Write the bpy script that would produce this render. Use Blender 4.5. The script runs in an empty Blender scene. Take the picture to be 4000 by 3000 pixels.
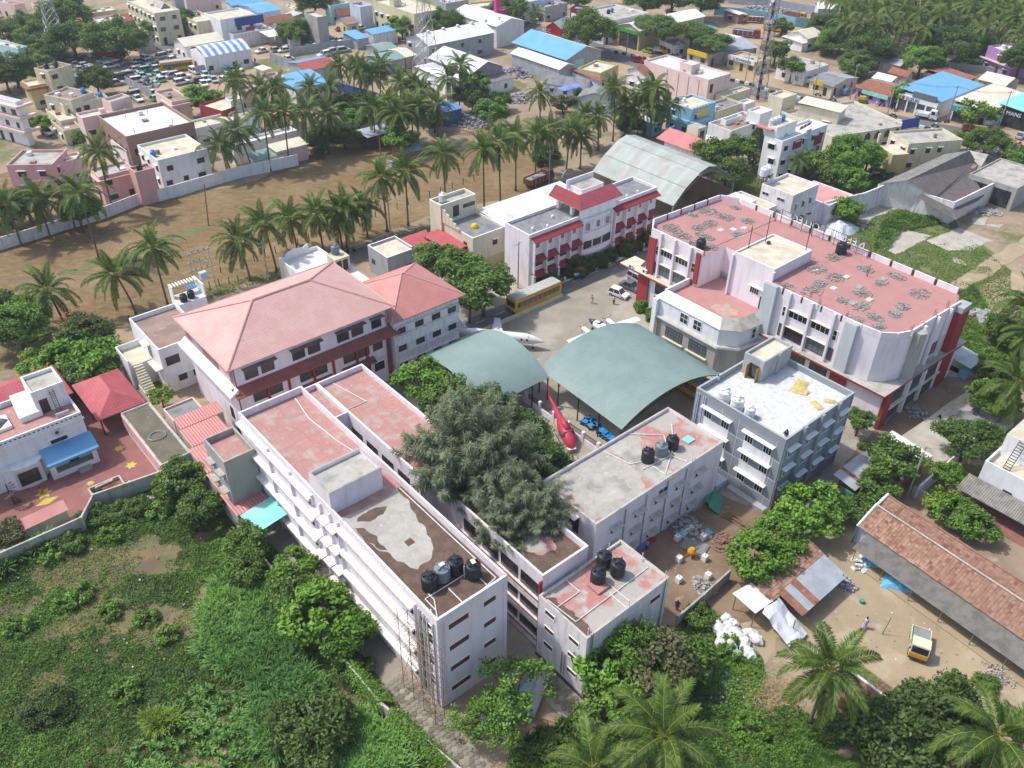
import bpy,bmesh,math,random
import numpy as np
from mathutils import Matrix,Vector
R=math.radians
rng=random.Random(7)
nrg=np.random.default_rng(7)
scene=bpy.context.scene
COL=scene.collection

# ---------------------------------------------------------------- camera (a drone about 75 m up, looking down 36 degrees)
cd=bpy.data.cameras.new('camera');cam=bpy.data.objects.new('camera', cd);COL.objects.link(cam)
cd.sensor_width=36;cd.lens=30.15;cd.clip_end=4000;cd.clip_start=0.5
PIT,ROL=R(36.2),R(0.8)
F_=Vector((0,math.cos(PIT),-math.sin(PIT)));U_=Vector((0,math.sin(PIT),math.cos(PIT)));X_=Vector((1,0,0))
XR=X_*math.cos(ROL)+U_*math.sin(ROL);UR=U_*math.cos(ROL)-X_*math.sin(ROL)
cam.matrix_world=Matrix(((XR.x,UR.x,-F_.x,0),(XR.y,UR.y,-F_.y,0),(XR.z,UR.z,-F_.z,75),(0,0,0,1)))
scene.camera=cam
# ---------------------------------------------------------------- daylight
SUN_EL,SUN_TO=R(57),Vector((0.97,-0.24,0)).normalized()
w=bpy.data.worlds.new('World');scene.world=w;w.use_nodes=True
nt=w.node_tree;bg=nt.nodes['Background']
sky=nt.nodes.new('ShaderNodeTexSky');sky.sky_type = 'NISHITA';sky.sun_disc=False
sky.sun_elevation=SUN_EL
sun_az=math.atan2(-SUN_TO.x,-SUN_TO.y)
sky.sun_rotation=sun_az % (2*math.pi)
sky.air_density=1.0;sky.dust_density=2.5;sky.ozone_density=1.0
nt.links.new(sky.outputs[0],bg.inputs[0]);bg.inputs[1].default_value=0.15
sd=bpy.data.lights.new('sun', 'SUN');sd.energy=2.5;sd.angle=R(2.2);sd.color=(1.0,0.97,0.915)
so=bpy.data.objects.new('sun', sd);COL.objects.link(so)
ldir=Vector((SUN_TO.x*math.cos(SUN_EL),SUN_TO.y*math.cos(SUN_EL),-math.sin(SUN_EL)))
so.rotation_euler=ldir.to_track_quat('-Z', 'Y').to_euler();so.location=(-40,10,120)
vs=scene.view_settings
vs.view_transform = 'Standard';vs.look = 'None';vs.gamma=1;vs.use_curve_mapping=False;vs.exposure=0.5
scene.cycles.max_bounces=6;scene.cycles.transparent_max_bounces=6
scene.cycles.use_denoising=True

# ---------------------------------------------------------------- materials
MATS={}
mA,mB,mC,mD,mE,mF,mG,mH,mI,mJ,mK,mL,mM,mN,mO,mP,mQ,mR,mS,mT,mU,mV,mW,mX,mY,mZ,nA,nB,nC,nD = 'white_paint', 'roof_concrete', 'stained_white', 'pink_white_paint', 'roof_cream', 'maroon_paint', 'roof_dark_concrete', 'glass_dark', 'old_plaster', 'pale_blue_paint', 'roof_brown_screed', 'cream_paint', 'black_plastic', 'white_sheet', 'shutter_dark', 'dark_iron', 'grey_zinc', 'roof_white', 'clay_tile_field', 'galvanised', 'grey_concrete', 'pale_pink', 'sky_blue_sheet', 'grey_plaster', 'pale_yellow', 'cream_sheet', 'red_tile_terrace', 'white_plastic', 'blue_grey_plaster', 'chajja_stained'
def pm(name,c1,c2=None,scale=1.0,thr=(.35,.65),stretch=(1,1,1),rough=.85,c3=None,s3=.3,t3=(.55,.7),bump=0., bscale=None,
       wave=None,grid=None,rnd=0., metal=0., c4=None,s4=6., t4=(.6,.7),detail=6,trans=0., spec=.3,coord='Object'):
 """procedural material:base colour,up to three noise layers,optional corrugation (wave) or slab joints (grid)"""
 if name in MATS:return name
 m=bpy.data.materials.new(name);m.use_nodes=True;n=m.node_tree.nodes;l=m.node_tree.links
 b=n['Principled BSDF'];b.inputs['Roughness'].default_value=rough;b.inputs['Metallic'].default_value=metal
 b.inputs['Specular IOR Level'].default_value=spec
 tc=n.new('ShaderNodeTexCoord')
 def noise(sc,st=(1,1,1),det=detail):
  mp=n.new('ShaderNodeMapping');mp.inputs['Scale'].default_value=st;l.new(tc.outputs[coord],mp.inputs[0])
  t=n.new('ShaderNodeTexNoise');t.inputs['Scale'].default_value=sc;t.inputs['Detail'].default_value=det
  t.inputs['Roughness'].default_value=.62;l.new(mp.outputs[0],t.inputs[0]);return t
 def mixc(a,col,fac):
  x=n.new('ShaderNodeMix');x.data_type = 'RGBA';l.new(fac,x.inputs[0])
  if isinstance(a,tuple):x.inputs[6].default_value=(*a,1)
  else:l.new(a,x.inputs[6])
  x.inputs[7].default_value=(*col,1);return x.outputs[2]
 def ramp(t,th):
  r=n.new('ShaderNodeMapRange');r.inputs[1].default_value=th[0];r.inputs[2].default_value=th[1];r.interpolation_type = 'SMOOTHSTEP'
  l.new(t.outputs[0],r.inputs[0]);return r.outputs[0]
 cur=c1;t1=None
 if c2:
  t1=noise(scale,stretch);cur=mixc(cur,c2,ramp(t1,thr))
 if c3:cur=mixc(cur,c3,ramp(noise(s3),t3))
 if c4:cur=mixc(cur,c4,ramp(noise(s4),t4))
 hgt=None
 if grid:
  bt=n.new('ShaderNodeTexBrick');bt.offset=grid.get('off', 0);bt.inputs['Scale'].default_value=1
  bt.inputs['Mortar Size'].default_value=grid.get('m', .02);bt.inputs['Brick Width'].default_value=grid['w'];bt.inputs['Row Height'].default_value=grid['h']
  bt.inputs['Bias'].default_value=0
  if grid.get('rot'):
   mp=n.new('ShaderNodeMapping');mp.inputs['Rotation'].default_value=grid['rot'];l.new(tc.outputs[coord],mp.inputs[0]);l.new(mp.outputs[0],bt.inputs[0])
  else:l.new(tc.outputs[coord],bt.inputs[0])
  v=grid.get('var', .0)
  bt.inputs['Color1'].default_value=(1-v,1-v,1-v,1);bt.inputs['Color2'].default_value=(1+v*.4,1+v*.4,1+v*.4,1)
  k=grid.get('dark', .75);bt.inputs['Mortar'].default_value=(k,k,k,1)
  x=n.new('ShaderNodeMix');x.data_type = 'RGBA';x.blend_type = 'MULTIPLY';x.inputs[0].default_value=1
  if isinstance(cur,tuple):x.inputs[6].default_value=(*cur,1)
  else:l.new(cur,x.inputs[6])
  l.new(bt.outputs[0],x.inputs[7]);cur=x.outputs[2]
 if rnd:
  oi=n.new('ShaderNodeObjectInfo');hs=n.new('ShaderNodeHueSaturation')
  mr=n.new('ShaderNodeMapRange');mr.inputs[3].default_value=1-rnd;mr.inputs[4].default_value=1+rnd;l.new(oi.outputs['Random'],mr.inputs[0])
  l.new(mr.outputs[0],hs.inputs['Value'])
  if isinstance(cur,tuple):hs.inputs['Color'].default_value=(*cur,1)
  else:l.new(cur,hs.inputs['Color'])
  cur=hs.outputs[0]
 if isinstance(cur,tuple):b.inputs['Base Color'].default_value=(*cur,1)
 else:l.new(cur,b.inputs['Base Color'])
 if wave:
  wt=n.new('ShaderNodeTexWave');wt.bands_direction=wave[0];wt.inputs['Scale'].default_value=wave[1];wt.inputs['Distortion'].default_value=0
  l.new(tc.outputs[coord],wt.inputs[0]);hgt=wt.outputs[0];hs_=wave[2]
 elif bump:
  t=noise(bscale or scale*4,(1,1,1),8);hgt=t.outputs[0];hs_=bump
 if hgt is not None:
  bp=n.new('ShaderNodeBump');bp.inputs['Strength'].default_value=min(1,hs_*2);bp.inputs['Distance'].default_value=hs_;l.new(hgt,bp.inputs['Height']);l.new(bp.outputs[0],b.inputs['Normal'])
 if trans:
  tr=n.new('ShaderNodeBsdfTranslucent');mx=n.new('ShaderNodeMixShader');mx.inputs[0].default_value=trans
  if isinstance(cur,tuple):tr.inputs[0].default_value=(*cur,1)
  else:l.new(cur,tr.inputs[0])
  l.new(b.outputs[0],mx.inputs[1]);l.new(tr.outputs[0],mx.inputs[2])
  l.new(mx.outputs[0],n['Material Output'].inputs[0])
 MATS[name]=m;return name
def paint(name,c,dirt=.75,dcol=None,rough=.8,sc=.9):
 d=dcol or tuple(x*dirt for x in c)
 return pm(name,c,d,scale=sc,thr=(.42,.85),stretch=(1,1,.22),rough=rough,c3=tuple(x*.55 for x in d),s3=.6,t3=(.66,.86),bump=.004,bscale=9)
def flat(name,c,rough=.6,metal=0., spec=.4):return pm(name,c,tuple(x*.8 for x in c),scale=2.5,rough=rough,metal=metal,spec=spec)
paint(mD,(.80,.735,.775),.9,(.60,.555,.56))
paint(mA,(.82,.82,.82),.86,(.6,.6,.58))
paint(mC,(.78,.74,.74),.8,(.42,.40,.38),sc=1.6)
paint(nD,(.82,.78,.72),.8,(.42,.38,.31),sc=2.2)
paint(mL,(.68,.63,.48),.85,(.52,.47,.33))
paint('yellow_paint', (.58,.49,.26),.85,(.5,.4,.2))
paint(mY,(.64,.60,.42),.8,(.40,.37,.26))
paint('pink_paint', (.72,.42,.40),.85,(.52,.34,.32))
paint(mV,(.76,.58,.54),.9,(.58,.45,.42))
paint('blue_paint', (.24,.45,.58),.85,(.2,.42,.55))
paint(mJ,(.55,.64,.78),.85,(.4,.45,.5))
paint('pale_concrete', (.52,.56,.57),.85,(.38,.40,.40))
pm('worn_patch', (.46,.33,.28),(.40,.27,.24),scale=.8)
paint('cyan_paint', (.45,.70,.68),.85,(.35,.5,.5))
paint('purple_paint', (.42,.24,.52),.85,(.3,.2,.36))
paint('mauve_cladding', (.36,.27,.33),.9,(.3,.23,.27))
paint(mX,(.40,.41,.42),.8,(.27,.28,.28))
paint(nC,(.275,.30,.33),.88,(.24,.28,.30))
paint(mI,(.50,.47,.41),.7,(.22,.20,.17))
paint(mU,(.40,.39,.36),.75,(.22,.21,.19))
paint(mF,(.34,.045,.05),.8,(.22,.05,.05))
paint('brick_wall', (.33,.20,.16),.8,(.24,.17,.15))
pm('mud_wall', (.32,.18,.10),(.2,.12,.08),scale=1.2,bump=.01)
pm(mB,(.44,.42,.37),(.27,.26,.23),scale=.5,thr=(.4,.7),c3=(.56,.54,.49),s3=.9,t3=(.55,.75),c4=(.2,.19,.17),s4=2.5,t4=(.66,.78),bump=.008)
pm(mG,(.25,.255,.26),(.17,.175,.18),scale=.6,thr=(.4,.65),c3=(.36,.36,.35),s3=.35,t3=(.6,.75),bump=.008)
pm(mK,(.34,.23,.19),(.24,.17,.14),scale=.5,c3=(.44,.34,.30),s3=.35,t3=(.52,.7),bump=.006)
pm(mR,(.66,.65,.62),(.50,.48,.44),scale=.4,thr=(.45,.75),c4=(.5,.48,.44),s4=1.6,t4=(.68,.8))
pm(mE,(.66,.60,.46),(.50,.45,.35),scale=.5,c4=(.32,.29,.24),s4=1.8,t4=(.66,.8))
pm(nA,(.43,.22,.195),(.43,.335,.29),scale=.55,thr=(.46,.66),c3=(.40,.23,.20),s3=.35,t3=(.5,.75),c4=(.46,.34,.29),s4=2.4,t4=(.58,.66),grid=dict(w=1.45,h=1.45,m=.035,dark=.86,var=.05),bump=.006)
pm('red_screed', (.445,.225,.205),(.40,.205,.19),scale=.5,c3=(.42,.26,.22),s3=.22,t3=(.58,.76),c4=(.33,.14,.13),s4=.8,t4=(.62,.75),bump=.005)
pm('worn_red_screed', (.43,.20,.18),(.40,.37,.33),scale=.28,thr=(.42,.54),c3=(.30,.29,.27),s3=.55,t3=(.60,.72),c4=(.48,.45,.40),s4=1.3,t4=(.56,.70),bump=.008)
pm('mud_on_roof', (.105,.068,.05),(.15,.10,.075),scale=.9,c4=(.22,.18,.15),s4=3,t4=(.6,.75),bump=.02)
pm('wet_screed', (.44,.415,.365),(.35,.33,.29),scale=.6,c4=(.52,.49,.44),s4=2,t4=(.55,.7),bump=.006)
pm('white_china_mosaic', (.63,.63,.62),(.52,.525,.53),scale=1.4,thr=(.45,.7),grid=dict(w=.42,h=.42,m=.012,dark=.88,var=.14),c4=(.5,.51,.52),s4=.7,t4=(.6,.8))
pm('terracotta_sheet', (.60,.345,.305),(.64,.40,.36),scale=.35,grid=dict(w=.36,h=.36,m=.022,dark=.74,var=.04),c4=(.52,.28,.24),s4=.5,t4=(.62,.8),rough=.6,bump=.01,bscale=2.5)
pm('terracotta_ridge', (.66,.36,.32),(.56,.30,.26),scale=.9,rough=.6)
pm('red_sheet', (.50,.215,.195),(.55,.25,.225),scale=.4,rough=.55,c4=(.40,.16,.15),s4=1.2,t4=(.62,.8))
pm('red_sheet_tiles', (.52,.12,.135),(.44,.10,.115),scale=.6,rough=.5,grid=dict(w=.40,h=.40,m=.03,dark=.72,var=.05))
pm('maroon_tile', (.34,.05,.055),(.26,.045,.05),scale=1.2,rough=.6,grid=dict(w=.3,h=.22,m=.02,dark=.7,var=.1,off=.5))
pm('mossy_maroon_tile', (.37,.125,.105),(.30,.10,.085),scale=.7,rough=.8,grid=dict(w=.3,h=.26,m=.03,dark=.7,var=.12),c4=(.12,.10,.07),s4=.55,t4=(.60,.72))
pm('green_sheet', (.20,.28,.26),(.235,.315,.295),scale=.3,rough=.45,wave=('Y', 5.2,.03),c4=(.18,.26,.27),s4=.18,t4=(.6,.75))
pm('green_sheet_x', (.21,.29,.27),(.24,.32,.30),scale=.3,rough=.45,wave=('X', 5.2,.03),c4=(.19,.27,.28),s4=.18,t4=(.6,.75))
pm('weathered_green_sheet', (.40,.44,.40),(.37,.37,.34),scale=.3,thr=(.45,.6),stretch=(1,1,1),rough=.6,grid=dict(w=3.2,h=1.1,m=.02,dark=.85,var=.13),c4=(.36,.45,.40),s4=.25,t4=(.55,.7))
pm('pale_green_sheet', (.62,.76,.66),(.74,.82,.74),scale=.25,rough=.5,grid=dict(w=1.1,h=6,m=.02,dark=.9,var=.06),c4=(.70,.68,.48),s4=.2,t4=(.58,.7))
pm(mN,(.80,.79,.76),(.70,.69,.66),scale=.3,rough=.5,wave=('X', 3.0,.03),c4=(.55,.52,.46),s4=.4,t4=(.66,.82))
pm(mZ,(.70,.66,.52),(.60,.56,.45),scale=.3,rough=.55,wave=('X', 3.0,.03),c4=(.45,.41,.33),s4=.4,t4=(.62,.8))
pm(mW,(.14,.36,.60),(.17,.40,.64),scale=.3,rough=.45,wave=('X', 3.0,.03))
pm('deep_blue_sheet', (.05,.11,.32),(.07,.14,.36),scale=.5,rough=.5,wave=('X', 4.0,.03))
pm('mid_blue_sheet', (.14,.28,.56),(.18,.32,.60),scale=.5,rough=.5,wave=('X', 4.0,.03))
pm('teal_sheet', (.22,.60,.55),(.3,.66,.6),scale=.4,rough=.5,wave=('X', 3.0,.03))
pm('dull_green_sheet', (.20,.31,.27),(.26,.36,.31),scale=.4,rough=.6,wave=('X', 3.0,.03))
pm('asbestos', (.24,.235,.215),(.15,.145,.135),scale=1.1,thr=(.4,.65),rough=.9,wave=('X', 6.0,.05),c4=(.34,.33,.30),s4=3., t4=(.6,.75))
pm('asbestos_y', (.24,.235,.215),(.15,.145,.135),scale=1.1,thr=(.4,.65),rough=.9,wave=('Y', 6.0,.05),c4=(.34,.33,.30),s4=3., t4=(.6,.75))
pm('dark_asbestos', (.155,.135,.125),(.11,.10,.095),scale=.8,rough=.9,wave=('X', 6.0,.05),c4=(.26,.25,.24),s4=2., t4=(.68,.8))
pm(mQ,(.45,.48,.50),(.36,.38,.40),scale=.6,rough=.5,wave=('X', 3.0,.04),c4=(.30,.24,.19),s4=.8,t4=(.68,.8),metal=.2)
pm('rusty_sheet', (.34,.16,.10),(.24,.11,.075),scale=.9,rough=.8,wave=('X', 4.0,.04),c4=(.42,.27,.20),s4=1.3,t4=(.6,.75))
pm('clay_tile', (.34,.19,.13),(.26,.14,.10),scale=3,rough=.85,rnd=.24,c4=(.18,.095,.07),s4=.55,t4=(.6,.74))
pm('clay_tile_b', (.38,.235,.17),(.31,.18,.125),scale=3,rough=.85,rnd=.22,c4=(.18,.095,.07),s4=.55,t4=(.62,.76))
pm('clay_tile_dark', (.20,.095,.07),(.28,.12,.08),scale=3,rough=.9,rnd=.2)
pm(mS,(.42,.18,.11),(.30,.12,.08),scale=1.4,rough=.9,grid=dict(w=.3,h=.36,m=.04,dark=.5,var=.22))
flat(mM,(.022,.026,.034),.42);flat('faded_black_plastic', (.20,.24,.27),.5);flat(nB,(.80,.81,.82),.4)
flat('blue_plastic', (.03,.26,.62),.4);flat('pvc', (.78,.78,.75),.45);flat('grey_pipe', (.34,.36,.37),.5)
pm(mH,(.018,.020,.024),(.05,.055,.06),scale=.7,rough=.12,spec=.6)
pm('glass_curtained', (.16,.20,.22),(.09,.11,.12),scale=3,stretch=(3,3,.2),rough=.15,spec=.5)
pm(mO,(.045,.035,.035),(.09,.06,.055),scale=2,rough=.7)
pm('jali_red', (.27,.075,.045),(.17,.048,.03),scale=5,rough=.9,grid=dict(w=.16,h=.16,m=.03,dark=.45,var=.2,rot=(R(90),0,0)))
flat('maroon_wood', (.11,.028,.028),.6);flat(mP,(.035,.033,.033),.6);flat(mT,(.40,.42,.43),.45,.5)
flat('pole_concrete', (.42,.40,.35),.9);flat('bamboo', (.30,.19,.11),.8);flat('rust_iron', (.16,.07,.04),.85)
flat('tyre', (.016,.016,.017),.85);flat('chrome', (.5,.5,.5),.3,.8);flat('headlight', (.7,.7,.68),.2);flat('tail_red', (.4,.02,.02),.3)
for nm,c in dict(car_white=(.80,.80,.79),car_silver=(.46,.47,.48),car_grey=(.13,.14,.16),car_green=(.34,.62,.52),car_dark=(.05,.055,.075),
                  car_red=(.33,.02,.035),car_lime=(.45,.56,.08),bus_yellow=(.62,.33,.015),truck_red=(.30,.05,.035),truck_brown=(.20,.07,.05),cab_yellow=(.66,.34,.02),
                  auto_green=(.02,.20,.12),truck_cream=(.68,.64,.46),plane_blue=(.04,.07,.14)).items():pm(nm,c,tuple(x*.93 for x in c),scale=1.5,rough=.32,spec=.5)
pm('heli_red', (.50,.045,.085),(.40,.04,.07),scale=.8,rough=.45,c4=(.45,.16,.16),s4=1.2,t4=(.62,.8))
flat('bus_roof_grey', (.46,.46,.43),.8)
flat('skin', (.17,.085,.05),.6);flat('hair', (.012,.01,.009),.7)
for nm,c in dict(cl_white=(.72,.73,.74),cl_black=(.02,.02,.024),cl_navy=(.03,.04,.12),cl_blue=(.35,.48,.68),cl_tan=(.45,.38,.28),cl_lilac=(.52,.42,.58),cl_red=(.45,.03,.05),cl_teal=(.05,.28,.27),cl_orange=(.62,.22,.05),cl_green=(.05,.22,.10)).items():flat(nm,c,.9)
LEAF={}
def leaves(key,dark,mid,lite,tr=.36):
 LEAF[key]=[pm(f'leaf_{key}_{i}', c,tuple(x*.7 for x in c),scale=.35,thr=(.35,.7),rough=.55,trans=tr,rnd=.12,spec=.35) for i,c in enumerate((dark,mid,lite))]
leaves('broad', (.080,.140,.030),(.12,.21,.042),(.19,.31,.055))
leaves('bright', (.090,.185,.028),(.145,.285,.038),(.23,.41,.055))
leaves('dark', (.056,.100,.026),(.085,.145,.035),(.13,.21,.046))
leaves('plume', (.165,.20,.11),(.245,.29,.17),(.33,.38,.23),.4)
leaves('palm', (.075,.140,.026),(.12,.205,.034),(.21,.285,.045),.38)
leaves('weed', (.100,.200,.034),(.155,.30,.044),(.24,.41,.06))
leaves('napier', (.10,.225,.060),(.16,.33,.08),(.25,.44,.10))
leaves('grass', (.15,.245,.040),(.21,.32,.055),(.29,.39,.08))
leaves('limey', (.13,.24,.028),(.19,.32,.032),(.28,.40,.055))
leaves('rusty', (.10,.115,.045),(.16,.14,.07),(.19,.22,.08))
pm('bark', (.13,.10,.08),(.08,.06,.05),scale=2,stretch=(1,1,.3),bump=.02);pm('palm_bark', (.17,.145,.12),(.11,.09,.075),scale=3,stretch=(.3,.3,3),bump=.02)
pm('dead_frond', (.20,.13,.07),(.14,.09,.05),scale=2);pm('frond_rib', (.26,.28,.05),(.22,.24,.05),scale=2);pm('coconut', (.40,.18,.04),(.25,.2,.04),scale=3)
flat('flower_red', (.5,.04,.03),.7);flat('flower_yellow', (.6,.45,.02),.7)
GC=dict(coord='Object')
pm('soil_town', (.36,.27,.185),(.27,.205,.14),scale=.10,c3=(.14,.155,.06),s3=.05,t3=(.5,.62),c4=(.42,.34,.25),s4=.7,t4=(.55,.7),bump=.05,bscale=1.5)
pm('field_soil', (.235,.162,.075),(.165,.108,.048),scale=.9,thr=(.35,.65),stretch=(.5,1,1),c3=(.265,.19,.10),s3=.06,t3=(.45,.65),c4=(.15,.09,.05),s4=1.6,t4=(.56,.68),bump=.35,bscale=.75)
pm('paving', (.34,.295,.235),(.27,.24,.195),scale=.25,c3=(.40,.36,.30),s3=.12,t3=(.5,.65),c4=(.22,.20,.165),s4=.5,t4=(.66,.8),bump=.01)
pm('asphalt', (.175,.17,.16),(.14,.135,.128),scale=.4,c4=(.24,.225,.2),s4=.25,t4=(.55,.75),bump=.01)
pm('main_road', (.155,.155,.155),(.125,.125,.125),scale=.3,stretch=(1,1,1),c4=(.26,.235,.19),s4=.15,t4=(.55,.75),bump=.01)
pm('dirt_road', (.42,.315,.20),(.34,.255,.165),scale=.2,c4=(.26,.19,.12),s4=.6,t4=(.62,.75),bump=.04)
pm('yard_dirt', (.385,.305,.195),(.32,.25,.16),scale=.16,c3=(.42,.345,.24),s3=.3,t3=(.5,.66),c4=(.30,.20,.115),s4=.35,t4=(.63,.74),bump=.03)
pm('red_dirt', (.27,.195,.13),(.19,.13,.085),scale=.3,c4=(.34,.26,.18),s4=.6,t4=(.58,.7),bump=.05)
pm('lot_soil', (.20,.145,.075),(.12,.13,.045),scale=.35,thr=(.4,.6),c3=(.13,.10,.06),s3=.3,t3=(.42,.58),c4=(.32,.23,.15),s4=.5,t4=(.66,.74),bump=.12,bscale=1.5)
pm('grass_ground', (.12,.165,.05),(.17,.17,.075),scale=.22,thr=(.42,.6),c4=(.28,.22,.13),s4=.16,t4=(.58,.68),bump=.06)
pm('green_crop', (.10,.19,.05),(.13,.23,.06),scale=.5,bump=.2,bscale=1.2)
pm('old_slab', (.47,.43,.37),(.36,.34,.28),scale=.5,c4=(.16,.17,.08),s4=.8,t4=(.62,.72),bump=.02)
pm('red_court', (.31,.135,.12),(.27,.12,.105),scale=.6,c3=(.38,.20,.15),s3=.25,t3=(.55,.75),grid=dict(w=.6,h=.6,m=.015,dark=.85,var=.06))
flat('hex_paver', (.27,.24,.19),.9);flat('hex_paver_dark', (.19,.165,.13),.9)
flat('kerb_white', (.72,.72,.70),.8);flat('kerb_black', (.06,.06,.06),.8);flat('yellow_rangoli', (.62,.50,.10),.9)
pm('roof_rubble', (.24,.225,.205),(.34,.33,.31),scale=3,rough=.95)
pm('rubble_grey', (.30,.29,.27),(.42,.41,.40),scale=3,rough=.95);pm('straw', (.48,.38,.21),(.36,.28,.15),scale=3)
pm('tarp_blue', (.12,.42,.70),(.2,.5,.75),scale=1,rough=.5);pm('tarp_white', (.72,.74,.76),(.58,.6,.62),scale=1,rough=.5)
pm('tarp_indigo', (.17,.22,.62),(.22,.28,.68),scale=1,rough=.5);pm('sack_white', (.76,.76,.75),(.55,.55,.54),scale=2,rough=.6)
pm('sack_yellow', (.60,.50,.18),(.45,.37,.15),scale=2,rough=.7);pm('rubbish', (.5,.5,.52),(.12,.11,.11),scale=6,thr=(.45,.55),c4=(.1,.25,.5),s4=4,t4=(.66,.7))
flat('sign_white', (.80,.80,.80),.5);flat('sign_blue', (.02,.05,.3),.5);flat('sign_yellow', (.75,.52,.02),.5);flat('sign_red', (.55,.03,.03),.5);flat('sign_black', (.03,.028,.03),.5)
flat('sign_teal', (.04,.36,.36),.5);flat('sign_green', (.05,.35,.08),.5);flat('sign_magenta', (.6,.02,.25),.5);flat('letter_white', (.85,.85,.85),.5);flat('letter_dark', (.05,.04,.08),.5);flat('letter_red', (.6,.05,.05),.5)
flat('wood', (.22,.13,.075),.8);flat('mast_red', (.42,.08,.05),.5);flat('desk_blue', (.04,.28,.62),.5);flat('door_ochre', (.42,.26,.04),.6);flat('soft_green_panel', (.08,.34,.22),.7)
flat('rope', (.05,.05,.05),.8)

# ---------------------------------------------------------------- mesh helpers
KIDS={}
class MB:
 """collects faces with a material name each,then links them as ONE mesh object"""
 def __init__(s):s.v,s.f,s.m=[],[],[]
 def face(s,pts,m):
  i=len(s.v);s.v+=[tuple(p) for p in pts];s.f.append(tuple(range(i,i+len(pts))));s.m.append(m);return s
 def box(s,x0,y0,z0,x1,y1,z1,m,top=None,bottom=True):
  a=[(x0,y0,z0),(x1,y0,z0),(x1,y1,z0),(x0,y1,z0),(x0,y0,z1),(x1,y0,z1),(x1,y1,z1),(x0,y1,z1)]
  fs=[(0,1,5,4),(1,2,6,5),(2,3,7,6),(3,0,4,7)]
  i=len(s.v);s.v+=a
  for f in fs:s.f.append(tuple(i+k for k in f));s.m.append(m)
  s.f.append((i+4,i+5,i+6,i+7));s.m.append(top or m)
  if bottom:s.f.append((i+3,i+2,i+1,i));s.m.append(m)
  return s
 def prism(s,poly,z0,z1,m,top=None,bottom=True):
  n=len(poly);i=len(s.v)
  s.v+=[(p[0],p[1],z0) for p in poly]+[(p[0],p[1],z1) for p in poly]
  for k in range(n):
   s.f.append((i+k,i+(k+1) % n,i+n+(k+1) % n,i+n+k));s.m.append(m)
  s.f.append(tuple(i+n+k for k in range(n)));s.m.append(top or m)
  if bottom:s.f.append(tuple(i+n-1-k for k in range(n)));s.m.append(m)
  return s
 def cone(s,p,q,r0,r1,m,n=8,caps=True):
  p,q=Vector(p),Vector(q);d=(q-p)
  if d.length<1e-6:return s
  d.normalize();a=d.orthogonal().normalized();b=d.cross(a);i=len(s.v)
  for c,r in ((p,r0),(q,r1)):
   for k in range(n):
    t=2*math.pi*k/n;s.v.append(tuple(c+a*(r*math.cos(t))+b*(r*math.sin(t))))
  for k in range(n):s.f.append((i+k,i+(k+1) % n,i+n+(k+1) % n,i+n+k));s.m.append(m)
  if caps:
   s.f.append(tuple(i+n-1-k for k in range(n)));s.m.append(m);s.f.append(tuple(i+n+k for k in range(n)));s.m.append(m)
  return s
 def tube(s,pts,r,m,n=6):
  for a,b in zip(pts[:-1],pts[1:]):s.cone(a,b,r,r,m,n)
  return s
 def lathe(s,prof,m,n=16,c=(0,0,0)):
  i=len(s.v)
  for r,z in prof:
   for k in range(n):
    t=2*math.pi*k/n;s.v.append((c[0]+r*math.cos(t),c[1]+r*math.sin(t),c[2]+z))
  for j in range(len(prof)-1):
   for k in range(n):s.f.append((i+j*n+k,i+j*n+(k+1) % n,i+(j+1)*n+(k+1) % n,i+(j+1)*n+k));s.m.append(m)
  s.f.append(tuple(i+(len(prof)-1)*n+k for k in range(n)));s.m.append(m);return s
 def loft(s,rings,m,cap=True):
  n=len(rings[0]);i=len(s.v)
  for r in rings:s.v+=[tuple(p) for p in r]
  for j in range(len(rings)-1):
   for k in range(n):s.f.append((i+j*n+k,i+j*n+(k+1) % n,i+(j+1)*n+(k+1) % n,i+(j+1)*n+k));s.m.append(m)
  if cap:
   s.f.append(tuple(i+n-1-k for k in range(n)));s.m.append(m);s.f.append(tuple(i+(len(rings)-1)*n+k for k in range(n)));s.m.append(m)
  return s
 def move(s,i0,M):
  for k in range(i0,len(s.v)):s.v[k]=tuple(M @ Vector(s.v[k]))
  return s
 def mesh(s,name,smooth=False):
  me=bpy.data.meshes.new(name);me.from_pydata(s.v,[],s.f)
  keys=list(dict.fromkeys(s.m))
  for k in keys:me.materials.append(MATS[k])
  ix={k:i for i,k in enumerate(keys)}
  me.polygons.foreach_set('material_index', [ix[k] for k in s.m])
  if smooth:me.polygons.foreach_set('use_smooth', [True]*len(s.f))
  me.update();return me
 def build(s,name,parent=None,smooth=False,**k):return link(name,s.mesh(name,smooth),parent,**k)
def link(name,data,parent=None,loc=(0,0,0),rot=0., label=None,cat=None,group=None,kind=None,scale=None):
 o=bpy.data.objects.new(name,data);COL.objects.link(o)
 o.location=loc if len(loc)==3 else (*loc,0)
 o.rotation_euler=(0,0,rot) if isinstance(rot,(int,float)) else rot
 if scale:o.scale=(scale,)*3 if isinstance(scale,(int,float)) else scale
 if parent:o.parent=parent;KIDS.setdefault(parent.name,[]).append(o)
 tag(o,label,cat,group,kind);return o
def tag(o,label=None,cat=None,group=None,kind=None):
 if label:o['label']=label
 if cat:o['category']=cat
 if group:o['group']=group
 if kind:o['kind']=kind
 return o
def thing(name,label,cat,loc=(0,0,0),rot=0., group=None,scale=None):return link(name,None,None,loc,rot,label,cat,group,None,scale)
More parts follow.
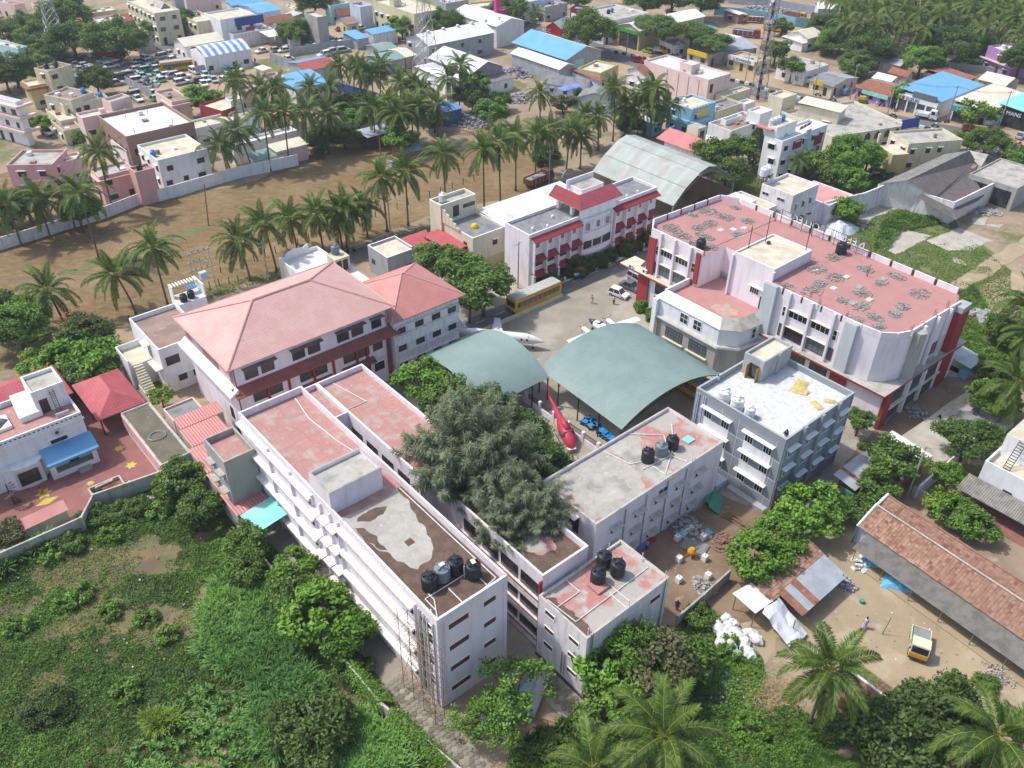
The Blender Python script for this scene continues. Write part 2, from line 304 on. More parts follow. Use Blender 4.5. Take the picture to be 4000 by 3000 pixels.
def copy_tree(o,parent=None,label=None,loc=None,rot=None,group=None,scale=None,swap=None):
 """a thing with its parts and sub-parts;mesh data stays shared,paint can be swapped per copy"""
 c=o.copy();COL.objects.link(c);c.parent=parent
 if parent:KIDS.setdefault(parent.name,[]).append(c)
 if label:c['label']=label
 if group:c['group']=group
 if loc is not None:c.location=loc if len(loc)==3 else (*loc,0)
 if rot is not None:c.rotation_euler=(0,0,rot)
 if scale is not None:c.scale=(scale,)*3
 if swap and c.type == 'MESH':
  for sl in c.material_slots:
   nm=sl.material.name if sl.material else ''
   if nm in swap:sl.link = 'OBJECT';sl.material=MATS[swap[nm]]
 for ch in list(KIDS.get(o.name,[])):copy_tree(ch,c,swap=swap)
 return c
TH=R(40.9);CT_,ST_=math.cos(TH),math.sin(TH)
def cw(x,y,z=0.):return (x*CT_-y*ST_,x*ST_+y*CT_,z)

# ---------------------------------------------------------------- building kit
FACE={'S': 0., 'E': R(90), 'N': R(180), 'W': R(-90)}
WM={}
def win_mesh(w,h,style):
 k=(round(w,2),round(h,2),style)
 if k in WM:return WM[k]
 fr,pane,nx,nz,t={'maroon': ('maroon_wood', mH,3,1,.07), 'maroon2': ('maroon_wood', mH,2,2,.07), 'white': (mA,mH,4,1,.07), 'white2': (mA,mH,2,2,.08), 'white1': (mA,mH,1,2,.08),
  'curtain': ('maroon_wood', 'glass_curtained', 3,2,.06), 'jali': (mA, 'jali_red', 1,1,.05), 'shutter': ('maroon_wood', mO,2,1,.06), 'plain': (mC,mH,2,1,.07),
  'slider': (mA,mH,3,1,.06), 'iron': (mP,mH,5,2,.04), 'door': ('maroon_wood', mO,1,1,.08), 'black': (mP,mH,1,1,.05), 'blue': ('blue_paint', mO,1,1,.08), 'grid': (mP, 'glass_curtained', 6,3,.05)}[style]
 f=MB();d=.07
 f.box(-w/2-t,-d,-t,w/2+t,0,0,fr);f.box(-w/2-t,-d,h,w/2+t,0,h+t,fr)
 f.box(-w/2-t,-d,0,-w/2,0,h,fr);f.box(w/2,-d,0,w/2+t,0,h,fr)
 for i in range(1,nx):x=-w/2+w*i/nx;f.box(x-t*.35,-d*.8,0,x+t*.35,-.015,h,fr)
 for i in range(1,nz):z=h*i/nz;f.box(-w/2,-d*.75,z-t*.3,w/2,-.015,z+t*.3,fr)
 p=MB().face([(-w/2,-.02,0),(w/2,-.02,0),(w/2,-.02,h),(-w/2,-.02,h)],pane)
 WM[k]=(f.mesh('window_frame_'+style),p.mesh('window_pane_'+style)); 
 m=MB();m.v=f.v+p.v;m.f=f.f+[tuple(len(f.v)+q for q in x) for x in p.f];m.m=f.m+p.m
 WM[k]+=(m.mesh('window_'+style),);return WM[k]
def on_face(face,a,z,w,d,off=0.):
 return {'S': (a,-off,z), 'N': (a,d+off,z), 'W': (-off,a,z), 'E': (w+off,a,z)}[face]
def window(root,face,a,z,ww,wh,style='maroon', W=0,D=0,name=None,off=0., simple=False):
 f,p,one=win_mesh(ww,wh,style)
 nm=name or ('door' if style == 'door' else 'window');L=on_face(face,a,z,W,D,off)
 if simple:return link(nm,one,root,L,FACE[face])
 o=link(nm,f,root,L,FACE[face]);link('pane', p,o);return o
SH={}
def sunshade(root,face,a,z,w,W=0,D=0,out=.6,m=nD,t=.08,drop=.06,off=0.):
 k=(round(w,2),out,m,t,drop)
 if k not in SH:
  b=MB();h=w/2
  b.v+=[(-h,0,0),(h,0,0),(h,-out,-drop),(-h,-out,-drop),(-h,0,t),(h,0,t),(h,-out,t-drop),(-h,-out,t-drop)]
  for q in ((0,1,2,3),(7,6,5,4),(3,2,6,7),(1,0,4,5),(0,3,7,4),(2,1,5,6)):b.f.append(q);b.m.append(m)
  SH[k]=b.mesh('sunshade')
 return link('sunshade', SH[k],root,on_face(face,a,z,W,D,off),FACE[face])
def shell(root,w,d,h,wall,roof,par=.6,pt=.2,cap=None,pm_=None,z0=0., roofname='roof', x0=0., y0=0., wallname='wall'):
 """walls,a recessed flat roof and a parapet ring,each a part"""
 zr=h-par
 b=MB(); 
 for q in (((0,0),(w,0)),((w,0),(w,d)),((w,d),(0,d)),((0,d),(0,0))):
  b.face([(x0+q[0][0],y0+q[0][1],z0),(x0+q[1][0],y0+q[1][1],z0),(x0+q[1][0],y0+q[1][1],zr),(x0+q[0][0],y0+q[0][1],zr)],wall)
 b.build(wallname,root)
 MB().face([(x0,y0,zr-.02),(x0+w,y0,zr-.02),(x0+w,y0+d,zr-.02),(x0,y0+d,zr-.02)],roof).build(roofname,root)
 if par>.05:
  b=MB();p=pm_ or wall;c=cap or p
  e=.012
  b.box(x0-e,y0-e,zr,x0+w+e,y0+pt,h,p,top=c);b.box(x0-e,y0+d-pt,zr,x0+w+e,y0+d+e,h,p,top=c)
  b.box(x0-e,y0+pt,zr,x0+pt,y0+d-pt,h,p,top=c);b.box(x0+w-pt,y0+pt,zr,x0+w+e,y0+d-pt,h,p,top=c)
  b.build('parapet', root)
def block(root,name,x0,y0,z0,x1,y1,z1,m,top=None,parent=None):
 return MB().box(x0,y0,z0,x1,y1,z1,m,top).build(name,parent or root)
def patchy(poly,step,jit,seed):
 r=random.Random(seed);out=[];ph=[r.uniform(0,6.28) for _ in range(6)];q=0.
 for i,a in enumerate(poly):
  b=poly[(i+1) % len(poly)];L=math.hypot(b[0]-a[0],b[1]-a[1]);n=max(1,int(L/step*2.2));nx,ny=-(b[1]-a[1])/(L+1e-6),(b[0]-a[0])/(L+1e-6)
  for k in range(n):
   t=k/n;q+=L/n/step;d=jit*(.7*math.sin(q*.9+ph[0])*math.sin(q*.37+ph[1])+.4*math.sin(q*2.3+ph[2])+.25*r.uniform(-1,1));out.append((a[0]+(b[0]-a[0])*t+nx*d,a[1]+(b[1]-a[1])*t+ny*d))
 return out
def sheet(name,poly,z,m,jit=0., step=2., kind='structure', parent=None,seed=1,label=None,cat=None):
 pl=patchy(poly,step,jit,seed) if jit else poly
 bm=bmesh.new();vs_=[bm.verts.new((p[0],p[1],z)) for p in pl];f=bm.faces.new(vs_)
 f.normal_update()
 if f.normal.z<0:f.normal_flip()
 bmesh.ops.triangulate(bm,faces=[f]);me=bpy.data.meshes.new(name);bm.to_mesh(me);bm.free();me.materials.append(MATS[m])
 return link(name,me,parent,label=label,cat=cat,kind=None if parent else kind)
def campus(name,label,x,y,group=None,cat='building', rot=0.):return thing(name,label,cat,cw(x,y),TH+rot,group)

# ---------------------------------------------------------------- ground
g=1400
sheet('ground', [(-g,-300),(g,-300),(g,g),(-g,g)],0, 'soil_town')
hz=bpy.data.materials.new('haze');hz.use_nodes=True;hn=hz.node_tree;hn.nodes.remove(hn.nodes['Principled BSDF']);pv=hn.nodes.new('ShaderNodeVolumePrincipled');pv.inputs['Color'].default_value=(.90,.94,1,1);pv.inputs['Density'].default_value=.00022;pv.inputs['Anisotropy'].default_value=.2;hn.links.new(pv.outputs[0],hn.nodes['Material Output'].inputs['Volume']);MATS['haze']=hz
MB().box(-g-5,-305,-1,g+5,g+5,79, 'haze').build('haze', kind='stuff')
def cpoly(*pts):return [cw(x,y)[:2] for x,y in pts]
sheet('field', [(-117.0,173.9),(-110.4,179.9),(-99.4,188.4),(-73.2,164.6),(-56.2,176.0),(-43.4,201.6),(-24.8,200.0),(-7.4,210.3),(4.2,213.2),(6.9,203.6),(7.6,175.7),(0.8,168.8),(-13.0,163.8),(-25.6,151.2),(-45.4,132.4),(-57.9,121.5),(-69.7,110.5),(-79.4,101.1)],.02, 'field_soil', .5,3.)
sheet('field_track', [(-79.9,134.4),(-71.0,142.2),(-60.2,154.2),(-59.4,152.7),(-69.9,140.4),(-78.7,133.4)],.035, 'grass_ground', .5,2.)
sheet('bare_clearing', [(-24.7,200.1),(-15.3,205.1),(0.2,207.3),(18.8,208.0),(24.6,208.3),(21.1,200.3),(4.4,201.2),(-9.4,197.6),(-20.1,194.3)],.035, 'soil_town', .8,3.)
sheet('campus_yard', cpoly((26,84),(55,84),(55,100),(60,112),(128,112),(128,84),(122,33),(97,30),(72,33),(50,30),(37,31),(36,80)),.02, 'paving')
sheet('courtyard_apron', cpoly((66,74),(92,70),(99,80),(99,93),(84,94),(68,90)),.03, 'paving', .2,3)
sheet('campus_road', cpoly((55,92.2),(140,90.3),(140,94.6),(55,96.2)),.035, 'asphalt')
b=MB()
for i in range(18):
 x=60+i*4.4;b.face([cw(x,93.9,.05),cw(x+2,93.85,.05),cw(x+2,93.98,.05),cw(x,94.03,.05)], 'kerb_white')
b.build('road_marking', kind='structure')
sheet('weed_lot', [(-57.4,63.2),(-58.3,66.8),(-51.7,73.7),(-44.2,80.9),(-40.5,82.3),(-36.3,78.1),(-32.9,74.7),(-26.2,68.2),(-18.5,59.0),(-14.8,54.7),(-7.5,45.7),(-2.9,41.1),(-2.8,38.6),(-52.3,37.9),(-65.3,60.5)],.02, 'lot_soil', .3,3)
sheet('rear_path', cpoly((22.8,30),(27,30),(27,74),(22.8,74)),.03, 'paving')
sheet('house_court', [(-67.5,76.6),(-64.9,102.7),(-54.5,94.0),(-44.4,81.3),(-50.9,75.7),(-58.1,69.8),(-62.5,67.2)],.03, 'red_court')
sheet('yard', [(34.1,75.0),(42.3,75.2),(42.7,72.9),(58.3,51.1),(55.6,46.1),(46.1,47.1),(43.2,50.8),(37.8,52.1),(34.3,52.0),(30.4,54.7),(28.7,57.5),(22.4,48.0),(21.0,50.5),(25.4,56.8),(23.6,59.7),(21.9,62.3),(28.5,67.8)],.02, 'yard_dirt', .6,3)
sheet('rear_weeds', [(17.7,58.7),(21.5,62.7),(24.3,57.2),(26.2,55.2),(26.0,51.1),(24.1,43.1),(23.6,37.4),(-1.5,37.0),(0.5,44.6),(6.8,48.5),(12.2,53.6)],.025, 'lot_soil', .6,3)
sheet('debris_yard', cpoly((50,31),(60,28),(74,31.5),(74,36.8),(72,43),(50,43)),.035, 'red_dirt', .3,2)
sheet('east_strip', cpoly((86,28),(119,27),(122,34),(119,37.4),(99,37.2),(90,36),(86,33)),.035, 'red_dirt', .3,2)
sheet('concrete_terrace', [(54.3,91.9),(64.2,100.0),(70.5,104.4),(70.4,102.4),(69.1,97.1),(57.3,88.0)],.06, 'old_slab')
sheet('grass_lot', cpoly((121,100),(122,84),(121,36),(132,32),(160,45),(178,70),(185,95),(170,108),(150,104)),.02, 'grass_ground', .5,3)
SLABS=[[(69.9,149.7),(77.7,156.0),(82.0,153.6),(76.1,148.5),(71.9,145.5)],[(79.9,151.5),(88.8,157.4),(93.1,151.9),(87.8,147.9),(82.7,147.3)],[(93.2,161.8),(96.8,162.4),(94.7,158.6),(92.6,159.1)],[(94.7,159.1),(98.7,159.3),(96.8,157.1)],[(82.6,144.9),(84.0,143.1),(83.7,141.3),(81.4,142.6)],[(70.4,164.3),(78.1,169.1),(80.2,166.3),(72.7,161.1),(68.9,155.2)]]
for i,pg in enumerate(SLABS):
 sheet('old_floor_slab', pg,.04+.004*i, 'old_slab', .35,1.5)
SLABS.append([(77.4,134.3),(100.3,154.1),(105.9,156.9),(102.9,150.8),(96.6,146.3),(79.5,132.3)])
sheet('lot_track', SLABS[-1],.045, 'yard_dirt', .6,2)
sheet('bare_corner', [(81.5,133.1),(92.2,139.8),(97.1,139.1),(89.0,126.6),(83.0,124.2),(79.0,126.4)],.03, 'yard_dirt', .6,2)
sheet('road_shoulder', [(-15.6,357.4),(0.6,346.8),(14.5,319.4),(28.2,306.0),(43.8,292.2),(58.4,268.1),(74.2,258.3),(90.9,247.0),(102.0,235.4),(118.5,221.3),(128.9,209.9),(113.6,178.1),(106.3,192.5),(92.1,206.9),(81.8,216.3),(66.9,227.3),(47.2,241.0),(23.1,266.5),(9.7,290.4),(-13.7,311.4)],.02, 'dirt_road', .8,4)
sheet('main_road', [(-14.8,338.4),(11.4,308.1),(29.1,288.0),(43.0,271.1),(56.6,257.5),(71.7,247.8),(87.5,235.7),(98.6,225.4),(115.5,214.3),(124.3,200.4),(118.4,188.1),(109.9,201.0),(95.0,215.2),(84.1,224.3),(69.0,235.9),(54.7,247.0),(36.8,263.5),(23.8,276.4),(6.0,295.9),(-14.2,322.8)],.04, 'main_road')
sheet('scrapyard', [(-130.7,259.1),(-133.1,275.0),(-123.1,289.1),(-107.3,277.6),(-98.3,271.6),(-78.7,266.4),(-59.7,274.8),(-53.7,306.1),(-62.6,311.9),(-83.2,284.2),(-75.3,252.5),(-80.9,235.3),(-95.3,238.7),(-98.1,228.7),(-105.5,229.3),(-118.4,250.5)],.03, 'dirt_road', .8,4)
sheet('truck_yard', [(64.3,312.6),(72.1,331.1),(88.6,320.3),(101.4,324.3),(95.2,300.6),(79.2,289.8)],.03, 'dirt_road', .8,4)
sheet('village_lane', [(-127.8,218.2),(-124.1,214.8),(-103.8,192.6),(-101.0,196.4),(-106.1,195.4),(-116.4,204.3),(-123.5,216.6)],.03, 'main_road', .2,3)
sheet('field_lane', [(-32.4,139.7),(-30.3,144.3),(-27.0,146.8),(-18.8,153.2),(-16.7,154.6),(-16.4,151.5),(-26.3,141.7),(-28.6,137.6)],.036, 'asphalt', .2,3)
sheet('back_lane', [(-135.2,269.8),(-120.6,282.3),(-109.5,284.2),(-106.5,275.1),(-118.7,277.1),(-132.5,265.0)],.05, 'main_road', .3,3)
sheet('green_field', [(134.2,274.3),(139.9,282.2),(156.6,281.7),(151.8,271.4),(146.5,262.8),(132.7,268.1)],.04, 'green_crop', 1., 4)

# ---------------------------------------------------------------- water tanks (lathed, ribbed)
def tank_proto(m,r=.78,h=1.45):
 p=[(r*.97,0)]
 for k in range(5):
  z=.08+h*k/5.3;p+=[(r,z),(r,z+h*.13),(r*.955,z+h*.155),(r*.955,z+h*.175)]
 p+=[(r*.96,h*.96),(r*.80,h*1.09),(r*.34,h*1.17),(r*.34,h*1.23),(r*.30,h*1.25)]
 b=MB().lathe(p,m,20);me=b.mesh('tank_body', True)
 lid=MB();lid.lathe([(r*.33,0),(r*.33,.06),(r*.26,.10)],m,14)
 for k in range(4):
  t=k*math.pi/2+.4;i0=len(lid.v);lid.box(r*.36,-.07,-.12,r*.80,.07,.0,m);lid.move(i0,Matrix.Translation((0,0,.02)) @ Matrix.Rotation(t,4, 'Z'))
 return me,lid.mesh('tank_lid'),h*1.22
TK={c:tank_proto(c) for c in (mM, 'faded_black_plastic', nB, 'blue_plastic')}
def tank(x,y,z,label,m=mM,s=1., group='rooftop water tanks', rot=0.):
 a,l,h=TK[m];o=thing('water_tank', label, 'water tank', (x,y,z),rot,group,s);link('tank_body', a,o);link('lid', l,o,(0,0,h));return o
def pipe(root,pts,r=.05,m='pvc', name='pipe'):return MB().tube(pts,r,m,6).build(name,root)
def stain(root,poly,z,m,seed=1,jit=.25,step=.6,name='stain'):return sheet(name,poly,z,m,jit,step,parent=root,seed=seed)

# ---------------------------------------------------------------- the long four-storey classroom slab
r1=campus('classroom_block', 'long pale four-storey block with four black tanks and red lattice vents on its end', 27.1,41)
W1,D1,H1=8.2,38.7,13.3
shell(r1,W1,D1,H1,mD,nA,.9,.22,mC)
for z in (12.05,8.95,5.85,2.75):
 for (ya,yb) in ((3.4,16.4),(21.9,38.6)):
  sunshade(r1, 'W', (ya+yb)/2,z-.15,yb-ya,W1,D1,.62,nD,.3,.08)
  n=int((yb-ya)/2.1)
  for k in range(n):window(r1, 'W', ya+(k+.5)*(yb-ya)/n,z-1.45,1.25,1.15, 'black', W1,D1)
 for ya in (17.4,19.2,21.0):
  sunshade(r1, 'W', ya,z-.9-(ya-19)*.1,1.5,W1,D1,.9,nD,.12,.08);window(r1, 'W', ya,z-2.2,.7,1.0, 'black', W1,D1)
for y in (3.2,16.6,18.2,20.1,21.8,26.5,31.5):block(r1, 'wall_fin', -.28,y,0,-.003,y+.14,12.6,mD)
for z in (11.0,7.9,4.8,1.7):
 window(r1, 'S', 2.35,z,2.3,.75, 'jali', W1,D1);window(r1, 'S', 6.0,z,1.45,.7, 'jali', W1,D1)
window(r1, 'W', 1.7,11.0,1.6,.7, 'jali', W1,D1)
for k,x in enumerate((.35,.55,.75)):pipe(r1,[(x,-.08,12.5),(x,-.08,.3)],.045,mD)
pipe(r1,[(7.7,-.08,12.8),(7.7,-.08,.3)],.05,mD)
for k,y in enumerate((.5,1.5,1.8,2.1,2.5,2.8)):pipe(r1,[(-.1,y,12.4),(-.1,y,.3)],.07,('grey_pipe', 'pvc')[k % 2])
block(r1, 'shaft_shade', -.05,2.15,.2,-.002,2.9,9.0,mH)  # flat dark panel stands in for the shade inside the recessed shaft
for z in (9.4,6.3,3.2):window(r1, 'W', 1.15,z-.4,.8,1.5, 'white1', W1,D1)
sb=link('stair_headroom', None,r1,(.1,18.1,12.4));KIDS.setdefault(r1.name,[])
shell(sb,6.2,4.1,3.0,mD,mB,.42,.22,mU,roofname='headroom_roof', wallname='headroom_wall')
stain(r1,[(.25,.25),(7.95,.25),(7.95,18),(.25,18)],12.392, 'mud_on_roof', 2,0)
stain(r1,[(.4,18.05),(.5,14.5),(1.2,10.5),(1.9,8.4),(2.6,6.6),(3.9,6.9),(5.3,7.8),(6.1,9.3),(6.5,12),(7.0,14.8),(7.6,18.05)],12.398, 'wet_screed', 4,.3,.8)
stain(r1,[(.3,18.05),(.3,17.1),(3,16.9),(6,16.8),(7.9,17.2),(7.9,18.05)],12.402,nA,3,.12)
stain(r1,[(1.6,15.6),(2.6,16.3),(4.2,16.2),(5.4,15.4),(4.2,15.0),(2.6,14.9)],12.407, 'mud_on_roof', 5,.22,.6);stain(r1,[(.9,15),(1.5,14.6),(1.9,12.6),(1.7,10.4),(1.1,11.6),(.8,13.5)],12.407, 'mud_on_roof', 6,.2,.6);stain(r1,[(3.6,9.6),(4.4,9.6),(4.4,10.4),(3.6,10.4)],12.405, 'mud_on_roof', 7,.06,.6)
for i,(u,v,m,l) in enumerate(((1680,2295,mM, 'black ribbed water tank with an open top, frontmost of four on the muddy roof'),(1729,2262, 'faded_black_plastic', 'faded grey-topped water tank with a slab on its lid on the muddy roof'),
                                  (1779,2234,mM, 'black water tank at the back of the row of four on the muddy roof'),(1851,2249,mM, 'black water tank with a pale square slab on its lid at the roof edge'))):
 x,y=((-7.4,53.2),(-6.3,54.3),(-5.1,55.2),(-3.4,54.7))[i]
 t=tank(x,y,12.52,l,m,1.0, 'tanks on the long block', i*.7)
 if i in (1,3):MB().box(-.28,-.2,1.87,.28,.2,1.93, 'sack_white').build('lid_slab', t)
for pl in ([(1.0,1.5),(1.0,3.2),(6.4,3.2),(6.4,.9)],[(.5,.6),(1.6,2.6),(1.6,4.6)],[(7.6,17),(7.6,1.0),(5.2,.6)],[(3.4,.4),(3.4,2.8)],[(2.1,4.6),(2.1,3.2)]):
 pipe(r1,[(x,y,12.48) for x,y in pl],.055)
for x,y,h in ((.25,1.2,1.1),(2.2,3.6,1.3),(3.6,3.9,1.4),(4.7,4.0,1.5),(5.4,3.0,1.5),(8.0,.3,1.6)):pipe(r1,[(x,y,12.4),(x,y,12.4+h)],.05)
pipe(r1,[(6.9,38,12.44),(6.2,33.5,12.44),(6.6,28,12.44),(7.5,22.8,12.44)],.06)
ra=campus('concrete_annex', 'bare grey concrete annex with a small pink roof beside the long block', 23.2,76.6)
shell(ra,3.75,5.4,9.9,mU,nA,.8,.2)
for z in (7.6,4.9):
 for y in (1.3,3.9):sunshade(ra, 'W', y,z,1.5,3.75,5.4,.7,mB,.12);window(ra, 'W', y,z-1.2,.9,1.0, 'plain', 3.75,5.4)
sc=campus('scaffold', 'rusty bamboo and pipe scaffolding against the near corner of the long block', 25.6,41,None, 'scaffold')
for x in (0,1.05):
 for k,y in enumerate((-1.0,.9,2.6,4.3)):MB().cone((x,y,0),(x+.06,y-.05,11.4+(k % 2)*.8-x),.036,.032, 'bamboo', 6).build('pole', sc)
for z in np.arange(1.4,11.4,1.55):
 for x in (0,1.05):MB().cone((x,-1.5,z),(x,4.9,z+.12),.026,.026, 'rust_iron' if x else 'bamboo', 6).build('ledger', sc)
 for y in (-1.0,.9,2.6,4.3):MB().cone((-.4,y,z+.05),(1.5,y,z+.05),.024,.024, 'bamboo', 6).build('transom', sc)
for p,q in (((-3.0,2.2,0),(0,2.6,7.2)),((-2.6,-.6,0),(0,.4,6.2)),((0,-1,1),(0,2.6,5)),((1.05,4.3,5),(1.05,.9,9.5)),((0,4.3,.5),(0,.9,4.5))):MB().cone(p,q,.032,.03, 'bamboo', 6).build('brace', sc)

# ---------------------------------------------------------------- the parallel wing across the alley
r2=campus('rear_wing', 'pink-roofed wing joined to the back of the long block beyond the narrow light well', 37.3,58)
W2,D2,H2=6.6,21.8,12.7
shell(r2,W2,D2,H2,mD,nA,.7,.22,mC)
r2b=campus('light_well_link', 'short flat link roof between the long block and the pink-roofed wing', 35.32,72.4)
shell(r2b,1.96,7.4,12.68,mD,nA,.69,.16)
for k,y in enumerate((2,5.2,8.4,11.6)):
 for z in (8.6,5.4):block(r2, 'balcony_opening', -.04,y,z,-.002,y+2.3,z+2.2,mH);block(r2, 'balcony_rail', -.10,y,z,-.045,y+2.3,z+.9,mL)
pipe(r2,[(2.0,21.3,12.05),(3.2,15.5,12.05)],.05);pipe(r2,[(3.2,15.5,12.05),(.3,15.6,12.05)],.05)
r3=campus('front_wing', 'low front wing with a muddy pink roof and open corridors onto the alley', 39.2,40.3)
W3,D3,H3=6.2,17.6,10.9
shell(r3,W3,D3,H3,mD,nA,.75,.22,mC)
stain(r3,[(.3,.3),(5.9,.3),(5.9,17),(.3,17)],10.17, 'mud_on_roof', 7,0)
stain(r3,[(.9,16.6),(.8,8),(1.4,4),(2.2,2.6),(3.6,2.2),(4.8,3.6),(5.2,8),(5.0,16.6)],10.174,nA,9,.3,.8);stain(r3,[(1.4,3.6),(3.0,2.8),(3.8,4.6),(2.4,6.0)],10.178, 'wet_screed', 8,.25,.6)
for z in (7.3,4.2,1.2):
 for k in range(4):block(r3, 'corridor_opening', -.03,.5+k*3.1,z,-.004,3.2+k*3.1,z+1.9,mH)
 block(r3, 'corridor_rail', -.42,.05,z-.95,-.005,13.5,z,mC);block(r3, 'hand_rail', -.46,.05,z,-.36,13.5,z+.1,mF)
block(r3, 'maroon_pier', -.46,-.10,0,-.05,.04,10.3,mF)

# ---------------------------------------------------------------- front block with three tanks
r4=campus('tank_block', 'small three-storey block with three black tanks on a patchy pink roof', 38.4,33.2)
W4,D4,H4=11.5,6.7,9.1
shell(r4,W4,D4,H4,mC, 'worn_red_screed', .32,.2,mI)
for y,dz in ((1.6,0),(5.0,.0)):
 for z in (6.9,4.5,2.1):window(r4, 'W', y,z+(.5 if y>3 else -.1),1.25,.62, 'jali', W4,D4)
window(r4, 'S', 9.6,7.0,1.5,.7, 'jali', W4,D4)
for y in (2.6,3.0):pipe(r4,[(-.08,y,4.2),(-.08,y,.8)],.05, 'grey_pipe')
for x in (.5,.75,10.9):pipe(r4,[(x,-.08,9.4),(x,-.08,.3)],.06, 'grey_pipe')
block(r4, 'plinth_band', -.16,-.16,0,W4+.1,-.013,.35, 'kerb_black');block(r4, 'plinth_edge', -.16,-.01,0,-.013,D4,.35, 'kerb_black')
for pl in ([(.4,5.9),(.7,2.2),(11,2.4)],[(.4,4.6),(3.5,4.6),(3.5,6.5)],[(6.4,.4),(6.4,5.2),(9.8,5.2)],[(5.6,.3),(5.6,2.4)]):pipe(r4,[(x,y,8.86) for x,y in pl],.05)
for x,y in ((.4,.3),(11.2,.3),(11.2,3.4),(9.5,6.5),(8.2,6.5),(5.8,.15)):pipe(r4,[(x,y,8.8),(x,y,10.0)],.05)
block(r4, 'tank_plinth', 4.6,3.1,8.79,6.2,4.6,9.05, 'red_screed')
for i,l in enumerate(('black water tank on the near roof, closest to the alley end of the trio', 'black water tank rearmost of the trio on the near patchy roof', 'black water tank on the red plinth of the near patchy roof')):
 x,y=((8.8,57.4),(9.6,59.6),(10.8,58.3))[i];tank(x,y,(8.8,8.8,9.06)[i],l,mM,1.0, 'tanks on the small front block', i)
stain(r4,[(.25,.4),(1.1,.4),(1.4,3),(.9,5.8),(.3,6.2)],8.80, 'mud_on_roof', 9,.25,.4)

# ---------------------------------------------------------------- middle block with the rough screed roof
r5=campus('middle_block', 'pale block with a worn grey and red roof, two black tanks and one grey', 49.6,43.2)
W5,D5,H5=21.6,8.8,8.9
shell(r5,W5,D5,H5,mD, 'worn_red_screed', .38,.22,mI)
stain(r5,[(.4,.5),(8.6,.4),(10.2,3.4),(9.8,8.2),(3.0,8.0),(1.2,5.2)],8.53, 'wet_screed', 11,.5,.7);stain(r5,[(2.4,2),(6.5,1.2),(8.6,4.4),(5.2,6.8),(2.6,5.2)],8.535,mB,12,.4,.6)
stain(r5,[(10.2,.5),(13,.5),(13,8.3),(10.4,8.3)],8.533,mB,13,.15,.6)
for (x,lev) in ((2.2,0),(6.0,0),(9.4,0),(13.0,0),(16.6,0)):
 for z in (6.9,4.3,1.8):sunshade(r5, 'S', x+(z*.12),z,1.75,W5,D5,.75,mI,.1,.16);window(r5, 'S', x+(z*.12),z-1.15,1.1,1.0, 'plain', W5,D5)
for x in (4.6,8.0,11.6,14.9):pipe(r5,[(x,-.09,8.4),(x,-.09,.3)],.075, 'grey_pipe')
for x in (15.6,16.0):pipe(r5,[(x,-.12,9.6),(x,-.12,3)],.05)
window(r5, 'S', 11.0,7.0,1.6,.7, 'plain', W5,D5)
block(r5, 'rubble_edge', 21.61,.2,0,22.0,1.9,8.3,mI)
window(r5, 'W', 3.2,5.6,1.2,2.2, 'door', W5,D5);sunshade(r5, 'W', 3.2,8.0,1.4,W5,D5,.8,mC)
block(r5, 'foot_bridge', -3.9,3.4,7.9,-.02,4.6,8.02, 'wood')
for y in (3.4,4.6):
 pipe(r5,[(-3.9,y,8.9),(-.02,y,8.9)],.03, 'rust_iron')
 for x in (-3.8,-2,-.3):pipe(r5,[(x,y,8),(x,y,8.9)],.03, 'rust_iron')
for pl in ([(9.4,8.2),(10.2,4.6),(12.4,3.6)],[(10.6,3.0),(15.0,2.6),(15.6,.6)],[(12.0,2.6),(12.0,.8),(16.2,3.2),(19.6,6.4)],[(15.0,2.6),(17.2,5.6),(14.2,8.4)]):pipe(r5,[(x,y,8.6) for x,y in pl],.06)
block(r5, 'roof_hatch', 18.2,2.6,8.53,19.5,3.7,8.66, 'teal_sheet')
for i,(m,l) in enumerate(((mM, 'black water tank left of the grey one on the rough screed roof'),('faded_black_plastic', 'faded grey water tank between two black ones on the rough roof'),(mM, 'black water tank right of the grey one on the rough screed roof'))):
 x,y=((16.0,76.0),(17.7,77.2),(19.2,78.4))[i];tank(x,y,8.52,l,m,1.0, 'tanks on the middle block', i)

# ---------------------------------------------------------------- blue-grey new block
r6=campus('grey_block', 'new blue-grey three-storey block with white bands, sunshades and a pale tiled roof', 74.2,37.0)
W6,D6,H6=14.4,13.3,11.5
shell(r6,W6,D6,H6,nC, 'white_china_mosaic', .85,.25,mX)
for z in (8.1,5.1,2.0):
 for x in (1.75,5.35,8.95,12.5):window(r6, 'S', x,z,1.15,1.15, 'slider', W6,D6);sunshade(r6, 'S', x,z+1.45,2.2,W6,D6,.6,mA,.1,.05)
 for y in (2.0,4.7,8.3,11.0):window(r6, 'W', y,z,1.1,1.25, 'slider', W6,D6)
 for y in (3.35,9.65):sunshade(r6, 'W', y,z+1.5,4.6,W6,D6,.6,mA,.1,.05)
 if z>3:
  for y in (3.35,9.65):block(r6, 'white_band', -.035,y-2.0,z-1.75,-.003,y+2.0,z-.1,mA)
 block(r6, 'groove_line', -.02,.1,z-.3,-.004,D6,z-.25,mC);block(r6, 'groove_line', .1,-.02,z-.3,W6,-.004,z-.25,mC)
for x in (3.5,7.1,10.7):block(r6, 'wall_fin', x-.25,-.42,0,x+.25,-.004,11.8,nC)
for y in (1.0,6.4,9.0,12.2):block(r6, 'groove_line', -.022,y,0,-.005,y+.05,10.6,mC)
for y in (11.7,12.0,12.7,12.95):pipe(r6,[(-.1,y,10.9),(-.1,y,2)],.06,mJ)
pipe(r6,[(.12,-.1,11),(.12,-.1,.2)],.07, 'grey_pipe');pipe(r6,[(14.1,-.1,11.2),(14.1,-.1,.2)],.06, 'grey_pipe')
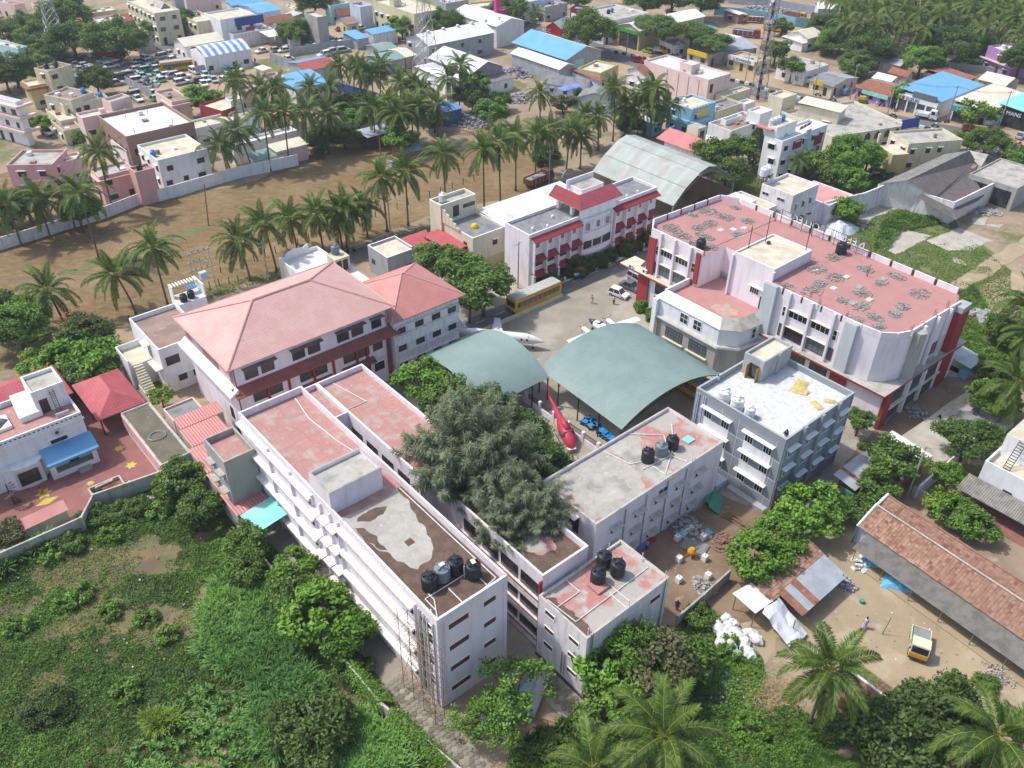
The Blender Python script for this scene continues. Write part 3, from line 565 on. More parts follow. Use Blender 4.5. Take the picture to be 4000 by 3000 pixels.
block(r6, 'ledge', -2.2,6.4,0,-.02,12.0,.9,mJ);block(r6, 'ramp_wall', -.9,.2,0,-.02,5.8,.5,mX)
hb=link('stair_headroom', None,r6,(8.1,9.5,10.66));shell(hb,6.1,3.0,3.1,mX,mE,.4,.22,roofname='headroom_roof', wallname='headroom_wall')
block(hb, 'fin', 3.0,-.3,0,3.4,-.01,3.3,mX);block(hb, 'doorway', -.03,.5,0,-.005,1.9,2.1,mH);MB().box(-.75,1.9,0,-.03,1.97,2.05, 'door_ochre').build('door', hb);MB().box(-.65,.42,0,-.03,.49,2.05, 'door_ochre').build('door', hb)
for pts in ([(.5,11.2,10.9),(1.3,9.6,10.9)],):pipe(r6,pts,.05)
block(r6, 'tank_plinth', .3,5.0,10.65,1.9,11.0,10.85,mX)
for i,l in enumerate(('white ribbed water tank furthest from the corner on the pale tiled roof', 'white ribbed water tank in the middle of three on the pale tiled roof', 'smallest white water tank, nearest the corner of the pale tiled roof')):
 y=(9.9,7.9,6.0)[i];c=cw(74.2+1.1,37+y);tank(c[0],c[1],10.86,l,nB,(1.05,1.05,.85)[i], 'white tanks on the grey block', i)

# ---------------------------------------------------------------- NEHRU COLLEGE building: faceted plan, balcony slab, notched parapets
r7=campus('college_building', 'large pale pink faceted college building with a red roof strewn with rubble heaps', 0,0)
ZB,ZT=6.0,14.0;ZR=ZT-.95
P7=[(99.5,43.2),(99.8,40.6),(101.3,39.1),(103.4,38.2),(116.2,37.8),(119.4,39.6),(120.2,79.2),(118.6,82.4),(102.2,83.2),(99.5,81.0),(99.5,70.5),(105.2,70.5),(105.2,59.0),(99.5,59.0)]
b=MB();b.prism(P7,ZB,ZR-.02,mD, 'red_screed', False); 
b2=MB();b2.f,b2.m,b2.v=b.f[-1:],b.m[-1:],b.v;b.f,b.m=b.f[:-1],b.m[:-1]
b.build('wall', r7);sheet('roof', P7,ZR, 'red_screed', parent=r7)
P7L=[(99.3,45.0),(99.2,37.5),(119.0,37.0),(119.5,82.2),(99.3,82.4)]
MB().prism(P7L,0,ZB-.2,mD,None,False).build('lower_wall', r7)
MB().prism([(98.3,57.5),(98.3,37.0),(120.3,36.5),(120.6,44),(119,44),(119,39),(103.4,39),(99.9,41),(99.9,57.5)],ZB-.2,ZB+.12,mF,mB).build('balcony_slab', r7)
MB().prism([(98.2,86.0),(98.2,70.6),(100,70.6),(100,83),(102,83.6),(102,86)],ZB-.2,ZB+.12,mF,mE).build('balcony_slab', r7)
def edge_frame(p,q):
 d=Vector((q[0]-p[0],q[1]-p[1],0));L=d.length;return L,math.atan2(d.y,d.x)
def para(root,p,q,z0,z1,m=mD,gap=0., seg=3.5,th=.22):
 L,a=edge_frame(p,q);n=max(1,round(L/seg));f=link('parapet', None,root,(p[0],p[1],z0),a)
 for k in range(n):
  x0,x1=L*k/n+gap/2,L*(k+1)/n-gap/2
  MB().box(x0,-.01,0,x1,th,z1-z0,m).build('parapet_panel', f)
  if gap and k:MB().box(x0-gap+.03,.02,0,x0-.03,th-.02,(z1-z0)*.85,mO).build('column_stub', f)
for i,j,gp in ((0,1,0),(1,2,0),(3,4,.35),(5,6,.45),(6,7,.3),(7,8,.4),(8,9,.2),(9,10,0),(13,0,.3),(2,3,.35)):
 para(r7,P7[i],P7[j],ZR,ZT,gap=gp)
def wface(y,z,ww,wh,st):return window(r7, 'W', y,z,ww,wh,st,name='window') 
def flank(x,ys,zs,kind):
 for y,ww,st in ys:
  for z,wh in zs:
   o=window(r7, 'W', y,z,ww,wh,st);o.location=(x-.004,y,z)
for y,wd in ((77.3,2.5),(74.2,2.5),(52.6,3.0),(48.9,3.0)):
 o=window(r7, 'W', y,10.2,wd,1.15, 'white');o.location=(99.49,y,10.2);s=sunshade(r7, 'W', y,11.5,wd+.5,out=.4,m=mL);s.location=(99.49,y,11.5)
 o=window(r7, 'W', y,6.7,wd,1.9, 'curtain' if wd==2.5 or y<50 else 'maroon2');o.location=(99.49,y,6.7);s=sunshade(r7, 'W', y,8.75,wd+.5,out=.4,m=mL);s.location=(99.49,y,8.75)
for y in (79.3,71.9,54.9,46.6):
 o=window(r7, 'W', y,9.9,.55,1.5, 'white1');o.location=(99.49,y,9.9);o=window(r7, 'W', y,6.6,.6,1.9, 'curtain');o.location=(99.49,y,6.6)
for y in (78.7,75.8,72.6,54.4,50.8,47.2):block(r7, 'wall_fin', 99.05,y-.16,ZB+.13,99.49,y+.16,ZT-.02,mD)
block(r7, 'maroon_panel', 99.0,80.0,0,99.19,82.3,5.75,mF);block(r7, 'maroon_panel', 99.1,79.6,ZB+.13,99.48,81.0,ZT-1.3,mF,mB);block(r7, 'maroon_panel', 99.2,70.7,8.2,99.48,71.5,ZT-.5,mF)
block(r7, 'grey_pier', 98.75,56.5,ZB-2,99.48,58.6,ZT+.1, 'pale_concrete', mB);block(r7, 'grey_pier', 98.8,43.6,ZB+.13,99.48,45.4,ZT-.2, 'pale_concrete', mB)
for y,wd in ((77.3,2.6),(73.8,2.4)):
 for z,h in ((3.2,2.1),(.4,2.2)):o=window(r7, 'W', y,z,wd,h, 'black');o.location=(99.29,y,z)
for k,y in enumerate((54.8,51.2,47.6)):
 o=window(r7, 'W', y,2.2,2.7,3.1, 'black');o.location=(99.28,y,2.2)
block(r7, 'maroon_panel', 99.08,43.0,2.4,99.18,45.6,5.78,mF)
for x in (106.0,109.6,113.0):block(r7, 'wall_fin', x-.18,37.45,ZB+.13,x+.18,37.86,ZT-.03,mD)
MB().prism([(104.1,38.4),(104.1,37.3),(105.0,36.8),(105.9,37.3),(105.9,38.4)],ZB+.13,ZT-.5,mU).build('concrete_pier', r7)
MB().prism([(114.9,38.4),(114.9,36.9),(117.2,36.7),(117.2,38.4)],0.02,ZT-1.2,mF,mX).build('maroon_pier', r7);MB().box(114.8,36.75,ZT-1.2,117.3,38.2,ZT-.35,mX).build('pier_cap', r7)
for x,z,ww,wh,st in ((106.8,10.3,.7,1.5, 'white2'),(113.9,10.4,1.1,1.5, 'white2'),(107.0,6.8,.8,2, 'black'),(111.3,6.9,2.4,1.8, 'curtain'),(113.9,7.0,1.0,2.0, 'curtain')):
 o=window(r7, 'S', x,z,ww,wh,st);o.location=(x,37.98 if x<110 else 37.9,z)
for x in (103.2,107.6,112.0):
 for z,h in ((3.2,2.2),(.5,2.0)):o=window(r7, 'S', x,z,2.7,h, 'grid');o.location=(x,37.38-(x-99.2)*.0253,z)
for x in (105.4,109.8):block(r7, 'lower_pier', x-.3,36.9,0,x+.3,37.4,5.78,mD)
block(r7, 'string_course', 100.6,36.75,2.85,114.7,37.4,3.08,mL);MB().prism([(99.1,37.42),(99.15,36.9),(100.9,36.9),(100.9,37.4)],.02,5.78,mF).build('maroon_pier', r7)
hr=link('stair_headroom', None,r7,(101.6,59.1,7.4));shell(hr,9.6,7.2,7.6,mD,mE,.25,.2,roofname='headroom_roof', wallname='headroom_wall')
window(hr, 'W', 2.6,2.4,1.5,1.1, 'white', 9.6,7.2);sunshade(hr, 'W', 1.9,3.7,3.4,9.6,7.2,.5,mL);window(hr, 'W', .9,.3,.9,2.1, 'black', 9.6,7.2, 'doorway')
for y in (-.25,7.1):block(hr, 'fin', -.4,y,.1,.1,y+.3,7.2,mD)
for x,y,h in ((3.0,6.9,3.6),(6.6,6.4,4.6),(9.4,1.0,4.6)):pipe(hr,[(x,y,7.4),(x,y,7.4+h)],.06,mP, 'antenna_pole')
MB().box(6.3,5.6,7.36,6.8,6.0,7.75,mP).build('weight', hr)
for i,(x,y) in enumerate(((99.6,55.8),(99.6,50.0),(99.7,45.8),(103.6,38.5),(109.5,38.3),(113.2,38.4),(117.0,38.6),(119.6,40.6),(99.7,73.2),(100.2,70.8),(119.6,61),(113.8,51),(118.9,71),(101,82.6))):
 b=MB()
 for k in range(5):
  a=k*1.257;b.cone((x+.12*math.cos(a),y+.12*math.sin(a),ZR),(x+.16*math.cos(a)+rng.uniform(-.08,.08),y+.16*math.sin(a),ZR+rng.uniform(1.3,2.2)),.025,.02, 'rust_iron', 4)
 b.build('rebar', r7)
for i,(x,y) in enumerate(((109.4,49.5),(107.2,46.6),(114.2,48.6),(110.6,52.4),(104.6,47.6))):
 block(r7, 'roof_light', x,y,ZR+.002,x+1.2,y+.8,ZR+.12,mE if i % 2 else 'rubble_grey')
for i,(x,y) in enumerate(((108.8,74.4),(110.6,73.2),(109.6,71),(112.4,72.4),(109.0,56.4),(106.4,51.8))):stain(r7,[(x,y),(x+1,y),(x+1,y+.8),(x,y+.8)],ZR+.006+.001*i,mR,i,.08,.5, 'screed_patch')
pipe(r7,[(101.2,80.5,ZR+.08),(100.6,76,ZR+.08),(100.9,73.8,ZR+.08)],.06)
for x0,y0,x1,y1 in ((100.5,71.5,119,71.2),(112.5,59,112.7,72)):stain(r7,[(x0,y0),(x1,y1),(x1,y1+.12),(x0,y0+.12)] if x1-x0>5 else [(x0,y0),(x0+.12,y0),(x1+.12,y1),(x1,y1)],ZR+.012,mO,1,0,1, 'roof_joint')
def heap(x,y,z,r,label=None,m='rubble_grey', n=120,hz=.14,world=False,size=.11,name='rubble_heap'):
 b=MB();rr=random.Random(int(x*31+y*17))
 ax=rr.uniform(.75,1.25)
 for k in range(n):
  a,q=rr.uniform(0,6.28),rr.random()**.6;s=rr.uniform(.4,1.3)*size;px,py=q*r*ax*math.cos(a),q*r/ax*math.sin(a);i0=len(b.v)
  b.box(-s,-s*rr.uniform(.4,1),-s*.5,s,s*rr.uniform(.4,1),s*.5,m,bottom=False)
  b.move(i0,Matrix.Translation((px,py,hz*(1-q)*rr.uniform(.3,1.2)+.04)) @ Matrix.Rotation(rr.uniform(0,3),4, 'Z') @ Matrix.Rotation(rr.uniform(-.6,.6),4, 'X'))
 p=(x,y,z) if world else cw(x,y,z)
 o=b.build(name,loc=p,rot=TH);tag(o,label, 'rubble', None if not label else 'rubble heaps on the red college roof', None); 
 return o
hp=[(rng.uniform(100.8,118),rng.uniform(40.5,57.5)) for _ in range(40)];keep=[]
for p in hp+[(rng.uniform(101,118.4),rng.uniform(71.8,82)) for _ in range(40)]:
 if all(math.hypot(p[0]-q[0],p[1]-q[1])>2.5 for q in keep) and len(keep)<44:keep.append(p)
for p in keep:heap(p[0],p[1],ZR,rng.uniform(.9,1.75), 'low heap of grey broken masonry on the red college roof', 'roof_rubble')
x,y,_=cw(101.6,72.6);tank(x,y,ZR, 'lone black water tank on the left wing of the red college roof', mM,.95)
x,y,_=cw(117.2,57.6);tank(x,y,ZR, 'black water tank behind the white roof lettering', mM,1.1)
def text(s,size,m,loc,rot,parent=None,name='lettering', ext=.04,align='CENTER'):
 c=bpy.data.curves.new(name, 'FONT');c.body=s;c.size=size;c.extrude=ext;c.align_x=align;c.resolution_u=2
 t=bpy.data.objects.new(name,c);COL.objects.link(t);dg=bpy.context.evaluated_depsgraph_get();me=bpy.data.meshes.new_from_object(t.evaluated_get(dg))
 bpy.data.objects.remove(t);me.materials.clear();me.materials.append(MATS[m]);return link(name,me,parent,loc,rot)
sg=campus('roof_sign', 'white free-standing roof letters seen from behind on the college parapet', 118.9,62.0,None, 'sign')
text('NEHRU  COLLEGE', 1.75, 'letter_white', (.1,0,ZR+1.2),(R(90),0,R(90)),sg)
for y in np.arange(-8,8.5,2):pipe(sg,[(0,float(y),ZR),(0,float(y),ZR+2.5)],.05, 'rust_iron', 'sign_post')
for z in (1.1,2.4):pipe(sg,[(0,-8.2,ZR+z),(0,8.2,ZR+z)],.04, 'rust_iron', 'sign_rail')
r8=campus('white_hall', 'white and grey hall with chamfered corners and a red terrace before the college', 0,0)
P8=[(93.0,72.8),(92.6,71.0),(92.6,60.6),(94.6,58.2),(100.5,57.4),(105.1,57.4),(105.1,72.8)]
def inset(P,dx):return [(93.9,72.0),(93.9,70.6),(93.9,61.4),(95.6,59.6),(100.8,58.8),(105.0,58.8),(105.0,72.0)]
MB().prism(P8,0,4.4,mU,None,False).build('lower_wall', r8)
P8b=[(92.2,73.2),(92.2,60.3),(94.4,57.8),(99.9,57.0),(99.9,58),(105,58),(105,73.2)]
MB().prism(P8b,4.4,4.75,mA,mI).build('ledge', r8)
P8c=[(92.7,72.8),(92.7,60.7),(94.7,58.4),(100.5,57.6),(105.1,57.6),(105.1,72.8)]
b=MB();b.prism(P8c,4.76,7.6,mA,None,False);b.f,b.m=b.f[:-1],b.m[:-1];b.build('wall', r8)
P8i=[(93.9,72.0),(93.9,61.4),(95.6,59.7),(100.8,58.9),(105.05,58.9),(105.05,72.0)];P8o=[(92.5,73.1),(92.5,60.5),(94.6,58.1),(100.5,57.3),(105.05,57.3),(105.05,73.1)]
for k in range(5):
 o0,o1,i0_,i1_=P8o[k],P8o[k+1],P8i[k],P8i[k+1];m=mA if k==0 else mB
 MB().face([(*o0,7.55),(*o1,7.55),(*i1_,8.7),(*i0_,8.7)],m).face([(*i0_,8.7),(*i1_,8.7),(*i1_,7.6),(*i0_,7.6)],mA).build('sloping_apron', r8)
sheet('roof', P8i,7.72, 'red_screed', parent=r8);stain(r8,[(95.2,62),(98,61),(99,64),(96.5,66)],7.73, 'worn_patch', 3,.5,.7)
for k in (0,):block(r8, 'upstand', 93.7,72.0,7.7,105.0,72.3,8.75,mA)
for y in (67.2,64.6):o=window(r8, 'W', y,5.4,1.4,1.6, 'white2');o.location=(92.69,y,5.4)
for y in (68.6,63.9):o=window(r8, 'W', y,1.7,3.2,1.7, 'grid');o.location=(92.58,y,1.7);block(r8, 'sill', 92.2,y-2,1.35,92.58,y+2,1.5,mL)
block(r8, 'corner_pier', 91.95,72.2,0,92.5,73.0,7.5,mA)
for x in (97.6,99.4):o=window(r8, 'S', x,5.3,.8,1.7, 'white1');o.location=(x,57.95-(x-97.6)*.1,5.3)
o=window(r8, 'S', 98.6,.3,1.2,2.4, 'black');o.location=(98.6,57.62,.3)
def ac(root,x,y,z,face):return link('ac_unit', ACM,root,(x,y,z),FACE[face])
b=MB().box(-.42,-.36,0,.42,0,.62,mC).cone((-.1,-.365,.31),(-.1,-.375,.31),.24,.24,mP,12);ACM=b.mesh('ac_unit')
ac(r8,101.6,57.3,5.0, 'S');ac(r7,99.0,80.9,6.14, 'W');ac(r7,98.5,83.5,6.14, 'W')

# ---------------------------------------------------------------- terracotta hipped block and the ribbed one beside it
def hip(x0,y0,x1,y1,z0,z1,inx,iny,m,root,name='roof_slope', along='x', over=0.):
 ym,xm=(y0+y1)/2,(x0+x1)/2
 a,b_,c,d=(x0,y0,z0),(x1,y0,z0),(x1,y1,z0),(x0,y1,z0)
 if along == 'x': r0,r1=(x0+inx,ym,z1),(x1-inx,ym,z1);fs=([a,b_,r1,r0],[b_,c,r1],[c,d,r0,r1],[d,a,r0])
 else:r0,r1=(xm,y0+iny,z1),(xm,y1-iny,z1);fs=([a,b_,r0],[b_,c,r1,r0],[c,d,r1],[d,a,r0,r1])
 for f in fs:MB().face(f,m).face([(p[0],p[1],p[2]-.12) for p in reversed(f)],mI).build(name,root)
 return [a,b_,c,d],r0,r1
r9=campus('terracotta_block', 'long block under a faded pink tile hipped roof with a mossy red awning', 30.9,89.7)
W9,D9,H9=23.2,14.9,12.6
shell(r9,W9,D9,H9,mD,mB,0,wallname='wall')
cs,ra_,rb_=hip(-.9,-.9,W9+.9,D9+.9,12.75,16.2,8.2,0, 'terracotta_sheet', r9)
for c in cs:pipe(r9,[c,ra_ if c[0]<5 else rb_],.16, 'terracotta_ridge', 'hip_ridge')
pipe(r9,[ra_,rb_],.18, 'terracotta_ridge', 'ridge')
for p,q in zip(cs,cs[1:]+cs[:1]):pipe(r9,[p,q],.10, 'terracotta_ridge', 'gutter')
block(r9, 'brick_band', -.03,.1,9.35,-.004,D9,12.7, 'brick_wall')
for y,h in ((1.2,.9),(9.5,2.4)):block(r9, 'plaster_patch', -.05,y,9.4,-.032,y+3.2,12.6,mX if y>5 else mV)
MB().face([(-1.25,-.9,8.75),(-1.25,D9+.6,8.75),(-.02,D9+.6,9.5),(-.02,-.9,9.5)],mC).face([(-1.25,-.9,8.75),(-1.25,D9+.6,8.75),(-1.25,D9+.6,8.35),(-1.25,-.9,8.35)],mC).face([(-1.25,-.9,8.35),(-.02,-.9,8.6),(-.02,-.9,9.5),(-1.25,-.9,8.75)],mC).build('side_awning', r9)
MB().face([(-.6,-1.5,8.55),(W9+1.2,-1.5,8.55),(W9+1.2,-.02,9.4),(-.6,-.02,9.4)], 'mossy_maroon_tile').face([(-.6,-1.5,8.45),(W9+1.2,-1.5,8.45),(W9+1.2,-.02,9.3),(-.6,-.02,9.3)],mF).face([(-.6,-1.5,8.45),(W9+1.2,-1.5,8.45),(W9+1.2,-1.5,8.56),(-.6,-1.5,8.56)],mF).build('front_awning', r9)
for x in (2.4,9.2,16.0): 
 for dx in (0,2.3):window(r9, 'S', x+dx,9.9,1.75,1.5, 'black', W9,D9)
 b=MB().box(x-1.2,-.75,11.6,x+3.5,-.005,11.72,mF,mG);b.build('sunshade', r9)
window(r9, 'S', 21.4,9.9,1.5,1.5, 'black', W9,D9);MB().box(20.3,-.75,11.6,22.5,-.005,11.72,mF,mG).build('sunshade', r9)
for x in (3.0,9.8,16.6):
 for dx in (0,2.3):
  for z in (6.1,2.6):window(r9, 'S', x+dx,z,1.8,1.7, 'black', W9,D9)
 block(r9, 'maroon_pier', x+.98,-.22,0,x+1.32,-.004,8.6,mF)
 MB().face([(x-1.4,-1.1,5.0),(x+3.8,-1.1,5.0),(x+3.8,-.02,5.5),(x-1.4,-.02,5.5)], 'mossy_maroon_tile').build('awning', r9)
for x in (7.2,14.0,19.4,22.9):block(r9, 'maroon_pier', x-.15,-.26,0,x+.15,-.005,8.6,mF)
for z in (6.2,2.7):window(r9, 'S', 21.3,z,1.5,1.6, 'black', W9,D9)
sunshade(r9, 'S', 21.3,4.6,2.0,W9,D9,.7)
for y,z in ((3.6,5.8),(3.2,2.6),(2.2,.3)):window(r9, 'W', y,z,.8,1.7, 'shutter', W9,D9)
pipe(r9,[(.1,-.1,12.5),(.1,-.1,.2)],.07,mF);pipe(r9,[(23.0,-.1,12.5),(23.0,-.1,.2)],.07, 'grey_pipe')

r10=campus('ribbed_roof_block', 'three-storey white block with stained ledges under a ribbed red metal hipped roof', 54.6,88.9)
W10,D10,H10=11.6,11.3,10.4
shell(r10,W10,D10,H10,mC,mB,0)
cs,ra_,rb_=hip(-.8,-.8,W10+.8,D10+.8,10.5,13.6,6.4,0, 'red_sheet', r10,along='x')
for c in cs:pipe(r10,[c,ra_ if c[0]<3 else rb_],.11, 'terracotta_ridge', 'hip_ridge')
pipe(r10,[ra_,rb_],.12, 'terracotta_ridge', 'ridge')
b=MB()
for k in range(1,40):
 t=k/40;x=-.8+(W10+1.6)*t
 lim=min(1,(x+.8)/7.2 if x<(W10)/2 else (W10+.8-x)/7.2)
 y1=-.8+(D10+1.6)/2*lim;z1=10.5+3.1*lim
 b.cone((x,-.8,10.53),(x,y1,z1+.03),.045,.045, 'red_sheet', 4)
o=b.build('roof_ribs', r10);o['kind'] = 'stuff'
for z in (7.9,4.9,1.9):
 for x in (1.2,4.4,7.4,10.3):window(r10, 'S', x,z,1.35,.95, 'shutter' if x<10 else 'black', W10,D10)
 b=MB().box(.3,-.35,z-.35,W10-.1,-.006,z-.22,nD).box(.3,-.35,z+1.15,W10-.1,-.006,z+1.27,nD).box(.25,-.35,z-.35,.36,-.006,z+1.27,nD).box(W10-.2,-.35,z-.35,W10-.09,-.006,z+1.27,nD);b.build('window_box', r10)

# ---------------------------------------------------------------- admin building with the red hood
r=campus('admin_building', 'long pale pink building with maroon tile awnings and a red hooded tower', 87.6,97.2)
W,D,H=32.0,6.4,10.2
shell(r,W,D,H,mD,mG,.55,.22,mA)
bays=[(.6+i*2.85,False) for i in range(4)]+[(12.2+i*2.4,True) for i in range(3)]+[(20.2+i*2.95,False) for i in range(4)]
for x,mid in bays:
 w_=2.3 if mid else 2.75;off=.75 if mid else 0
 window(r, 'S', x+w_/2,7.3,.75,1.3, 'slider', W,D,off=off+.003)
 window(r, 'S', x+w_/2,3.85,w_-.5,1.35, 'shutter', W,D,off=off+.003)
 if not mid:block(r, 'arcade_opening', x+.25,-.02,.05,x+w_-.2,-.004,2.55,mO)
 if not mid:
  for z in (5.75,2.75):
   MB().face([(x,-1.15,z-.55),(x+w_,-1.15,z-.55),(x+w_,-.02,z+.2),(x,-.02,z+.2)], 'maroon_tile').face([(x,-1.15,z-.65),(x+w_,-1.15,z-.65),(x+w_,-.02,z+.1),(x,-.02,z+.1)],mA).face([(x,-1.15,z-.65),(x+w_,-1.15,z-.65),(x+w_,-1.15,z-.55),(x,-1.15,z-.55)],mF).build('awning', r)
  block(r, 'wall_fin', x-.16,-.95,2.9,x+.06,-.005,9.0,mA);block(r, 'arcade_column', x-.25,-1.05,0,x+.2,-.005,2.6,mA)
for xa,xb in ((.3,11.7),(19.8,31.9)):
 MB().face([(xa,-1.2,8.95),(xb,-1.2,8.95),(xb,-.02,9.55),(xa,-.02,9.55)], 'maroon_tile').face([(xa,-1.2,8.85),(xb,-1.2,8.85),(xb,-1.2,8.96),(xa,-1.2,8.96)],mF).face([(xa,-1.2,8.85),(xb,-1.2,8.85),(xb,-.02,9.4),(xa,-.02,9.4)],mA).build('top_awning', r)
bow=[(11.9,-.02),(11.9,-.5),(13.5,-.85),(15.7,-1.0),(17.9,-.85),(19.5,-.5),(19.5,-.02)]
for z0,z1,sc_ in ((2.7,3.75,1.25),(5.3,6.9,1.1),(6.95,9.4,.72),(9.4,9.6,1.15)):MB().prism([(x,y*sc_) for x,y in bow],z0,z1,mD if z1<9.5 else mA).build('bowed_balcony', r)
for x in (12.1,14.5,16.9,19.3):block(r, 'wall_fin', x-.1,-.86,2.8,x+.1,-.5,9.4,mA)
block(r, 'tower_front', 11.6,-.35,9.62,20.4,-.02,12.6,mA);MB().box(14.5,2.6,9.7,20.0,5.8,13.4,mD).build('tower_room', r)
MB().face([(14.7,2.8,13.42),(19.8,2.8,13.42),(19.8,5.6,13.42),(14.7,5.6,13.42)],mB).build('tower_roof', r)
for y in (1.9,5.4):block(r, 'tower_pillar', 11.7,y,9.65,12.3,y+.6,12.6,mA)
MB().face([(10.6,-1.3,12.0),(21.2,-1.3,12.0),(20.0,.6,13.9),(11.9,.6,13.9)], 'red_sheet_tiles').build('hood_front', r);MB().face([(10.6,7.0,12.0),(10.6,-1.3,12.0),(11.9,.6,13.9),(11.9,6.6,13.9)], 'maroon_tile').build('hood_side', r)
MB().face([(10.6,-1.3,11.95),(21.2,-1.3,11.95),(21.2,7,11.95),(10.6,7,11.95)][::-1],mA).build('hood_soffit', r)
block(r, 'tower_parapet', 13.9,5.85,12.5,20.6,6.05,14.3,mA)
for x,y in ((2.5,2),(5.2,1.2),(8.4,3.4),(22,1.1),(25,1.2),(28,1.3)):MB().lathe([(.25,0),(.25,.4),(.12,.55)],nB,10,(x,y,9.66)).build('roof_vent', r)
sheet_r=campus('green_sheet_roof', 'flat pale green and white translucent roof behind the long pink building', 91.0,104.4)
MB().face([(0,0,6.6),(21,0,6.6),(21,11.3,7.3),(0,11.3,7.3)], 'pale_green_sheet').build('sheet', sheet_r);MB().face([(.2,.2,6.5),(7.8,.2,6.5),(7.8,9.5,7.1),(.2,9.5,7.1)],mR).build('under_sheet', sheet_r)
for x in (0.1,7,14,20.7): 
 for y in (.2,11):block(sheet_r, 'post', x,y,0,x+.2,y+.2,6.5+y*.06,mT)
MB().face([(.3,.3,6.65),(8,.3,6.65),(6.5,11,7.32),(.3,11,7.32)],mR).build('new_sheet', sheet_r)

# ---------------------------------------------------------------- cream house and its neighbours behind the terracotta block
r=campus('cream_house', 'cream two-storey house with a stair tower, dark terrace and a yellow base', 83.5,107.4)
shell(r,7.4,8.6,7.0,mL,mG,.5,.2,mA);block(r, 'yellow_plinth', -.03,-.03,0,7.43,-.004,2.2, 'yellow_paint')
tw=link('stair_tower', None,r,(-.4,8.7,0));shell(tw,8.0,3.4,10.2,mL,mB,.7,.2,mA,roofname='tower_roof', wallname='tower_wall')
for k in range(6):block(r, 'stepped_wall', -.22,8.6-k*1.0,7.0,-.02,9.5-k*1.0,10.0-k*.5,mL)
window(r, 'S', 5.0,4.3,.9,1.2, 'shutter', 7.4,8.6);sunshade(r, 'S', 5,5.6,1.4,7.4,8.6);window(r, 'W', 2.2,4.2,.8,1.2, 'black', 7.4,8.6);window(tw, 'S', 3.4,7.2,1.2,2.0, 'black', 8,3.4);window(tw, 'S', 6.4,8.3,2.6,.6, 'black', 8,3.4)
x,y,_=cw(85.2,118.3);tank(x,y,9.7, 'white water tank on top of the cream house stair tower', nB,.9)
MB().lathe([(.75,0),(.72,.3),(.5,.65),(.1,.85)], 'sign_yellow', 12,(3.6,4.0,6.5)).build('dome_ventilator', r)
MB().cone((1.2,10.2,10.7),(4.2,10.0,10.7),.28,.28,mT,10).build('solar_heater', r)
p=campus('red_porch_roof', 'bright red sheet porch roof on posts beside the cream house', 79.4,109.0)
MB().face([(0,0,4.9),(4.9,0,4.9),(4.9,8,4.9+.4),(0,8,4.9+.4)], 'red_sheet_tiles').face([(0,0,4.8),(4.9,0,4.8),(4.9,0,4.9),(0,0,4.9)],mF).build('sheet', p)
for x,y in ((.3,.3),(4.4,.3),(.3,7.5)):block(p, 'post', x,y,0,x+.14,y+.14,4.9,mF)
block(p, 'low_wall', 0,-.2,2.4,4.9,-.02,3.4,mL);block(p, 'floor', 0,-.2,2.2,4.9,8,2.4, 'red_screed')
p=campus('red_car_porch', 'lower bright red porch roof behind the grey cube house', 76.4,113.6)
MB().face([(-.2,0,4.3),(2.9,0,4.3),(5.6,5.8,4.6),(-.2,5.8,4.6)], 'red_sheet_tiles').build('sheet', p)
for x,y in ((.1,.2),(2.6,.2),(.1,5.4),(5,5.4)):block(p, 'post', x,y,0,x+.14,y+.14,4.3,mF)
r=campus('grey_cube_house', 'small grey plastered cube house with a stained flat roof', 69.7,113.7)
shell(r,5.8,6.2,5.2,mX,mE,.45,.2,mA);window(r, 'S', 4.4,1.6,1.0,1.0, 'black', 5.8,6.2);window(r, 'W', 4.6,2.2,.8,.8, 'black', 5.8,6.2)
r=campus('white_flat_house', 'low white flat house with a dazzling white terrace and a curved parapet', 56.0,120.4)
shell(r,7.6,6.7,4.2,mA,mR,.7,.2)
block(r, 'side_terrace', 6.2,-8.6,0,9.0,-.02,3.4,mA,mR);hb=link('stair_headroom', None,r,(5.6,-3.2,3.5));shell(hb,2.8,2.8,2.5,mL,mE,.1,.15,roofname='headroom_roof', wallname='headroom_wall')
for x in (.7,1.9):window(hb, 'S', x,.2,.8,1.8, 'shutter', 2.8,2.8)
MB().prism([(0,0),(.7,0),(1.1,.5),(2.6,.9),(4.2,.5),(5.2,1.0),(5.4,0)],0,.2,mA).build('crest', r).rotation_euler=(R(90),0,0);KIDS[r.name][-1].location=(.6,6.8,4.2)
x,y,_=cw(63.0,119.4);tank(x,y,6.05, 'grey water tank on the white flat house headroom', 'faded_black_plastic', .9)
r=campus('white_stair_house', 'white two-storey house with a brown terrace and an outside stair', 27.4,107.2)
shell(r,7.0,10.8,7.6,mA,mK,.7,.2)
window(r, 'S', 1.6,4.6,1.9,1.3, 'iron', 7,10.8);window(r, 'S', 4.4,5.2,.8,.6, 'shutter', 7,10.8)
for x in (2.4,4.6):window(r, 'S', x,1.5,1.1,1.1, 'shutter', 7,10.8)
sunshade(r, 'S', 3.5,2.9,3.8,7,10.8,.6);sunshade(r, 'W', 1.8,4.2,3.2,7,10.8,1.0,mL);window(r, 'W', 4.2,4.4,.9,2.0, 'black', 7,10.8);sunshade(r, 'W', 4.4,6.6,2,7,10.8,.9,mL)
block(r, 'landing', -3.4,4.2,0,-.02,9.0,3.9,mA,mE); 
for q in ((-3.4,4.2,-3.25,9.0),(-3.25,8.85,-.05,9.0)):block(r, 'landing_parapet', q[0],q[1],3.9,q[2],q[3],4.9,mA)
for k in range(13):block(r, 'stair_step', -2.9,4.15-(k+1)*.32,0,-1.5,4.15-k*.32,3.75-k*.28,mL)
block(r, 'stair_wall', -3.0,-.1,0,-2.92,4.1,.9,mA)
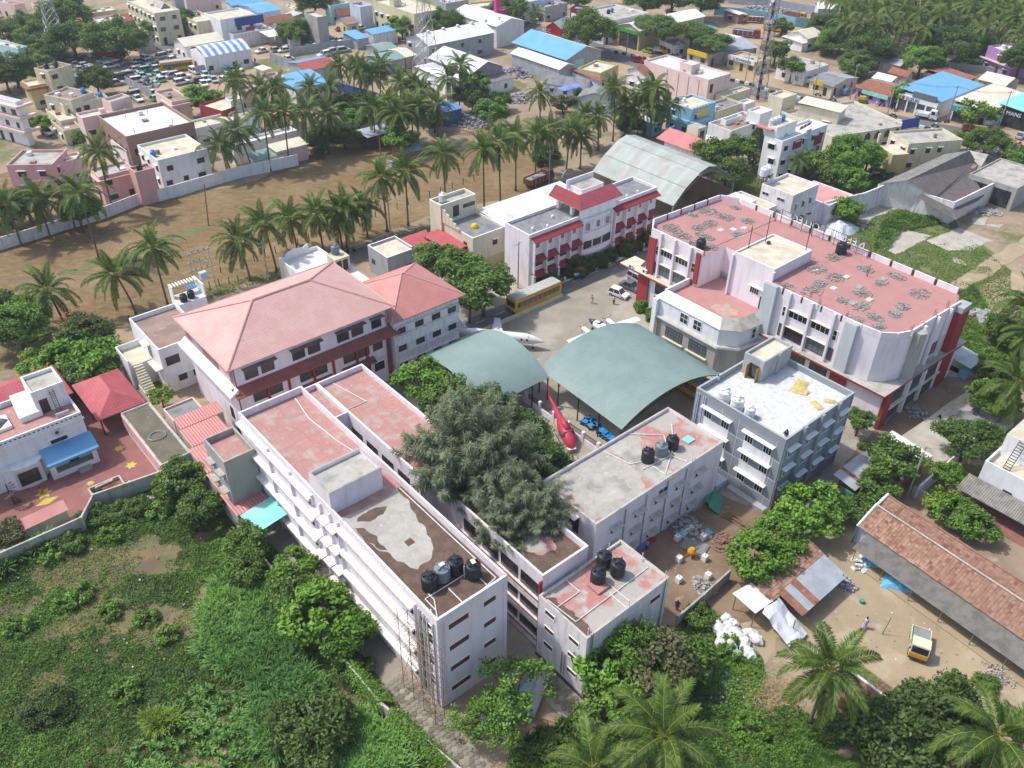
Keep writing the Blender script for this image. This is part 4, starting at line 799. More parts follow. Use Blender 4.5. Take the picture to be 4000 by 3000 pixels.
block(r, 'pergola_wall', 7.4,10.0,0,11.6,13.4,7.4,mA,mR)
for k in range(9):block(r, 'pergola_bar', 7.5+k*.46,12.2,9.3,7.7+k*.46,13.4,9.5,mA)
block(r, 'pergola_screen', 7.4,12.1,7.4,7.55,13.5,9.5,mA);block(r, 'pergola_screen', 11.5,10,7.4,11.65,13.5,9.5,mA)
for i,(x,y) in enumerate(((8.4,10.7),(9.7,11.0))):c=cw(27.4+x,107.2+y);tank(c[0],c[1],7.45,('black water tank on the left of the pair behind the white stair house', 'black water tank on the right of the pair behind the white stair house')[i],mM,.7)
block(r, 'small_blue_roof', 9.6,11.8,8.4,11.2,13.0,8.5,mW)
# ---------------------------------------------------------------- the white house with the red court (left edge)
r=campus('white_villa', 'white villa with a terracotta terrace, blue porch awning and arched verandah', -4.5,100.4)
W,D,H=19.0,8.4,7.2
shell(r,W,D,H,mA,mK,.75,.22)
stain(r,[(.3,.3),(18.7,.3),(18.7,8.1),(.3,8.1)],6.46,nA,4,0)
b=MB()
for k in range(34):b.box(.5+k*.55,-.035,6.75,.78+k*.55,-.014,6.9,mO)
o=b.build('parapet_holes', r);o['kind'] = 'stuff'
block(r, 'cornice', -.1,-.28,6.25,W+.15,-.015,6.45,mA)
for x in (6.6,15.6):window(r, 'S', x,4.2,1.9,.95, 'iron', W,D);sunshade(r, 'S', x,5.25,2.6,W,D,.7,mA)
ac(r,15.7,-.05,5.5, 'S')
MB().prism([(8.4,-.02),(8.4,-.3),(9.4,-.9),(11.0,-1.2),(12.6,-1.0),(12.9,-.02)],0,3.4,mA).build('bay', r);o=window(r, 'S', 10.9,.7,2.3,1.9, 'iron', W,D,off=1.23)
MB().prism([(7.6,-.02),(8.4,-.7),(10,-1.5),(12,-1.5),(13.0,-.9),(13.0,-.02)],3.4,3.55,mA).build('bay_ledge', r)
for (x0,x1,z0,z1) in ((13.2,19.0,0,.75),(13.2,19.0,2.7,3.2),(13.2,13.9,.75,2.7),(18.4,19.0,.75,2.7)):block(r, 'porch_wall', x0,-1.7,z0,x1,-1.5,z1,mA)
block(r, 'porch_floor', 13.2,-1.5,0,19,-.02,.5,mU);block(r, 'porch_end', 18.8,-1.5,.5,19.0,-.02,3.2,mA);block(r, 'porch_step', 16.2,-2.6,0,17.8,-1.71,.35,mU)
window(r, 'S', 16.4,.55,1.1,1.9, 'black', W,D);window(r, 'S', 14.6,1.0,1.2,1.1, 'black', W,D)
MB().face([(13.0,-2.5,2.9),(19.3,-2.5,2.9),(19.3,-.02,4.0),(13.0,-.02,4.0)],mW).face([(13.0,-2.5,2.6),(19.3,-2.5,2.6),(19.3,-2.5,2.9),(13.0,-2.5,2.9)],mW).build('blue_awning', r)
hb=link('stair_headroom', None,r,(14.9,3.7,6.46));shell(hb,3.9,4.4,3.5,mA,mB,.5,.2,roofname='headroom_roof', wallname='headroom_wall');window(hb, 'S', 1.0,.1,.9,1.9, 'shutter', 3.9,4.4, 'doorway')
b=MB()
for k in range(10):b.tube([(2.0,-.9+k*.08,.3*k),(2.5,-.9+k*.08,.3*k)],.03,mP,5)
b.tube([(2.0,-.9,0),(2.0,-.1,3)],.035,mP,5).tube([(2.5,-.9,0),(2.5,-.1,3)],.035,mP,5).build('ladder', hb)
MB().face([(12.6,3.2,7.3),(15.4,3.4,7.3),(15.4,7.6,8.2),(12.9,7.6,8.2)], 'pale_green_sheet').build('stair_canopy', r);block(r, 'canopy_wall', 12.7,3.3,6.46,15.3,3.45,7.3,mA)
MB().box(9.0,3.0,6.46,11.6,6.0,6.9,mA).lathe([(1.3,6.9),(.9,7.3),(.1,7.5)], 'glass_curtained', 4,(10.3,4.5,0)).build('skylight', r)
MB().cone((16.4,1.6,6.9),(18.0,1.5,6.9),.25,.25,mT,10).build('solar_heater', r)
rr=campus('red_tiled_wing', 'red tiled roof rising behind the white villa', 2.0,109.5);hip(0,0,13.8,8.6,4.4,6.4,3.5,0, 'red_sheet_tiles', rr);block(rr, 'wall', .6,.6,0,13,8,4.38,mA)
p=campus('red_pavilion', 'open red tiled pavilion at the edge of the red court', 16.5,103.2)
hip(0,0,6.5,10.4,3.0,4.8,0,3.0, 'red_sheet_tiles', p,along='y')
for x,y in ((.4,.4),(6,.4),(.4,5),(.4,10),(6,10)):block(p, 'post', x-.08,y-.08,0,x+.08,y+.08,3.0,mP)
r=campus('flat_outbuilding', 'low outbuilding with a mossy brown flat roof and a pink side wall', 19.4,89.0)
shell(r,3.9,13.6,3.2,mA,mB,.22,.18,mI);stain(r,[(.25,.25),(3.6,.25),(3.6,13.3),(.25,13.3)],3.0, 'mud_on_roof', 3,0);KIDS[r.name][-1].data.materials[0]=MATS[pm('mossy_roof', (.165,.145,.105),(.125,.115,.08),scale=.6,c4=(.25,.22,.16),s4=1.5,t4=(.58,.72),bump=.01)]
block(r, 'pink_side', -.12,.2,1.0,-.004,13.4,3.0, 'pink_paint');window(r, 'S', 2.4,1.0,2.2,1.1, 'black', 3.9,13.6)
b=MB().tube([(1.9+.9*math.cos(t)*(1+.03*t),6+.9*math.sin(t),3.05+.01*t) for t in np.linspace(0,12,40)],.045, 'grey_pipe', 5);b.build('hose_coil', r)
r=campus('grey_roof_store', 'small store with a stained grey flat roof beside the red sheds', 24.2,96.8)
shell(r,4.2,3.4,3.0,mV,mG,.25,.15)
for i,(x0,y0,x1,y1,z) in enumerate(((23.9,93.1,29.9,95.6,4.0),(23.6,89.0,28.8,93.0,3.8),(23.0,83.4,26.9,88.9,3.6),(22.8,79.2,26.5,83.3,3.4),(22.6,74.7,26.8,79.1,3.2))):
 p=campus('red_shed', ('topmost strip of faded red corrugated shed roof below the pink wall', 'faded red corrugated shed roof second from the pink wall', 'red corrugated shed roof in the middle of the stepped row', 'red corrugated shed roof just above the littered lowest one', 'lowest red corrugated shed roof, littered with rubbish')[i],x0,y0, 'stepped red sheds')
 W_,D_=x1-x0,y1-y0
 b=MB();n=int(W_/.36)
 for k in range(n):
  xa,xm,xb=W_*k/n,W_*(k+.5)/n,W_*(k+1)/n
  b.face([(xa,0,z),(xm,0,z+.07),(xm,D_,z+.25),(xa,D_,z+.18)], 'red_sheet').face([(xm,0,z+.07),(xb,0,z),(xb,D_,z+.18),(xm,D_,z+.25)], 'red_sheet')
 b.build('corrugated_sheet', p);block(p, 'wall', .15,.1,0,W_-.15,D_-.1,z-.05,mI)
p=campus('green_lean_to', 'torn pale green corrugated lean-to against the long block', 22.9,70.6)
MB().face([(0,0,3.3),(4.1,0,3.9),(4.1,3.9,3.9),(0,3.9,3.3)], 'teal_sheet').build('sheet', p); 
for x,y in ((.1,.1),(.1,3.7),(3.8,.1)):block(p, 'post', x,y,0,x+.1,y+.1,3.35,mT)
def wall(label,pts,h,m,th=.22,nm='boundary_wall', pil=0., cat='wall', z0=0.):
 p0=pts[0];o=thing(nm,label,cat,(p0[0],p0[1],0))
 for a,c in zip(pts[:-1],pts[1:]):
  L,an=edge_frame(a,c)
  f=link('wall_run', None,o,(a[0]-p0[0],a[1]-p0[1],0),an);n=max(1,int(L/pil)) if pil else 1
  for k in range(n):MB().box(L*k/n+.002,-th/2,z0,L*(k+1)/n-.002,th/2,h,m).build('panel', f)
  if pil:
   for k in range(n):MB().box(L*k/n-.13,-th/2-.06,z0,L*k/n+.13,th/2+.06,h+.04,m).build('pilaster', f)
 return o
C2=lambda *p:[cw(x,y)[:2] for x,y in p]
wall('stained grey court wall along the weedy lot', C2((-12,87.4),(8.8,87.2),(11.2,90.2),(19.6,89.0)),2.3,mI,pil=4.)
wall('stained low wall with creepers behind the scaffolded block', C2((22.4,74.4),(22.2,55),(22.3,44),(24.4,32),(27,24)),2.0,mI,pil=4.5)
wall('long white stained wall along the far edge of the brown field', [(-96.2,141.4),(-91.6,145.8),(-87.0,150.8),(-81.7,155.6),(-76.7,162.9)],2.4,mC,pil=5.)
wall('white wall continuing beside the white houses along the brown field', [(-73.2,164.6),(-59.5,177.8),(-57.0,179.2),(-48.8,184.8)],2.6,mA,pil=6.)
wall('grey block wall around the construction debris yard', [(18.0,59.0),(21.2,62.0),(24.8,65.5)],1.7,mU,pil=4.)
wall('tall whitewashed factory wall with a step at the lot corner', [(55.7,155.3),(64.5,160.3),(70.6,163.2),(78.3,169.1),(82.1,164.2),(87.3,159.4),(98.8,168.7),(112.2,179.4)],4.6,mC,.3,pil=6.)
wall('low yellow kerb wall in front of the parked bus', C2((66,91.2),(90.2,91.3)),.6,mY,.4,pil=4.)
wall('thin white wall beside the scrubby lane at the right', [(51.0,79.2),(57.5,84.8),(59.2,86.0)],2.2,mC)
wall('dark damp wall between the tiled shed and the small garden', [(50.7,79.8),(54.8,75.2),(57.3,72.6)],1.6,mI)
p=campus('railing_wall', 'white wall with dark railings beside the green hangar', 65.6,52.2,None, 'fence')
block(p, 'low_wall', 0,0,0,.25,21,.9,mD)
for k in range(8):
 block(p, 'pier', -.08,k*2.9,0,.34,k*2.9+.4,1.9,mD)
 if k<7:
  b=MB().box(.1,k*2.9+.45,1.75,.16,k*2.9+2.85,1.82,mP)
  for j in range(12):b.box(.11,k*2.9+.5+j*.2,.9,.15,k*2.9+.55+j*.2,1.75, 'maroon_wood')
  b.build('railing', p)
# ---------------------------------------------------------------- arched green hangars
def hangar(name,label,x,y,W_,D_,ze,za,along,m):
 o=campus(name,label,x,y, 'green arched hangars', 'building', R(-3) if along == 'y' else 0);N=20
 sh=MB();pts=[]
 S=W_ if along == 'y' else D_
 Rr=((S/2)**2+(za-ze)**2)/(2*(za-ze)); 
 for k in range(N+1):
  s=S*k/N;pts.append((s,za-Rr+math.sqrt(max(0,Rr*Rr-(s-S/2)**2))))
 rib=MB();nr=1
 Lg=D_ if along == 'y' else W_
 P_=lambda s,l,z:(s,l,z) if along == 'y' else (l,s,z)
 n=int(Lg/.34)
 for k in range(n):
  la,lm,lb=Lg*k/n,Lg*(k+.5)/n,Lg*(k+1)/n
  for (s0,z0),(s1,z1) in zip(pts[:-1],pts[1:]):
   sh.face([P_(s0,la,z0),P_(s0,lm,z0+.05),P_(s1,lm,z1+.05),P_(s1,la,z1)],m);sh.face([P_(s0,lm,z0+.05),P_(s0,lb,z0),P_(s1,lb,z1),P_(s1,lm,z1+.05)],m)
 sh.build('arched_sheet', o)
 for l in np.linspace(.1,Lg-.1,5):
  b=MB();q=[P_(s,l,z-.12) for s,z in pts];q2=[P_(s,l,z-.75 if 0<i<N else z-.75) for i,(s,z) in enumerate(pts)]
  b.tube(q,.06,mP,4).tube(q2,.05,mP,4)
  for i in range(0,N):b.tube([q[i],q2[i+1] if i % 2 else q2[i]],.035,mP,4)
  b.build('truss', o)
  for s in (.1,S-.1):MB().tube([P_(s,l,0),P_(s,l,ze)],.11,mP,6).build('post', o)
 return o
hangar('arched_hangar', 'larger green arched hangar roof in the middle of the campus', 67.9,56.4,20.0,17.2,4.1,6.9, 'y', 'green_sheet')
hangar('arched_hangar', 'smaller green arched hangar roof beside the parked white jet', 56.6,71.2,12.0,15.8,4.0,6.7, 'x', 'green_sheet_x')
o=campus('old_hangar', 'big weathered grey-green factory hangar with faceted sheet roof', 123.5,96.0)
prof=[(0,5.6),(3.2,8.4),(7.0,10.6),(9.5,11.2),(12,10.6),(15.8,8.4),(19,5.6)]
for k,((x0,z0),(x1,z1)) in enumerate(zip(prof[:-1],prof[1:])):
 MB().face([(x0,0,z0),(x1,0,z1),(x1,22,z1),(x0,22,z0)], 'weathered_green_sheet').build('roof_plane', o);MB().tube([(x0,0,z0+.03),(x0,22,z0+.03)],.07, 'weathered_green_sheet', 4).build('roof_joint', o)
for y in (.2,5.6,11,16.4,21.8):
 for x in (.2,18.8):block(o, 'post', x-.12,y-.12,0,x+.12,y+.12,5.6,mT)
 b=MB()
 for (x0,z0),(x1,z1) in zip(prof[:-1],prof[1:]):b.tube([(x0,y,z0-.15),(x1,y,z1-.15)],.06,mT,4).tube([(x0,y,z0-1.0),(x1,y,z1-1.0)],.05,mT,4).tube([(x0,y,z0-1.0),(x1,y,z1-.15)],.04,mT,4)
 b.build('truss', o)
block(o, 'back_wall', .3,21.5,0,18.7,21.7,5.0,mI);block(o, 'side_wall', 18.5,.3,0,18.7,21.7,4.0, 'brick_wall')
# ---------------------------------------------------------------- behind the college building
r=campus('small_white_block', 'white three-storey house with an unfinished roof behind the college building', 139.6,80.6)
shell(r,8.4,7.2,8.6,mC,mE,.6,.2); 
for x in (1.6,4.0,6.4):
 window(r, 'S', x,5.2,.9,1.4, 'plain', 8.4,7.2);sunshade(r, 'S', x,6.7,1.3,8.4,7.2,.6);window(r, 'S', x,1.8,.9,1.2, 'plain', 8.4,7.2);sunshade(r, 'S', x,3.2,1.2,8.4,7.2,.7,mF)
window(r, 'W', 2.5,6.6,1.6,.6, 'plain', 8.4,7.2);window(r, 'W', 6.0,6.6,1.4,.6, 'plain', 8.4,7.2)
for i,y in enumerate((8.2,9.6)):
 c=cw(140.6+i*1.4,80.6+7.0+.9);st=thing('tank_stand', 'thin rusty stand carrying the %s white tank' % ('left' if i==0 else 'right'), 'stand', (c[0],c[1],0),TH, 'tank stands')
 for dx in (-.5,.5):
  for dy in (-.5,.5):pipe(st,[(dx,dy,0),(dx,dy,9.6)],.06, 'rust_iron', 'leg')
 block(st, 'platform', -.8,-.8,9.6,.8,.8,9.7, 'rust_iron');tank(c[0],c[1],9.72, '%s white water tank raised on thin legs' % ('left' if i==0 else 'right'),nB,1.0)
r=campus('cluttered_flat_roof', 'low cluttered flat-roofed building directly behind the college parapet', 124.6,83.4)
shell(r,14.6,8.6,5.8,mC,mE,.5,.2);block(r, 'upper_wall', 9,3,5.3,12,8,6.5,mC,mR);block(r, 'roof_box', 4,5,5.3,6.5,7,6.4,mC,mB)
r=campus('pink_flat_shed', 'long low shed with a plain pink flat roof by the factory wall', 149.6,78.2)
shell(r,8.2,9.0,4.6,mD, 'red_screed', .35,.2,mA);window(r, 'S', 5.8,2.6,.6,.5, 'black', 8.2,9)
KIDS[r.name][1].data.materials[0]=MATS[pm('pale_red_screed', (.60,.30,.28),(.54,.26,.25),scale=.4)]
o=thing('old_factory', 'old factory shed with long dark asbestos roofs and whitewashed walls', 'building', (*(75.2,168.3),0),0)
def quad3(root,pts,m,nm): 
 ox,oy=root.location.x,root.location.y;return MB().face([(p[0]-ox,p[1]-oy,z) for p,z in pts],m).build(nm,root)
quad3(o,[((75.2,167.9),4.6),((79.1,164.6),6.8),((99.0,181.7),6.8),((95.8,185.3),4.6)], 'asbestos', 'roof_slope');quad3(o,[((79.1,164.6),6.8),((84.8,162.3),4.4),((101.1,181.2),4.4),((99.0,181.7),6.8)], 'dark_asbestos', 'roof_slope')
quad3(o,[((80.7,161.9),4.5),((86.2,154.8),2.9),((97.0,166.7),2.9),((98.0,178.2),4.5)], 'dark_asbestos', 'lean_to_roof')
quad3(o,[((101.5,187.1),4.9),((100.1,179.9),4.9),((100.2,177.3),4.9),((105.0,184.5),4.9)],mB, 'flat_roof')
a,c,d=(100.2,177.3),(105.0,184.8),(103.1,187.5)
MB().face([(a[0]-o.location.x,a[1]-o.location.y,0),(c[0]-o.location.x,c[1]-o.location.y,0),(c[0]-o.location.x,c[1]-o.location.y,4.9),(a[0]-o.location.x,a[1]-o.location.y,4.9)],mJ).build('wall', o)
a,c=(84.8,162.3),(101.0,179.9)
MB().face([(a[0]-o.location.x,a[1]-o.location.y,0),(c[0]-o.location.x,c[1]-o.location.y,0),(c[0]-o.location.x,c[1]-o.location.y,4.3),(a[0]-o.location.x,a[1]-o.location.y,4.3)],mI).build('wall', o)
a,c,d=(75.2,167.9),(79.1,164.6),(84.8,162.3)
MB().face([(0,0,0),(d[0]-a[0],d[1]-a[1],0),(d[0]-a[0],d[1]-a[1],4.3),(c[0]-a[0],c[1]-a[1],6.7),(0,0,4.5)],mC).build('gable_wall', o)
r=campus('gutted_shed', 'gutted concrete shed with rubble spilling from its open bays', 186,58)
shell(r,14,10,5,mU,mB,.3,.2)
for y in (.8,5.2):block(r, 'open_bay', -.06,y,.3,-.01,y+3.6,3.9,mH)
for k in range(6):heap(183-k*1.0+rng.uniform(-1,1),60+k*1.2,.05,1.9, 'pale broken masonry spilling from the gutted shed', n=90,hz=.5,size=.2)

# ---------------------------------------------------------------- right-hand sheds
o=campus('metal_roof_shed', 'patched grey metal roof shed on rough brick walls behind the bushes', 82.4,27.2)
for i,(x0,x1,m) in enumerate(((0,1.6,mQ),(1.6,2.2, 'rusty_sheet'),(2.2,6.2,mQ),(6.2,10.2,mN),(10.2,13.6,mN))):
 y0,y1=(3.6,6.8) if x0<5 else (.8,6.6)
 MB().face([(x0,y0,3.0+.02*i),(x1,y0,3.0+.02*i),(x1,y1,3.5+.02*i),(x0,y1,3.5+.02*i)],m).build('roof_sheet', o)
MB().box(1.0,3.9,0,6.2,6.3,2.9, 'mud_wall').build('wall', o);MB().box(6.4,1.2,0,13.0,6.2,2.9, 'mud_wall').build('wall', o);block(o, 'green_door', .2,3.7,0,.4,5.6,2.2, 'soft_green_panel')
o=campus('concrete_deck', 'long low concrete deck stained dark with puddles', 97.4,27.4);MB().prism([(0,0),(16.8,-2.4),(20.4,2.2),(19.6,5.2),(2,6.2)],0.07,1.0,mI, 'old_slab').build('deck', o)
stain(o,[(6,2),(14,0),(17,2.6),(9,4.6)],1.008,mG,3,.6,.8);stain(o,[(9,4.7),(18,3),(18.5,4.4),(10,5.4)],1.011,mB,5,.5,.8)
o=campus('workshop_canopy', 'small metal canopy over blue machinery beside the college building', 119.6,34.4)
MB().face([(0,0,2.6),(4.4,0,2.6),(4.4,4.2,3.1),(0,4.2,3.1)],mQ).build('sheet', o)
for x,y in ((.1,.1),(4.2,.1),(.1,4),(4.2,4)):pipe(o,[(x,y,0),(x,y,2.7)],.05,mT, 'post')
block(o, 'machine', .6,.5,0,2.2,1.6,1.5, 'blue_paint');block(o, 'machine', 2.6,-.6,0,3.6,.6,1.2,mJ);MB().lathe([(.55,0),(.62,.1),(.55,.2)], 'tyre', 16).build('tyre', o).location=(3.8,-1.2,.05)
MB().box(0,0,2.0,2.6,2.2,2.1, 'heli_red').build('red_sheet_roof', campus('red_sheet_patch', 'crumpled bright red sheet on a low stack by the palms', 124.8,31.2))
def tile_field(root,origin,ux,uy,nx,ny,tw,tl,limit,mats,seed,name='tile'):
 """rows of half-round clay tiles laid up a slope:ux along the eave,uy up the slope"""
 r_=random.Random(seed);o_,ux,uy=Vector(origin),Vector(ux).normalized(),Vector(uy).normalized();nn=ux.cross(uy)
 def shape(m):
  b=MB();w_,l_=tw*.98,tl*1.12
  prof=[(-w_/2,0),(-w_*.25,.05),(w_*.05,.015),(w_*.5,.035)]
  for (x0,z0),(x1,z1) in zip(prof[:-1],prof[1:]):
   b.face([(x0,0,z0+.045),(x1,0,z1+.045),(x1,l_,z1),(x0,l_,z0)],m);b.face([(x0,0,z0),(x1,0,z1),(x1,0,z1+.045),(x0,0,z0+.045)],m)
  return b.mesh('tile')
 ms=[shape(m) for m in mats];M3=Matrix((ux,uy,nn)).transposed()
 eul=M3.to_euler();rest=MB();cnt=0
 order=[(i,j) for i in range(nx) for j in range(ny)];order.sort(key=lambda q:(q[0]+q[1]*.4))
 for q,(i,j) in enumerate(order):
  p=o_+ux*(tw*(i+.5)+(tw*.5 if j % 2 else 0)*0+r_.uniform(-.02,.02))+uy*(tl*j+r_.uniform(-.03,.03))+nn*(.012*(i % 2))
  k=r_.choices(range(len(ms)),[5,5,1][:len(ms)])[0]
  if cnt<limit:t=link(name,ms[k],root,p,tuple(eul));cnt+=1
  else:
   i0=len(rest.v);mb=mats[k];w_,l_=tw*.98,tl*1.12
   for (x0,z0),(x1,z1) in (((-w_/2,0),(-w_*.15,.05)),((-w_*.15,.05),(w_*.5,.03))):
    rest.face([(x0,0,z0+.045),(x1,0,z1+.045),(x1,l_,z1),(x0,l_,z0)],mb);rest.face([(x0,0,z0),(x1,0,z1),(x1,0,z1+.045),(x0,0,z0+.045)],mb)
   rest.move(i0,Matrix.Translation(p) @ M3.to_4x4())
 if rest.v:t=rest.build('tile_field', root);t['kind'] = 'stuff'
CT3=['clay_tile', 'clay_tile_b', 'clay_tile_dark']
o=campus('tiled_longhouse', 'long whitewashed house with a two-slope clay tile roof and a corrugated verandah', 80.0,27.0,rot=R(-4))
Lh=26.0
tile_field(o,(-2.6,0,2.9),(0,-1,0),(2.8,0,1.75),70,9,.37,.36,240,CT3,1);tile_field(o,(3.6,-Lh,2.9),(0,1,0),(-3.3,0,1.75),70,11,.37,.36,60,CT3,2)
tile_field(o,(.25,0,4.2),(0,-1,0),(2.8,0,1.15),70,6,.37,.36,0,CT3,3)
for k in range(1):MB().tube([(.28,0,4.72),(.28,-Lh,4.72)],.13,mI,6).build('ridge_cap', o);MB().tube([(2.3,0,5.15),(2.3,-Lh,5.15)],.12, 'clay_tile', 6).build('ridge_cap', o)
MB().face([(-2.6,.3,0),(3.4,.3,0),(3.4,.3,2.9),(2.3,.3,5.1),(.3,.3,4.6),(-2.6,.3,2.9)],mJ).face([(-2.6,.08,0),(3.4,.08,0),(3.4,.08,2.9),(2.3,.08,5.1),(.3,.08,4.6),(-2.6,.08,2.9)],mJ).build('gable_wall', o)
MB().tube([(-2.7,.2,2.95),(.3,.2,4.75)],.16,mA,6).tube([(.3,.2,4.6),(2.4,.2,5.25)],.16,mA,6).build('gable_coping', o);MB().box(-2.2,-Lh,0,3.2,.06,2.75,mJ).build('wall', o)
b=MB();n=150
for k in range(n):
 ya,ym,yb_=-1.2-23*k/n,-1.2-23*(k+.5)/n,-1.2-23*(k+1)/n;m = 'asbestos_plain'
 b.face([(-2.5,ya,2.75),(-2.5,ym,2.83),(-5.2,ym,2.08),(-5.2,ya,2.0)],m).face([(-2.5,ym,2.83),(-2.5,yb_,2.75),(-5.2,yb_,2.0),(-5.2,ym,2.08)],m)
pm('asbestos_plain', (.26,.245,.22),(.18,.17,.15),scale=1.1,thr=(.4,.65),rough=.9,c4=(.22,.21,.19),s4=2., t4=(.6,.75));b.build('verandah_roof', o)
for k in range(7):pipe(o,[(-5.0,-1.6-k*3.6,0),(-5.0,-1.6-k*3.6,2.05)],.05, 'bamboo', 'verandah_post')
MB().box(-5.3,-24,0,-2.2,-1,.18, 'yard_dirt').build('verandah_floor', o)
o=campus('patched_tile_shed', 'small shed with half clay tiles and half patched metal sheets under the tree', 58.6,24.0)
tile_field(o,(2.0,3.2,2.5),(1,0,0),(0,2.2,.7),27,6,.38,.36,160,CT3,5)
for i,(x0,x1,m) in enumerate(((3.4,4.5, 'rusty_sheet'),(4.5,5.6,mQ),(5.6,6.6, 'rusty_sheet'),(6.6,9.4,mQ),(9.4,11.9,mQ))):MB().face([(x0,.2,2.0+.015*i),(x1+.1,.2,2.0+.015*i),(x1+.1,3.4,2.75+.015*i),(x0,3.4,2.75+.015*i)],m).build('roof_sheet', o)
MB().face([(-.6,3.4,2.6),(2.2,3.2,2.6),(2.4,6.2,2.75),(-.4,6.6,2.75)],mN).build('roof_sheet', o)
b=MB();q=[[(.2+i*.75,-.9+j*.8+rng.uniform(-.2,.2),.7+j*.42+rng.uniform(-.18,.18)-.12*abs(i-2)) for j in range(6)] for i in range(5)]
for i in range(4):
 for j in range(5):b.face([q[i][j],q[i+1][j],q[i+1][j+1],q[i][j+1]], 'tarp_white')
b.build('tarpaulin', o)
for x,y in ((-.3,3.6),(2,.2),(6,.4),(11.6,.5),(11.6,5),(0,6.3),(4,5.2),(8,5.2)):pipe(o,[(x,y,0),(x,y,2.4)],.06, 'bamboo', 'post')
MB().box(2.4,3.6,0,11.4,5.2,2.2, 'mud_wall').build('wall', o)
o=campus('small_tile_hut', 'small clay tile hut with a white ridge beside the palm in the yard', 56.4,12.7)
tile_field(o,(0,.1,2.3),(0,1,0),(2.3,0,1.0),10,7,.38,.36,70,CT3,7);tile_field(o,(4.8,3.9,2.3),(0,-1,0),(-2.3,0,1.0),10,7,.38,.36,70,CT3,8)
MB().tube([(2.4,0,3.42),(2.4,4.0,3.42)],.14,mA,6).build('ridge_cap', o);MB().box(.5,.4,0,4.3,3.6,2.3, 'mud_wall').build('wall', o)
MB().face([(-1.4,-.8,1.3),(.6,-.8,2.1),(.6,.9,2.1),(-1.4,.9,1.3)], 'asbestos').build('lean_to', o);MB().box(-1.2,-.9,1.55,.3,-.75,1.65, 'wood').build('log', o)
r=campus('white_right_house', 'white house with a mouldy terrace, iron stair and corrugated carport on the right', 96.2,9.0)
shell(r,14,13.2,6.0,mA,mE,.7,.2);block(r, 'upper_room', 3.4,6.5,5.3,14,13,8.6,mA,mE);window(r, 'W', 9.6,2.4,1,1, 'black', 14,13.2)
o=window(r, 'W', 8.0,6.2,1.2,1.0, 'shutter', 14,13.2);o.location=(3.39,8,6.2);s=sunshade(r, 'W', 8,7.4,2.4,out=.8,m=mL);s.location=(3.39,8,7.4)
b=MB()
for k in range(11):b.tube([(1.2+k*.2,10.6,5.4+k*.3),(1.2+k*.2,11.4,5.4+k*.3)],.05,mP,4)
b.tube([(1.1,10.6,5.3),(3.3,10.6,8.6)],.05,mP,4).tube([(1.1,11.4,5.3),(3.3,11.4,8.6)],.05,mP,4).build('iron_stair', r)
b=MB();n=80
for k in range(n):
 ya,ym,yb_=14.3-22*k/n,14.3-22*(k+.5)/n,14.3-22*(k+1)/n
 b.face([(-.1,ya,3.2),(-.1,ym,3.28),(-2.9,ym,2.48),(-2.9,ya,2.4)], 'asbestos_plain').face([(-.1,ym,3.28),(-.1,yb_,3.2),(-2.9,yb_,2.4),(-2.9,ym,2.48)], 'asbestos_plain')
b.build('carport_roof', r);MB().face([(-3.6,14,.06),(0,14,.06),(0,-9,.06),(-3.6,-9,.06)], 'red_court').build('carport_floor', r)

